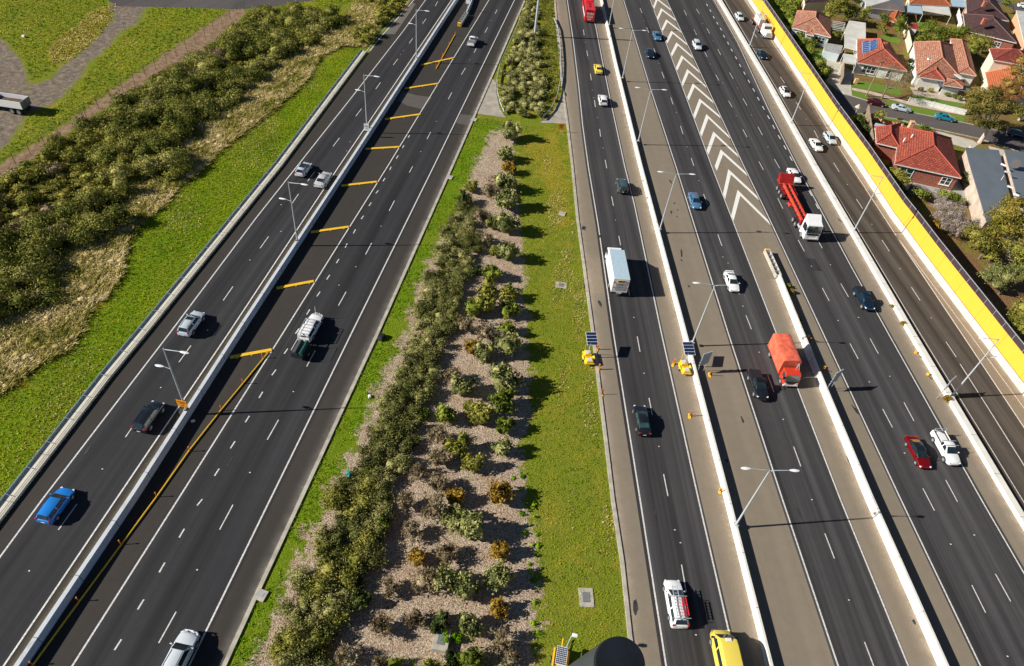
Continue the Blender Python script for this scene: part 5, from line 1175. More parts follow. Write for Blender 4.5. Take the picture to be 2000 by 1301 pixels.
def foliage(name, blobs, leaf, dens, mat, org=(0, 0, 0), parent=None, **kw):
    cork = kw.pop('core', .70)
    LV = blob_cloud(blobs, leaf, dens, **kw); nl = len(LV) // 4
    LF = np.arange(nl * 4).reshape(-1, 4); V = LV
    tri = None
    if cork:
        CV, CF = core_mesh(blobs, cork); CF4 = np.column_stack([CF, CF[:, 2]])
        # triangles written as separate mesh loops
        V = np.concatenate([LV, CV]); tri = CF + len(LV)
    V = V - np.array(org)
    me = bpy.data.meshes.new(name); me.vertices.add(len(V)); me.vertices.foreach_set('co', V.astype(np.float32).ravel())
    nt_ = 0 if tri is None else len(tri); loops = LF.ravel() if tri is None else np.concatenate([LF.ravel(), tri.ravel()])
    me.loops.add(len(loops)); me.loops.foreach_set('vertex_index', loops.astype(np.int32)); me.polygons.add(nl + nt_)
    ls = np.concatenate([np.arange(nl) * 4, nl * 4 + np.arange(nt_) * 3]).astype(np.int32); lt = np.concatenate([np.full(nl, 4), np.full(nt_, 3)]).astype(np.int32)
    me.polygons.foreach_set('loop_start', ls); me.polygons.foreach_set('loop_total', lt); me.materials.append(mat); me.update(calc_edges=True)
    return me if parent == 'mesh' else link(name, me, parent)
FM = {}
FM['sage'] = foliage_mat('sage_leaves', [(.075, .090, .028), (.17, .185, .055), (.30, .30, .10), (.43, .41, .18)])
FM['olive'] = foliage_mat('olive_leaves', [(.06, .07, .012), (.17, .175, .028), (.30, .28, .05), (.40, .35, .09)])
FM['green'] = foliage_mat('green_leaves', [(.035, .055, .008), (.105, .135, .018), (.20, .235, .03), (.31, .34, .06)])
FM['dark'] = foliage_mat('dark_leaves', [(.014, .026, .008), (.040, .060, .014), (.085, .11, .028), (.15, .175, .05)])
FM['rust'] = foliage_mat('rust_leaves', [(.10, .050, .010), (.24, .15, .020), (.38, .24, .035), (.50, .28, .05)])
FM['brown'] = foliage_mat('brown_twigs', [(.10, .070, .038), (.21, .155, .085), (.33, .26, .15), (.42, .36, .22)])
FM['grey'] = foliage_mat('dry_grey_twigs', [(.15, .11, .09), (.29, .23, .19), (.42, .35, .29), (.52, .44, .38)])
FM['bright'] = foliage_mat('bright_leaves', [(.06, .16, .003), (.15, .31, .005), (.29, .43, .015)])
FM['reed'] = foliage_mat('reed_blades', [(.16, .17, .022), (.34, .30, .06), (.58, .46, .18), (.78, .64, .34)], .22, var=.6)
FM['grass'] = foliage_mat('grass_blades', [(.055, .15, .001), (.16, .27, .001), (.29, .34, .002), (.42, .39, .02), (.55, .45, .11)], .14, var=.3)
MA['bark'] = plain('bark', (.17, .13, .10, 1), .9, 0, .25, 3, .6); MA['palebark'] = plain('pale_bark', (.52, .44, .36, 1), .85, 0, .15, 3, .4)

# prototypes: a shrub is one mesh of foliage on a few stems
def shrub_mesh(kind, seed, spiky=False):
    rs = np.random.RandomState(seed); b = [(0, 0, .48, .78, .78, .62)]
    for k in range(5):
        a = rs.uniform(0, 6.28); rr = rs.uniform(.25, .55); b.append((math.cos(a) * rr, math.sin(a) * rr, rs.uniform(.45, .85), rs.uniform(.3, .5), rs.uniform(.3, .5), rs.uniform(.35, .55)))
    thin = kind in ('brown', 'grey')
    return foliage('shrub', b, .085 if not thin else .12, 66 if not thin else 62, FM[kind], parent='mesh', rs=rs, core=.62 if not thin else .42, asp=.6 if not thin else .22, spiky=1 if thin else 0)
PROTO = {(k, i): shrub_mesh(k, 31 * i + hash_) for hash_, k in enumerate(('sage', 'olive', 'green', 'rust', 'brown', 'dark', 'bright')) for i in range(3)}
SH = [(997,265,36,'sage'),(990,308,34,'sage'),(993,332,26,'rust'),(968,362,32,'brown'),(987,362,40,'sage'),(920,367,24,'olive'),(962,380,34,'brown'),(988,398,46,'sage'),(905,392,30,'dark'),(942,427,34,'brown'),(962,437,30,'sage'),(990,445,46,'sage'),(950,467,24,'brown'),(967,491,24,'olive'),(993,500,40,'sage'),(930,527,20,'dark'),(958,537,36,'green'),
 (952,566,34,'olive'),(993,577,34,'olive'),(924,606,42,'green'),(950,598,44,'olive'),(992,608,42,'green'),(908,640,34,'brown'),(945,655,34,'brown'),(988,642,34,'green'),(989,676,50,'sage'),(945,695,38,'sage'),(921,682,32,'rust'),
 (885,737,34,'brown'),(904,758,46,'sage'),(916,793,24,'olive'),(984,750,60,'sage'),(983,790,52,'green'),(936,813,46,'olive'),(984,832,40,'green'),(828,810,28,'green'),(873,812,40,'green'),(855,856,38,'brown'),(892,873,46,'olive'),(978,877,36,'sage'),(858,898,40,'brown'),(923,905,40,'olive'),(815,923,28,'brown'),(852,947,42,'brown'),(887,968,36,'rust'),(974,966,48,'rust'),
 (794,982,38,'brown'),(848,997,52,'brown'),(882,1012,48,'sage'),(917,1032,58,'sage'),(744,1022,32,'green'),(808,1041,38,'brown'),(817,1085,36,'rust'),(872,1079,42,'brown'),(972,1076,36,'rust'),(871,1126,56,'sage'),(914,1148,52,'sage'),(970,1127,56,'sage'),(764,1149,40,'brown'),(826,1137,48,'brown'),(708,1170,40,'dark'),(973,1190,36,'rust'),
 (749,1221,48,'brown'),(813,1210,38,'brown'),(857,1211,42,'dark'),(873,1243,26,'bright'),(894,1243,18,'bright'),(916,1224,50,'sage'),(977,1256,48,'brown'),(684,1280,46,'brown'),(921,1284,48,'green'),(884,1287,34,'dark'),(1000,1290,34,'brown'),(745,1300,40,'brown'),(842,1310,40,'olive'),(965,1320,44,'sage')]
KN = dict(sage='grey-green rounded shrub', olive='olive-green shrub', green='mid-green shrub', rust='orange-tinged shrub', brown='brown twiggy shrub', dark='dark green shrub', bright='bright lime-green shrub')
def ordn(i): return ['first', 'second', 'third', 'fourth', 'fifth', 'sixth', 'seventh', 'eighth', 'ninth', 'tenth', 'eleventh', 'twelfth', 'thirteenth', 'fourteenth', 'fifteenth', 'sixteenth', 'seventeenth', 'eighteenth', 'nineteenth', 'twentieth', 'twenty-first', 'twenty-second', 'twenty-third', 'twenty-fourth', 'twenty-fifth'][i]
cnt = {}
for i, (x, y, s, k) in enumerate(sorted(SH, key=lambda q: q[1])):
    c = G(x, y + s * .12, .4); sc = (G(x + s / 2, y, .6) - G(x - s / 2, y, .6)).length / 2 * (1.55 if k in ('brown', 'rust') else 1.42)
    o = link('shrub', PROTO[(k, i % 3)]); o.location = (c.x, c.y, -.05); o.rotation_euler = (0, 0, R.uniform(0, 6.28)); o.scale = (sc, sc, sc * R.uniform(1.0, 1.25))
    j = cnt.get(k, 0); cnt[k] = j + 1
    tag(o, '%s in the mulched median, %s of its kind counted from the top' % (KN[k], ordn(j)), 'shrub', 'shrubs planted in the mulched median')

def scatter(px, step, jitter=.45, seed=1):
    "jittered points inside a world polygon traced from the photo"
    P = [(p.x, p.y) for p in Gs(px)]; xs = [p[0] for p in P]; ys = [p[1] for p in P]; rs = np.random.RandomState(seed); out = []
    gx_ = np.arange(min(xs), max(xs), step); gy_ = np.arange(min(ys), max(ys), step)
    X, Y = np.meshgrid(gx_, gy_); X = X.ravel() + rs.uniform(-jitter, jitter, X.size) * step; Y = Y.ravel() + rs.uniform(-jitter, jitter, Y.size) * step
    ins = np.zeros(X.size, bool); Q = P[1:] + P[:1]
    for (ax_, ay), (bx, by) in zip(P, Q):
        cnd = (ay > Y) != (by > Y)
        with np.errstate(divide='ignore', invalid='ignore'): xi = (bx - ax_) * (Y - ay) / (by - ay) + ax_
        ins ^= cnd & (X < xi)
    return np.stack([X[ins], Y[ins]], 1), rs
def inside(p, px, grow=0):
    P = Gs(px); ins = np.zeros(len(p), bool); dm = np.full(len(p), 1e9)
    for a, b in zip(P, P[1:] + P[:1]):
        cnd = (a.y > p[:, 1]) != (b.y > p[:, 1]); e = np.array([b.x - a.x, b.y - a.y]); A0 = np.array([a.x, a.y])
        t = np.clip(((p - A0) @ e) / max(1e-9, e @ e), 0, 1); dm = np.minimum(dm, np.hypot(*(p - A0 - t[:, None] * e).T))
        with np.errstate(divide='ignore', invalid='ignore'): xi = (b.x - a.x) * (p[:, 1] - a.y) / (b.y - a.y) + a.x
        ins ^= cnd & (p[:, 0] < xi)
    return ins | (dm < grow)
def mass(name, label, px, step, r, h, leaf, dens, mat, seed, **kw):
    pts, rs = scatter(px, step, .5, seed); bl = []
    for x, y in pts:
        q = rs.uniform(r[0], r[1]); hh = rs.uniform(h[0], h[1]); bl.append((x, y, hh * .45, q, q * rs.uniform(.85, 1.15), hh * .55))
    o = foliage(name, bl, leaf, dens, mat, rs=rs, **kw); o['kind'] = 'stuff'; o['label'] = label; o['category'] = 'vegetation'; return o
# the long hedge in the median, of two leaf colours
HEDGE = [(903,392),(925,415),(925,450),(932,500),(912,560),(888,625),(866,690),(850,750),(818,800),(812,880),(790,920),(755,960),(752,1040),(738,1090),(710,1140),(690,1190),(650,1260),(630,1320),(520,1330),(545,1230),(580,1140),(628,1060),(645,990),(690,920),(735,850),(748,790),(790,730),(805,680),(812,620),(830,560),(850,490),(880,440)]
mass('hedge_scrub', 'continuous grey-green hedge of bushes running down the left of the median', HEDGE, 1.25, (.8, 1.5), (1.0, 1.9), .10, 56, foliage_mat('hedge_leaves', [(.055, .062, .016), (.145, .155, .04), (.28, .27, .085), (.43, .39, .16)], .3), 5, clumps=16, core=.56)
mass('hedge_scrub', 'greener bushes within the lower part of the median hedge', [(640,975),(700,930),(750,960),(752,1040),(735,1090),(690,1180),(640,1301),(540,1301),(560,1180),(620,1060)], 2.6, (1.0, 1.7), (1.5, 2.3), .11, 46, FM['olive'], 8, clumps=18, core=.56)
ISL = [(1030,-20),(1022,38),(1012,62),(996,96),(980,130),(974,160),(975,190),(985,215),(1030,232),(1055,228),(1070,205),(1064,165),(1058,120),(1052,60),(1052,-20)]
mass('island_scrub', 'grey-green bushes filling the left of the planted island', ISL, 1.9, (.9, 1.6), (1.0, 1.9), .15, 20, foliage_mat('island_leaves', [(.07, .08, .02), (.18, .18, .055), (.33, .31, .11), (.46, .42, .18)], .3), 6)
mass('island_grass', 'tall yellow-green grass along the right of the planted island', [(1054,-20),(1060,120),(1066,165),(1070,205),(1085,190),(1091,150),(1090,90),(1080,40),(1078,-20)], .9, (.5, .8), (.4, .7), .16, 26, foliage_mat('rank_grass', [(.10, .12, .015), (.25, .24, .04), (.40, .36, .09)], .3), 9, core=0, asp=.25)
# thicket on the left with several leaf colours
def sub(seed, frac, name, label, mat, r, h, step=3.2, leaf=.17, dens=24):
    pts, rs = scatter(THICK, step, .5, seed); v = (np.sin(pts[:, 0] * .13 + seed) + np.cos(pts[:, 1] * .11 + seed * 2) + rs.normal(0, .5, len(pts))); keep = v > np.quantile(v, 1 - frac)
    bl = []
    for x, y in pts[keep]:
        q = rs.uniform(*r); hh = rs.uniform(*h); bl.append((x, y, hh * .42, q, q * rs.uniform(.8, 1.2), hh * .58))
    o = foliage(name, bl, leaf, dens, mat, rs=rs, clumps=16, core=.62, jit=.55); o['kind'] = 'stuff'; o['label'] = label; o['category'] = 'vegetation'
sub(3, .70, 'thicket', 'dark green coastal scrub filling the slope left of the motorway', foliage_mat('scrub_dark', [(.042, .054, .009), (.135, .15, .024), (.27, .265, .055), (.42, .38, .12)], .15), (1.7, 3.2), (1.6, 3.4))
sub(7, .52, 'thicket', 'olive and yellowish bushes mixed into the coastal scrub', FM['olive'], (1.3, 2.4), (1.0, 2.4))
sub(12, .28, 'thicket', 'grey dry bushes mixed into the coastal scrub', FM['brown'], (1.2, 2.2), (.8, 1.8))
mass('undergrowth', 'low olive-yellow undergrowth between the coastal scrub bushes', THICK, 1.9, (.8, 1.4), (.35, .8), .17, 15, foliage_mat('undergrowth_leaves', [(.08, .085, .012), (.19, .18, .03), (.33, .29, .06), (.48, .40, .13)], .2), 41, core=.6)
mass('undergrowth', 'strip of rank green weeds between the dirt track and the scrub', [(0,352),(100,290),(200,222),(300,156),(400,100),(480,32),(510,26),(430,110),(330,175),(230,240),(120,300),(0,385)], 1.6, (.6, 1.1), (.25, .7), .15, 14, FM['green'], 43, core=.5)
mass('reed_clumps', 'taller clumps standing in the straw-coloured reed bed', REEDS, 1.5, (.55, 1.0), (.35, .75), .13, 20, FM['reed'], 44, core=.55, asp=.3)
mass('weed_patches', 'bright green weed patches along the right edge of the mulch', [(1000,890),(1030,930),(1050,1000),(1062,1100),(1070,1200),(1060,1301),(1040,1301),(1040,1180),(1028,1080),(1012,990),(990,930)], 1.5, (.3, .6), (.15, .35), .08, 40, FM['bright'], 45, core=.5)
# verge scrub beside the top left road
mass('verge_scrub', 'olive bushes crowding the top left road edge', [(700,-20),(840,-40),(800,-5),(722,88),(700,90),(690,72),(740,40)], 2.2, (1.0, 1.8), (.9, 1.9), .2, 14, FM['olive'], 14)
# reeds and grass tufts as fans of blades
def tufts(name, label, px, step, h, width, nb, mat, seed, lean=.5, mask=None):
    pts, rs = scatter(px, step, .5, seed)
    if mask: pts = pts[mask(pts, rs)]
    n = len(pts); c = np.repeat(pts, nb, 0); c = np.column_stack([c + rs.normal(0, step * .28, c.shape), np.zeros(len(c))]); m = len(c)
    a = rs.uniform(0, 2 * math.pi, m); hh = rs.uniform(.55, 1.15, m) * h; d_ = np.stack([np.cos(a), np.sin(a), np.zeros(m)], 1); tip = c + d_ * (hh * lean * rs.uniform(.4, 1.6, m))[:, None]; tip[:, 2] = hh
    s = np.stack([-np.sin(a), np.cos(a), np.zeros(m)], 1) * (width * rs.uniform(.6, 1.3, m))[:, None]
    V = np.stack([c - s, c + s, tip + s * .5, tip - s * .5], 1).reshape(-1, 3); F_ = np.arange(m * 4).reshape(-1, 4)
    o = link(name, fastmesh(name, V, F_, mat)); o['kind'] = 'stuff'; o['label'] = label; o['category'] = 'vegetation'; return o
tufts('reeds', 'straw-coloured reed bed between the scrub and the green verge', REEDS, .50, .55, .045, 13, FM['reed'], 21, 1.5)
VERGE = [(760,20),(712,100),(549,325),(286,650),(32,975),(-100,1140),(-200,900),(-60,760),(37,752),(78,712),(128,690),(160,650),(180,602),(215,580),(240,530),(256,457),(320,402),(360,360),(437,290),(545,207),(605,150),(665,95),(712,92)]
tufts('grass', 'bright green rough grass on the left verge', VERGE, .50, .14, .04, 8, foliage_mat('verge_blades', [(.07, .13, .001), (.20, .28, .002), (.36, .39, .005), (.52, .46, .03)], .16, var=.55), 22, .8)
MEDR = [(1008,245),(1104,250),(1116,340),(1126,430),(1155,645),(1168,750),(1195,975),(1229,1241),(1238,1310),(1045,1310),(1052,1150),(1045,1050),(1030,950),(1022,880),(1036,800),(1032,700),(1027,600),(1025,520),(1012,400)]
tufts('grass', 'patchy olive and green grass strip right of the median shrubs', MEDR, .6, .10, .035, 8, FM['grass'], 23, .8)
MEDL = [(1000,240),(930,228),(884,330),(738,655),(588,975),(505,1160),(440,1301),(500,1301),(560,1150),(600,1060),(640,985),(700,850),(740,760),(775,690),(800,630),(812,570),(852,480),(902,390),(940,290)]
tufts('grass', 'lush green grass strip along the left kerb of the median', MEDL, .45, .13, .04, 7, FM['bright'], 24, .8, mask=lambda p, rs: (np.sin(p[:, 1] * .35) + np.sin(p[:, 1] * .9 + 1) + rs.normal(0, .8, len(p))) > -.5)
tufts('grass', 'rough meadow grass in the top left field', [(0,-40),(760,-40),(640,30),(480,16),(440,28),(300,122),(200,192),(100,264),(0,322),(-80,380),(-80,-40)], .8, .2, .09, 5, FM['grass'], 25, .9, mask=lambda p, rs: ~(inside(p, GRAV, 1.0) | inside(p, YARD, .5) | (inside(p, DRY1, .5) & (rs.uniform(0, 1, len(p)) < .8)) | inside(p, TRACK, .3) | inside(p, ROADT, .3)))
MOW = [(1060,300),(1110,330),(1122,430),(1150,640),(1165,800),(1195,1000),(1215,1180),(1150,1180),(1110,1000),(1090,820),(1080,600),(1070,420)]
tufts('dry_grass', 'straw-coloured dry patches in the grass strip right of the shrubs', MOW, .42, .12, .035, 7, FM['reed'], 46, 1.0, mask=lambda p, rs: (np.sin(p[:, 0] * .55 + p[:, 1] * .12) + np.sin(p[:, 1] * .31 + 2) + np.sin(p[:, 0] * 1.3 - p[:, 1] * .23) + rs.normal(0, .45, len(p))) > .75)
tufts('dry_grass', 'golden dry grass beside the gravel track in the top left field', DRY1, .6, .22, .07, 6, FM['reed'], 48, 1.0)
tufts('dry_grass', 'pale worn patches in the green left verge', VERGE, .5, .14, .035, 6, FM['reed'], 47, 1.0, mask=lambda p, rs: (np.sin(p[:, 0] * .35 + 1) + np.sin(p[:, 1] * .21 + p[:, 0] * .3) + np.sin(p[:, 1] * .07) + rs.normal(0, .5, len(p))) > .95)
# weeds growing along the barriers
def weed(px, py, s, k, label):
    c = G(px, py); o = link('weed', PROTO[(k, 1)]); o.location = (c.x, c.y, 0); o.scale = (s, s, s * .9); tag(o, label, 'weed', 'weeds along the barriers')
weed(1537, 562, .75, 'olive', 'green weed right of the barrier, just below the long crash cushion'); weed(1544, 572, .7, 'rust', 'tan weed right of the barrier, touching the green one below the crash cushion')
weed(1561, 628, .6, 'bright', 'yellow-green weed right of the barrier beside the orange bollard'); weed(1741, 600, .5, 'olive', 'small weed at the foot of the broad barrier beside the dark blue ute')
weed(1761, 634, .65, 'rust', 'orange-yellow weed at the foot of the broad barrier below the dark blue ute'); weed(1846, 782, .8, 'rust', 'yellow weed at the foot of the broad barrier under the framed sign')
weed(1258, 356, .45, 'olive', 'small weed left of the barrier beside the dark green four-wheel drive'); weed(1266, 389, .5, 'rust', 'small yellow weed left of the barrier below the dark green four-wheel drive'); weed(1083, 198, .9, 'rust', 'yellow flowering bush at the right tip of the planted island')
# ---------------------------------------------------------------- the side street, its houses and gardens
def tile_mat(name, c1, c2, mortar, spots, spotc, bias=.0):
    m, n, b = newmat(name); uv = N(n, 'UVMap'); P = pos(n)
    br = N(n, 'TexBrick'); n.links.new(uv.outputs[0], br.inputs['Vector']); br.inputs['Scale'].default_value = 1.0
    br.inputs['Brick Width'].default_value = .55; br.inputs['Row Height'].default_value = .42; br.inputs['Mortar Size'].default_value = .05; br.inputs['Bias'].default_value = bias
    br.inputs['Color1'].default_value = c1 + (1,); br.inputs['Color2'].default_value = c2 + (1,); br.inputs['Mortar'].default_value = mortar + (1,)
    n1 = noise(n, 1.6, 5, P, .75); n2 = noise(n, .25, 3, P); n5 = noise(n, 2.6, 3, P, .8)
    c = mixc(n, br.outputs['Color'], spotc + (1,), mth(n, 'MULTIPLY', ramp(n, n1.outputs[0], [(.52, (0, 0, 0)), (.66, (1, 1, 1))]).outputs[0], spots))
    c = mixc(n, c, tuple(v * .6 for v in c1) + (1,), mth(n, 'MULTIPLY', n2.outputs[0], .45))
    c = mixc(n, c, tuple(v * .38 for v in c2) + (1,), mth(n, 'MULTIPLY', ramp(n, n5.outputs[0], [(.28, (1, 1, 1)), (.46, (0, 0, 0))]).outputs[0], .8))
    n.links.new(c, b.inputs['Base Color']); b.inputs['Roughness'].default_value = .75; b.inputs['Specular IOR Level'].default_value = .15
    bp = N(n, 'Bump'); bp.inputs['Strength'].default_value = .6; bp.inputs['Distance'].default_value = .06
    n.links.new(br.outputs['Fac'], bp.inputs['Height']); bp.invert = True; n.links.new(bp.outputs[0], b.inputs['Normal']); return m
TM = dict(
    salmon=tile_mat('salmon_tiles', (.62, .29, .19), (.36, .13, .085), (.12, .05, .035), .75, (.60, .47, .28)),
    red=tile_mat('red_tiles', (.55, .17, .10), (.33, .075, .048), (.10, .025, .02), .45, (.66, .30, .18)),
    bright=tile_mat('bright_red_tiles', (.54, .14, .085), (.30, .06, .042), (.08, .015, .012), .5, (.20, .075, .05)),
    brown=tile_mat('plum_brown_tiles', (.13, .065, .060), (.080, .042, .045), (.03, .02, .02), .25, (.26, .20, .17)),
    orange=tile_mat('orange_tiles', (.66, .20, .08), (.50, .13, .055), (.12, .04, .02), .4, (.38, .14, .08)),
    dkred=tile_mat('dark_red_tiles', (.34, .07, .05), (.22, .045, .035), (.06, .02, .015), .35, (.50, .24, .17)))
HM = dict(bluewhite=plain('weatherboard_blue', (.50, .56, .57, 1), .7), cream=plain('cream_render', (.70, .62, .46, 1), .8), white=plain('white_render', (.74, .72, .66, 1), .8),
    brick=tile_mat('red_brick', (.38, .10, .06), (.30, .07, .045), (.28, .18, .14), .1, (.2, .08, .06)), peach=plain('peach_render', (.70, .38, .22, 1), .8),
    zinc=plain('zinc_sheet', (.14, .16, .18, 1), .5, .1, .04, .4), sheet=plain('pale_sheet_roof', (.62, .60, .53, 1), .55, 0, .08, .3), bluesheet=plain('blue_sheet_roof', (.38, .50, .58, 1), .5), greysheet=plain('grey_sheet_roof', (.36, .36, .34, 1), .6, 0, .08, .5),
    fascia=plain('fascia_white', (.70, .70, .66, 1), .6), timber=plain('fence_timber', (.27, .20, .13, 1), .85, 0, .2, 2, .3), greytimber=plain('grey_palings', (.20, .17, .14, 1), .9, 0, .25, 3, .4), redroof=plain('red_sheet', (.45, .03, .03, 1), .5),
    concrete=plain('driveway_concrete', (.50, .46, .38, 1), .85, 0, .1, .5), path=plain('pink_footpath', (.52, .42, .33, 1), .85, 0, .1, .6), darkyard=plain('dark_paving', (.10, .10, .10, 1), .85, 0, .2, .8), lawn=None)
def lawn_mat():
    m, n, b = newmat('lawn_grass'); P = pos(n); c = ramp(n, noise(n, 4, 4, P, .7).outputs[0], [(.3, (.06, .13, .006)), (.55, (.13, .22, .012)), (.75, (.25, .29, .03))]); n.links.new(c.outputs[0], b.inputs['Base Color']); b.inputs['Roughness'].default_value = .9; return m
HM['lawn'] = lawn_mat()
def face_uv(mb, pts, e0, e1):
    u = (e1 - e0).normalized(); nn = (pts[1] - pts[0]).cross(pts[2] - pts[0]).normalized(); v = nn.cross(u)
    mb.quad(*pts, uv=[((p - e0).dot(u), (p - e0).dot(v)) for p in pts])
def hip(root, A, B, C, D, tm, pitch=24, gable=False, fascia='fascia', ov=.0, name='roof'):
    "A B C D world eave corners (far-left, far-right, near-right, near-left); returns roof part"
    ab = ((B - A).length + (C - D).length) / 2; ad = ((D - A).length + (C - B).length) / 2; mb = MB()
    if ab >= ad:
        h_ = ad / 2 * math.tan(rad(pitch)); k = min(.499, (ad / 2) / ab) if not gable else 0
        m1, m2 = (A + D) / 2, (B + C) / 2; r1, r2 = m1.lerp(m2, k), m1.lerp(m2, 1 - k)
        r1.z += h_; r2.z += h_
        face_uv(mb, [D, C, r2, r1], D, C); face_uv(mb, [B, A, r1, r2], B, A); face_uv(mb, [A, D, r1], A, D); face_uv(mb, [C, B, r2], C, B)
        caps = [(A, r1), (D, r1), (B, r2), (C, r2), (r1, r2)]
    else:
        h_ = ab / 2 * math.tan(rad(pitch)); k = min(.499, (ab / 2) / ad) if not gable else 0
        m1, m2 = (A + B) / 2, (D + C) / 2; r1, r2 = m1.lerp(m2, k), m1.lerp(m2, 1 - k)
        r1.z += h_; r2.z += h_
        face_uv(mb, [A, D, r2, r1], A, D); face_uv(mb, [C, B, r1, r2], C, B); face_uv(mb, [B, A, r1], B, A); face_uv(mb, [D, C, r2], D, C)
        caps = [(A, r1), (B, r1), (D, r2), (C, r2), (r1, r2)]
    o = mb.build(name, TM[tm] if tm in TM else HM[tm], root, recalc=False)
    if tm in TM:
        cb = MB()
        for a, b in caps: cb.tube([a + Vector((0, 0, .04)), b + Vector((0, 0, .06))], .11, 5)
        cb.build('ridge_cap', MA['cap_' + tm], o)
    f = MB(); P_ = [A, B, C, D]; cen = (A + B + C + D) / 4
    for i in range(4):
        p, q = P_[i], P_[(i + 1) % 4]; f.quad(p, q, q - Vector((0, 0, .22)), p - Vector((0, 0, .22)))
    f.quad(*[p - Vector((0, 0, .22)) for p in P_]); f.build('fascia', HM[fascia], root, recalc=False)
    return o
for k_, c_ in dict(salmon=(.50, .19, .11), red=(.50, .12, .07), bright=(.42, .06, .04), brown=(.12, .07, .06), orange=(.55, .17, .07), dkred=(.36, .10, .07)).items(): MA['cap_' + k_] = plain('ridge_cap_' + k_, c_ + (1,), .7)
def walls(root, corners, z1, mat, inset=.45, z0=0.0, name='wall'):
    cen = sum(corners, Vector()) / len(corners); P_ = []
    for p in corners:
        v = p - cen; v.z = 0; P_.append((p - v.normalized() * inset * 1.3))
    for i in range(len(P_)):
        p, q = P_[i], P_[(i + 1) % len(P_)]; L = (q - p).length; mb = MB()
        mb.quad((p.x, p.y, z0), (q.x, q.y, z0), (q.x, q.y, z1), (p.x, p.y, z1), uv=[(0, 0), (L, 0), (L, z1), (0, z1)]); mb.build(name, mat, root, recalc=False)
    return P_, cen
def window(root, P_, cen, i, t, z, w_, h_, panes=3):
    p, q = P_[i].copy(), P_[(i + 1) % len(P_)].copy(); p.z = q.z = 0; u = (q - p).normalized(); n_ = Vector((u.y, -u.x, 0))
    c = p.lerp(q, t); 
    if n_.dot(Vector((c.x - cen.x, c.y - cen.y, 0))) < 0: n_ = -n_
    m4 = Matrix(((u.x, n_.x, 0, c.x), (u.y, n_.y, 0, c.y), (0, 0, 1, z), (0, 0, 0, 1)))
    def bx(mb, cx, cz, sx, sz, d, th):
        for s_ in [0]:
            n0 = len(mb.v); mb.box((cx, d, cz), (sx, th, sz)); mb.v[n0:] = [tuple(m4 @ Vector(v)) for v in mb.v[n0:]]
    o = MB()
    for k in (-1, 1): bx(o, k * w_ / 2, 0, .12, h_ + .12, .05, .1); bx(o, 0, k * h_ / 2, w_ + .12, .12, .05, .1)
    for k in range(1, panes): bx(o, -w_ / 2 + w_ * k / panes, 0, .10, h_, .05, .1)
    bx(o, 0, 0, w_, .05, .05, .09); fr = o.build('window', HM['fascia'], root); g_ = MB(); bx(g_, 0, 0, w_, h_, .02, .03); g_.build('pane', MA['glass'], fr)
    s_ = MB(); bx(s_, 0, -h_ / 2 - .1, w_ + .3, .08, .1, .22); s_.build('sill', HM['fascia'], fr)
def house(label, px, ze, tm, wm, pitch=24, wins=(), extra=(), gable=False, name='house', group='brick and weatherboard houses beyond the wall', inset=.45):
    C_ = [G(x, y, ze) for x, y in px[:4]]; org = Vector((C_[3].x, C_[3].y, 0)); t = thing(name, label, 'house', org, 0, group)
    L_ = [c - org for c in C_]; hip(t, *L_, tm, pitch, gable); P_, cen = walls(t, L_, ze - .1, HM[wm], inset)
    for wd in wins: window(t, P_, cen, *wd)
    for px2, z2, tm2, pit2_ in extra:
        Q = [G(x, y, z2) - org for x, y in px2]; hip(t, *Q, tm2, pit2_); walls(t, Q, z2 - .1, HM[wm], inset)
    return t, org, P_, cen
def chimney(t, org, px, py, z, mat='brick', h=1.5):
    c = G(px, py, z) - org; o = MB().box(c + Vector((0, 0, -h / 2)), (.8, .8, h)).build('chimney', HM[mat] if mat != 'brick' else plain('chimney_brick', (.42, .14, .09, 1), .8), t, bevel=.02); MB().box(c + Vector((0, 0, .04)), (.95, .95, .12)).build('chimney_cap', HM['peach'] if mat != 'brick' else MA['cap_red'], t)
# ground sheets of the street
sheet('side_street', Gs([(1560,140),(1647,184),(1662,187),(1722,205),(1782,220),(1885,240),(2000,266),(2150,300),(2150,340),(2000,300),(1912,271),(1825,252),(1750,233),(1675,222),(1640,235),(1600,200)]), .004, MA['street'])
sheet('back_street', Gs([(1905,-30),(1955,-2),(2000,12),(2150,60),(2150,90),(2000,25),(1975,16),(1890,-20)]), .004, MA['street'])
sheet('driveway', Gs([(1616,100),(1647,103),(1643,128),(1669,140),(1668,156),(1662,160),(1664,188),(1647,184),(1612,158)]), .010, HM['concrete'])
sheet('footpath', Gs([(1664,171),(1700,178),(1780,200),(1884,222),(1884,226),(1780,206),(1700,184),(1664,176)]), .012, HM['path'])
sheet('footpath', Gs([(1822,256),(1835,257),(1900,274),(1912,282),(1896,292),(1860,282)]), .010, HM['concrete'])
sheet('footpath', Gs([(1930,285),(2000,303),(2100,330),(2100,345),(2000,318),(1935,297)]), .010, HM['concrete'])
for nm_, pts_ in (('lawn', [(1588,97),(1614,100),(1612,150),(1600,140),(1585,112)]), ('lawn', [(1664,157),(1700,161),(1758,173),(1762,187),(1700,177),(1664,170)]), ('lawn', [(1664,177),(1694,184),(1700,196),(1664,187)]), ('lawn', [(1790,186),(1882,203),(1882,211),(1786,192)]),
                  ('lawn', [(1732,195),(1780,207),(1884,228),(1884,238),(1782,220),(1732,207)]), ('lawn', [(1675,221),(1750,231),(1825,250),(1820,254),(1750,236),(1680,226)]), ('lawn', [(1718,70),(1740,68),(1760,78),(1757,86),(1735,82)]), ('lawn', [(1790,38),(1812,42),(1815,58),(1792,54)])):
    sheet(nm_, Gs(pts_), .016, HM['lawn'])
sheet('paved_yard', Gs([(1777,170),(1884,188),(1886,203),(1786,186)]), .008, HM['path'])
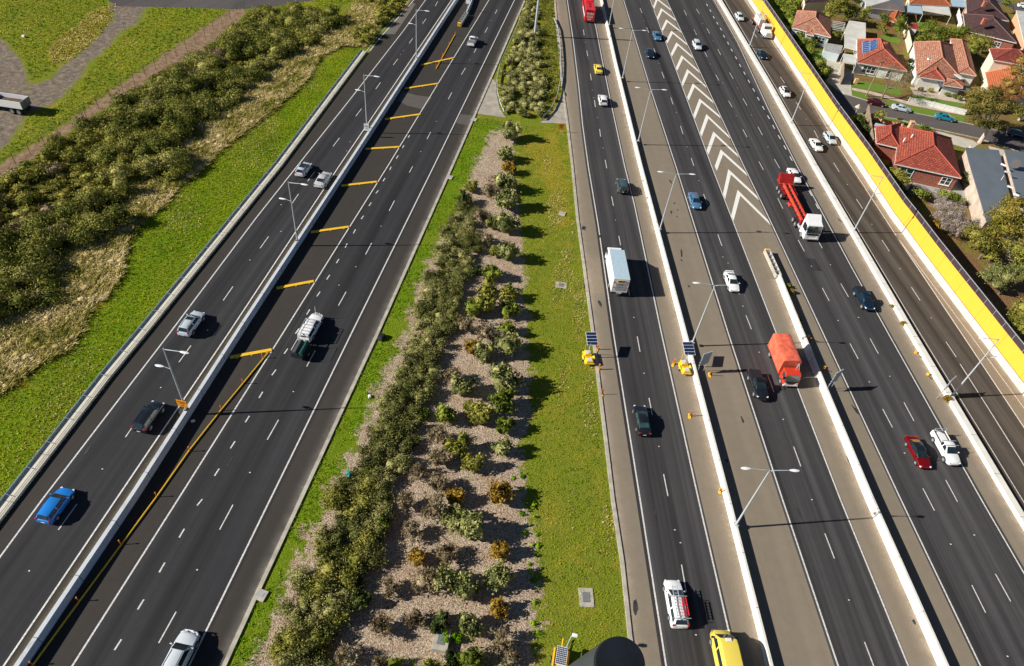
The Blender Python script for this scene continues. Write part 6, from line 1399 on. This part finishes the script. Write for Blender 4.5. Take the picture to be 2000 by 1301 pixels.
sheet('paved_yard', Gs([(1705,285),(1748,322),(1770,370),(1840,392),(1885,400),(1888,380),(1870,350),(1750,322)]), .008, HM['greysheet'])
def ks(pts): 
    P_ = Gs(pts); mb = MB()
    for a, b in zip(P_, P_[1:]):
        v = b - a; mb.box(((a + b) / 2) + Vector((0, 0, .06)), (v.length + .05, .18, .14), rz=math.atan2(v.y, v.x))
    o = mb.build('kerb', MA['kerb']); o['kind'] = 'structure'
ks([(1647,184),(1662,187.5),(1722,205.5),(1782,220.5),(1885,240.5),(2000,266.5)]); ks([(1675,222),(1750,233),(1825,252),(1912,271),(2000,300)])

house('small salmon-tiled house with pale blue walls nearest the yellow wall at the top', [(1556.5,21),(1622.5,36),(1623,73),(1546.6,54)], 2.9, 'salmon', 'bluewhite', 25, [(2, .22, 1.5, 2.6, 1.5, 3), (2, .78, 1.5, 1.8, 1.4, 2)], [([(1575,52),(1592,56),(1590,70),(1573,66)], 2.75, 'salmon', 20)])
t, o_, P_, cen = house('red-tiled house with blue solar panels on its left slope', [(1674,76.5),(1738,84),(1772,139),(1674,122)], 2.9, 'red', 'white', 25, [(2, .72, 1.5, 3.0, 1.6, 3), (2, .3, 1.4, .9, 2.0, 1)])
# solar panels lie on the left slope
A_, D_ = G(1674, 76.5, 2.9) - o_, G(1674, 122, 2.9) - o_
rf = [c for c in t.children if c.name.startswith('roof')][0]
def slope_patch(rf_, a, b, c, d, lift, fi=None):
    me_ = rf_.data; best = None
    for f in me_.polygons:
        n_ = f.normal
        if n_.x < -.2 or fi is not None and f.index == fi: best = f
    return best
f_ = min(rf.data.polygons, key=lambda f: f.normal.x)
def onslope(f, px, py, lift=.08):
    "point where the photo's view ray meets roof face f"
    v = (fw * FPX + rt * (px - 1000) - up * (py - 650.5)); p0 = f.center + o_; n_ = f.normal; cpos = Vector((0, 0, CAM_H))
    s = (p0 - cpos).dot(n_) / v.dot(n_); return cpos + v * s - o_ + n_ * lift
for k in range(2):
    x0, x1 = (1684, 1698) if k == 0 else (1699, 1713)
    ya, yb = ((81, 104), (80.5, 100))[k]; yc, yd = ((80, 102), (77.5, 94))[k]
    mb = MB(); mb.quad(onslope(f_, x0, ya + 1), onslope(f_, x1, yc), onslope(f_, x1, yd), onslope(f_, x0, yb)); mb.build('solar_array', plain('array_frame', (.55, .62, .70, 1), .4), t, recalc=False)
    for j in range(6):
        s0, s1 = (j + .08) / 6, (j + .92) / 6
        def L2_(xx, a, b, s_): return onslope(f_, xx, a + (b - a) * s_, .11)
        mb = MB(); mb.quad(L2_(x0 + .5, ya + 1, yb, s0), L2_(x1 - .5, yc, yd, s0), L2_(x1 - .5, yc, yd, s1), L2_(x0 + .5, ya + 1, yb, s1)); mb.build('solar_panel', plain('blue_cells', (.02, .07, .22, 1), .25), t, recalc=False)
chimney(t, o_, 1730, 84, 5.3, 'brick', 1.0)
t, o_, P_, cen = house('large salmon-tiled house with a grey upper slope and skylight', [(1784.5,82),(1862,88),(1876,152),(1790,147)], 2.9, 'salmon', 'white', 24, [(2, .72, 1.5, 2.8, 1.5, 3)], [([(1856,76),(1890,81),(1907,148),(1872,142)], 3.0, 'salmon', 22), ([(1812,110),(1850,114),(1846,158),(1796,150)], 2.95, 'red', 24), ([(1846,152),(1885,158),(1881,172),(1842,166)], 2.6, 'salmon', 12)])
c = G(1816, 116, 4.5) - o_; MB().box(c, (1.0, .8, .35)).build('skylight', HM['fascia'], t, bevel=.04); MB().box(c + Vector((0, 0, .18)), (.6, .5, .04)).build('skylight_glass', MA['glass'], t)
c = G(1874, 150, 3.8) - o_; MB().box(c, (1.2, 2.6, .12), rz=.3).build('solar_heater', HM['sheet'], t)
c = G(1868, 176, .02) - o_; MB().box(G(1868, 172, 2.0) - o_, (8.5, 2.2, .12), rz=-.13).build('verandah_awning', HM['zinc'], t)
t, o_, P_, cen = house('brown-tiled house at the very top right, behind its twin', [(1886,-12),(1948,4),(1971,41),(1888,27)], 3.0, 'brown', 'peach', 24); chimney(t, o_, 1925, 3, 6.6)
t, o_, P_, cen = house('brown-tiled house with red chimney, in front of its twin', [(1881,27),(1966,46),(1986,84),(1886,60)], 3.0, 'brown', 'brick', 24, [(2, .3, 1.4, 1.6, 1.2, 2)]); chimney(t, o_, 1924, 37, 6.6)
t, o_, P_, cen = house('bright red-tiled brick house below the side street', [(1756,248),(1858,270),(1878,348),(1748,320)], 3.2, 'bright', 'brick', 25, [(2, .80, 1.7, 2.6, 1.8, 2), (2, .15, 1.7, 1.8, 1.5, 2)], [([(1709,248),(1760,240),(1758,290),(1712,279)], 3.1, 'bright', 22)])
chimney(t, o_, 1783, 238, 4.6, 'peach', 4.4)
for x, y in ((1782, 265), (1767, 272), (1826, 272), (1834, 275)): MB().tube([G(x, y, 4.6) - o_ - Vector((0, 0, .6)), G(x, y, 4.6) - o_ + Vector((0, 0, .3))], .14, 8).build('roof_vent', HM['fascia'], t)
house('two-storey cream house with red roof at the right edge', [(1932,95),(2010,104),(2018,130),(1940,117)], 5.8, 'dkred', 'cream', 24, [(2, .2, 4, 1.5, 1.2, 2)])
house('orange-tiled cream house partly hidden by the gum tree', [(1924,142),(1985,125),(2030,190),(1938,200)], 3.0, 'orange', 'cream', 24)
house('orange-tiled house at the top edge with pale lean-to roof', [(1775,-16),(1850,-10),(1858,12),(1776,8)], 3.0, 'orange', 'cream', 22)
house('grey sheet-roofed house with gables at the top edge', [(1686,-14),(1762,-8),(1768,22),(1692,14)], 3.0, 'greysheet', 'bluewhite', 22, gable=True)
house('small orange-roofed outbuilding left of the dark yard', [(1743,20),(1763,24),(1755,45),(1733,40)], 2.4, 'orange', 'brick', 18)
house('dark-roofed house behind trees at the top, left of the grey gables', [(1568,-22),(1645,-14),(1648,2),(1572,6)], 3.0, 'brown', 'cream', 22)
house('peach-walled house at the top right corner with grey roof', [(1985,20),(2040,26),(2050,80),(2002,90)], 3.2, 'greysheet', 'peach', 12)
def flatroof(label, px, z, roof, wall_, name='house', posts=False, cat='house', thick=.18):
    C_ = [G(x, y, z) for x, y in px]; org = Vector((C_[0].x, C_[0].y, 0)); t = thing(name, label, cat, org); L_ = [c - org for c in C_]
    mb = MB(); mb.loft([L_, [p - Vector((0, 0, thick)) for p in L_]], closed=True, caps=True); mb.build('roof', HM[roof], t)
    if posts:
        for p in L_: MB().tube([p - Vector((0, 0, .1)), Vector((p.x, p.y, 0))], .06, 6).build('post', HM['fascia'], t)
    else:
        mb = MB(); cen = sum(L_, Vector()) / len(L_)
        Q = [p.lerp(Vector((cen.x, cen.y, p.z)), .04) for p in L_]; mb.loft([[Vector((q.x, q.y, 0)) for q in Q], [q - Vector((0, 0, thick - .01)) for q in Q]], closed=True, caps=False); mb.build('wall', HM[wall_], t)
    return t, org
t, o_ = flatroof('long flat grey-roofed building at the right edge with louvred side', [(1886,288),(1951,293),(1973,384),(1968,412),(1928,434),(1906,360),(1893,316)], 3.4, 'zinc', 'path')
for i in range(12): MB().box(G(1900 + i * 2.6, 335 + i * 8, 2.4) - o_ + Vector((-.5, 0, 0)), (.3, .5, 1.4), rz=.3).build('louvre', HM['sheet'], t)
MB().tube([G(1955, 352, 4.5) - o_, G(1961, 343, 5.2) - o_], .05, 5).build('pipe', HM['fascia'], t)
t, o_ = flatroof('second grey-roofed building beside it, cut by the right edge', [(1962,293),(2060,302),(2070,440),(1992,400)], 3.6, 'zinc', 'path')
for x, y in ((1960, 322), (1968, 336), (1973, 365), (1985, 380)): MB().box(G(x, y, 4.9) - o_, (1.0, .3, .25), rz=R.random() * 3).build('roof_fitting', HM['fascia'], t)
MB().tube([G(1984, 320, 4.7) - o_, G(1984, 320, 4.9) - o_], .9, 12).build('roof_fan', plain('dark_fan', (.08, .07, .07, 1)), t)
flatroof('pale L-shaped carport roof left of the solar-panel house', [(1659,40),(1691,44.5),(1691,78),(1673,98),(1649.5,92),(1650,62)], 2.7, 'sheet', 'cream', 'carport', True, 'carport')
flatroof('small pale carport roof at the driveway, below the L-shaped one', [(1648,104.5),(1672.6,108),(1672,126),(1647,122)], 2.7, 'sheet', 'cream', 'carport', True, 'carport')
flatroof('grey shed roof at the head of the driveway', [(1612.6,83.6),(1646.7,89),(1641,104),(1610,96)], 2.3, 'greysheet', 'bluewhite', 'shed', False, 'shed')
flatroof('pale sheet lean-to in front of the top orange house', [(1800,3),(1853,12),(1858,30),(1803,20)], 2.7, 'sheet', 'cream', 'lean_to', True, 'lean-to')
flatroof('blue sheet lean-to left of the pale one', [(1773,7),(1799,11),(1803,27),(1773,23)], 2.6, 'bluesheet', 'cream', 'lean_to', True, 'lean-to')
flatroof('blue-grey sheet roof right of the pale lean-to', [(1858,-6),(1884,-2),(1886,14),(1858,12)], 2.6, 'bluesheet', 'cream', 'lean_to', True, 'lean-to')
flatroof('small red-roofed garden shed', [(1777,46),(1794,48),(1792,56),(1776,53)], 2.0, 'redroof', 'white', 'shed', False, 'shed')
flatroof('narrow pale lean-to on the end of the bright red house', [(1711,240),(1742,247),(1740,254),(1710,248)], 2.6, 'bluesheet', 'peach', 'lean_to', True, 'lean-to')
# pergola
c0 = [G(x, y, 2.5) for x, y in ((1625, 41), (1651, 45), (1650, 61), (1624, 57))]; org = c0[0].copy(); org.z = 0; t = thing('pergola', 'white slatted pergola between the small house and the carport', 'pergola', org)
for k in range(6):
    a, b = c0[0].lerp(c0[3], k / 5) - org, c0[1].lerp(c0[2], k / 5) - org; MB().tube([a, b], .09, 4).build('rafter', HM['fascia'], t)
for p in c0: MB().tube([p - org, Vector((p.x - org.x, p.y - org.y, 0))], .07, 5).build('post', HM['fascia'], t)
def fence(label, px, h, mat, name='garden_fence', th=.08, posts=True):
    P_ = Gs(px); org = P_[0]; t = thing(name, label, 'fence', org); mb = MB()
    for a, b in zip(P_, P_[1:]):
        v = b - a; mb.box((a + b) / 2 - org + Vector((0, 0, h / 2)), (v.length, th, h), rz=math.atan2(v.y, v.x))
    mb.build('panel', HM[mat], t)
    if posts:
        for p in resample(P_, 2.6): MB().box(p - org + Vector((0, 0, h / 2 + .05)), (.14, .14, h + .1)).build('post', HM[mat], t)
fence('timber fence between the driveway and the carport', [(1645,102),(1641,165)], 2.0, 'timber'); fence('timber side fence left of the bright red house, by the street', [(1689,222),(1694,262),(1698,290)], 2.2, 'timber')
fence('grey paling fence below the bright red house', [(1770,378),(1800,388),(1840,402)], 2.0, 'greytimber'); fence('white front fence of wide panels beside the teal car', [(1773,200),(1800,204),(1884,224)], 1.2, 'fascia', 'front_fence', .06)
fence('pale boundary wall right of the bright red house', [(1886,300),(1900,345),(1932,440)], 1.8, 'cream'); fence('cream boundary wall behind the solar-panel house', [(1763,58),(1768,80),(1773,104)], 2.4, 'cream')
fence('white boundary wall left of the brown-tiled twins', [(1866,32),(1872,60)], 2.2, 'white'); fence('dark timber fence along the back gardens', [(1650,30),(1690,36)], 1.8, 'greytimber')
fence('cream low wall in front of the bright red house', [(1702,232),(1722,240),(1760,250)], .9, 'peach')
# timber power pole
c = G(1691, 188); t = thing('power_pole', 'timber power pole on the verge behind the maroon car', 'pole', c); MB().tube([(0, 0, 0), (0, 0, 8.6)], .15, 8, .10).build('pole', HM['timber'], t); MB().box((0, 0, 8.2), (1.8, .12, .14), rz=.4).build('crossarm', HM['timber'], t)
c = G(1670, 163); t = thing('letterbox', 'pale brick letterbox on the lawn corner', 'letterbox', c); MB().box((0, 0, .6), (.8, .6, 1.2)).build('pillar', HM['peach'], t, bevel=.03)
c = G(1670, 222); t = thing('garden_umbrella', 'pale folded market umbrella in the wall shadow at the street end', 'umbrella', c); MB().tube([(0, 0, 0), (0, 0, 2.2)], .04, 5).build('pole', HM['fascia'], t); MB().tube([(0, 0, 1.5), (0, 0, 2.3)], .7, 8, .05).build('canopy', HM['path'], t)
# trees
def tree(label, base, crown, leafm, leaf=.2, dens=15, trunk=.25, bark='bark', name='tree', core=.5, spiky=0, asp=.55, group='garden and street trees'):
    b = G(*base); t = thing(name, label, 'tree', b, 0, group); bl = []
    for (x, y, z, r_) in crown:
        p = G(x, y, z) - b; bl.append((p.x, p.y, max(z, r_ * .5), r_, r_ * .95, r_ * .72))
    foliage('crown', bl, leaf, dens, leafm, parent=t, core=core, clumps=16, spiky=spiky, asp=asp, rs=np.random.RandomState(int(base[0])))
    zt = min(q[2] for q in bl) * .6; mb = MB(); f0 = Vector((0, 0, max(.6, zt))); tr_ = trunk
    mb.tube([(0, 0, -.1), f0 * .5 + Vector((.05, .05, 0)), f0], [tr_ * 1.15, tr_ * .9, tr_ * .75], 8)
    for q in bl[:10]: e = Vector(q[:3]); mid = f0.lerp(e, .5) + Vector((0, 0, -.2)); mb.tube([f0, mid, e], [tr_ * .55, tr_ * .35, tr_ * .12], 6)
    mb.build('trunk', MA[bark], t, True); return t
tree('big spreading gum tree leaning over the side street', (1913,279), [(1925,190,7.5,3.2),(1905,195,7,2.6),(1945,185,8,2.8),(1900,215,6,2.4),(1930,215,6.5,2.8),(1955,210,6.5,2.4),(1912,240,5,2.2),(1935,245,5,2.0),(1968,205,6.5,2.2),(1895,185,6.5,2.0),(1985,215,6,2.0)], foliage_mat('gum_leaves', [(.05,.05,.012),(.13,.12,.025),(.24,.20,.05),(.36,.26,.08)], .25), .17, 17, .45, 'palebark')
tree('second gum crown with orange tinge at the right edge', (1990,235), [(1985,140,8,2.6),(2000,160,7.5,2.8),(1970,165,7,2.2),(1995,120,8,2.2),(1980,180,6.5,2.0)], foliage_mat('gum_orange', [(.07,.05,.012),(.17,.12,.03),(.30,.19,.05),(.42,.26,.08)], .25), .17, 14, .3, 'palebark')
tree('bare brownish street tree behind the maroon car', (1722,192), [(1745,140,5,2.2),(1765,150,4.8,2.4),(1735,155,4.2,1.8),(1772,168,4,2.0),(1755,165,4.2,2.0)], FM['brown'], .16, 15, .22, 'bark', core=0, spiky=1, asp=.25)
tree('olive tree pressed against the wall beside the bright red house', (1755,372), [(1752,340,3.2,1.9),(1762,352,2.8,1.7),(1748,356,2.4,1.5)], FM['olive'], .15, 22)
tree('pale dry grey tree below the paling fence', (1850,452), [(1858,415,3,2.6),(1870,430,2.8,2.2),(1842,428,2.6,1.9),(1860,447,2.2,2.0),(1836,405,2.4,1.7),(1885,445,2.0,1.5)], FM['grey'], .20, 34, .2, core=.35, spiky=1, asp=.2)
tree('bright olive bush between the grey dry tree and the wall', (1832,448), [(1836,422,2.2,1.2),(1830,440,1.8,1.2)], FM['rust'], .13, 26, .12, name='bush')
tree('large yellow-olive gum at the right edge with pale trunk', (1966,500), [(1968,418,7,2.9),(1950,430,6.5,2.5),(1988,430,6.5,2.6),(1960,448,6,2.5),(1975,400,7,2.2),(1995,455,5.5,2.4),(1945,455,5.2,2.0),(2002,400,7,2.0)], foliage_mat('gum_yellow', [(.055,.055,.010),(.15,.14,.02),(.28,.23,.04),(.42,.31,.07)], .25), .17, 18, .35, 'palebark')
tree('olive tree left of the large yellow-olive gum', (1912,505), [(1905,458,4.5,2.2),(1920,472,4.2,2.2),(1905,480,3.8,1.8),(1925,488,3.4,1.7)], foliage_mat('gum_olive', [(.045,.05,.010),(.12,.125,.02),(.22,.20,.04),(.34,.28,.06)], .3), .16, 19, .2)
tree('dark olive tree below the large gum', (1950,520), [(1948,480,3.5,1.8),(1990,490,4.5,2.6),(1935,500,2.8,1.6),(2000,510,3.8,2.2)], FM['olive'], .16, 18, .2)
tree('grey-green feathery shrub tree in the leaf litter', (1950,575), [(1950,530,3.2,2.3),(1930,540,2.6,1.9),(1970,540,3,2.2),(1948,555,2,1.9),(1985,530,2.6,1.9)], FM['sage'], .16, 17, .15, spiky=0, asp=.3)
tree('bright olive tree at the right edge beside the wall top', (1995,665), [(1990,622,3,2.2),(2005,640,2.8,2.2),(1978,640,2.2,1.6),(2000,600,2.8,1.8)], FM['olive'], .15, 20, .2)
for lab, base, cr, m_ in (('tall dark green tree, leftmost of the back-garden row', (1812,86), [(1810,60,4,2.6),(1805,75,3,2.2),(1818,50,4.2,2.2)], 'green'), ('dark green tree second from left in the back-garden row', (1838,88), [(1838,62,3.8,2.6),(1832,76,2.8,2.2),(1848,70,3,2.2)], 'green'),
        ('dark green tree third from left in the back-garden row', (1866,84), [(1862,64,3.6,2.4),(1872,72,3,2.2),(1880,62,3.4,2.4)], 'green'), ('grey-olive tree at the right end of the back-garden row', (1912,108), [(1915,82,4,2.9),(1905,92,3.2,2.4),(1928,92,3.2,2.4),(1900,78,3.4,2.0)], 'olive'),
        ('rounded green tree at the top beside the grey gables', (1692,42), [(1690,24,3.6,2.2),(1685,34,2.6,1.8)], 'olive'), ('dark tree between the pergola and the rounded green tree', (1668,36), [(1668,22,3.4,2.4),(1660,30,2.8,2.0)], 'dark'),
        ('large olive tree at the top behind the small salmon house', (1635,28), [(1640,5,5,3.2),(1628,14,4,2.6),(1650,18,4,2.4),(1620,28,3,2.2)], 'olive'), ('slender green tree in the dark yard', (1757,68), [(1757,48,3.2,1.8),(1752,58,2.4,1.6),(1763,38,3.4,1.6)], 'green'),
        ('green bush on the lawn behind the carport', (1723,64), [(1722,55,1.8,1.5),(1728,58,1.4,1.2)], 'olive'), ('round clipped olive bush at the street corner', (1720,240), [(1720,226,2.0,1.6)], 'olive'), ('small reddish bush on the narrow verge', (1757,240), [(1757,232,1.4,.9)], 'brown'),
        ('low round green bush by the footpath', (1810,258), [(1808,252,.9,1.4)], 'green'), ('leafy green shrub, left of the pair under the red house', (1798,388), [(1798,376,1.6,1.5),(1806,382,1.2,1.2)], 'green'), ('leafy green shrub, right of the pair under the red house', (1850,392), [(1842,380,1.6,1.6),(1856,384,1.5,1.5),(1870,388,1.3,1.4)], 'green'),
        ('dark shrub in the wall shadow at the street end', (1685,240), [(1680,235,1.6,1.6),(1690,250,1.6,1.4)], 'dark'), ('bright green shrub right of the gum tree', (1985,222), [(1992,222,2,1.8)], 'green')):
    tree(lab, base, cr, FM[m_], .17, 18, .16)
for lab, base, cr, m_ in (('dark green garden tree between the brown-tiled twins and the cream house', (1905,112), [(1898,100,2.6,1.8),(1890,92,2.4,1.6)], 'green'), ('small olive tree beside the red garden shed', (1772,62), [(1770,55,2.4,1.3)], 'olive'), ('dark bushy tree in the gap left of the salmon house with skylight', (1779,128), [(1778,120,2.0,1.2),(1779,132,1.6,1.1)], 'dark'),
        ('green tree beside the orange outbuilding', (1728,44), [(1726,34,2.6,1.6),(1730,42,2,1.3)], 'green'), ('olive shrub tree at the top behind the driveway shed', (1605,78), [(1635,68,2.2,1.5)], 'olive'), ('leafy tree in the back lane at the top right', (1962,12), [(1966,6,3,1.7)], 'green'), ('dark shrub tree right of the bright red house', (1888,352), [(1887,344,1.8,1.3),(1890,356,1.5,1.2)], 'dark'),
        ('olive shrub below the driveway lawn, nearest the wall', (1606,150), [(1604,142,2,1.4),(1598,130,2,1.4)], 'olive'), ('dark green tree at the very top, right of the olive one', (1668,6), [(1668,-4,3,2.0),(1676,2,2.6,1.6)], 'dark')):
    tree(lab, base, cr, FM[m_], .16, 22, .14)
for i, (x, y, k) in enumerate([(1612,88,'rust'),(1797,178,'olive'),(1815,180,'olive'),(1848,188,'green'),(1862,192,'green'),(1872,196,'sage')]):
    c = G(x, y); o = link('shrub', PROTO[(k, i % 3)]); o.location = (c.x, c.y, 0); o.scale = (.9, .9, .9)
    tag(o, '%s garden shrub by a front wall, %s from the left' % (k if k not in ('rust', 'sage') else {'rust': 'orange-flowered', 'sage': 'grey-green'}[k], ordn(i)), 'shrub', 'shrubs in the front gardens')
mass('creeper_hedge', 'dense dark green hedge and creeper growing behind the yellow wall', [(1515,-40),(1560,-30),(1610,0),(1560,14),(1545,30),(1545,60),(1560,78),(1580,90),(1590,115),(1608,140),(1614,160),(1608,158),(1560,90),(1525,30)], 1.8, (1.2, 2.0), (1.4, 2.8), .18, 14, FM['green'], 31)
mass('creeper_hedge', 'low dark undergrowth in the shadow of the wall below the street', [(1668,235),(1690,240),(1700,290),(1725,320),(1745,355),(1770,395),(1790,420),(1775,405),(1730,340),(1690,280)], 1.6, (.8, 1.3), (.6, 1.4), .15, 14, FM['dark'], 32)
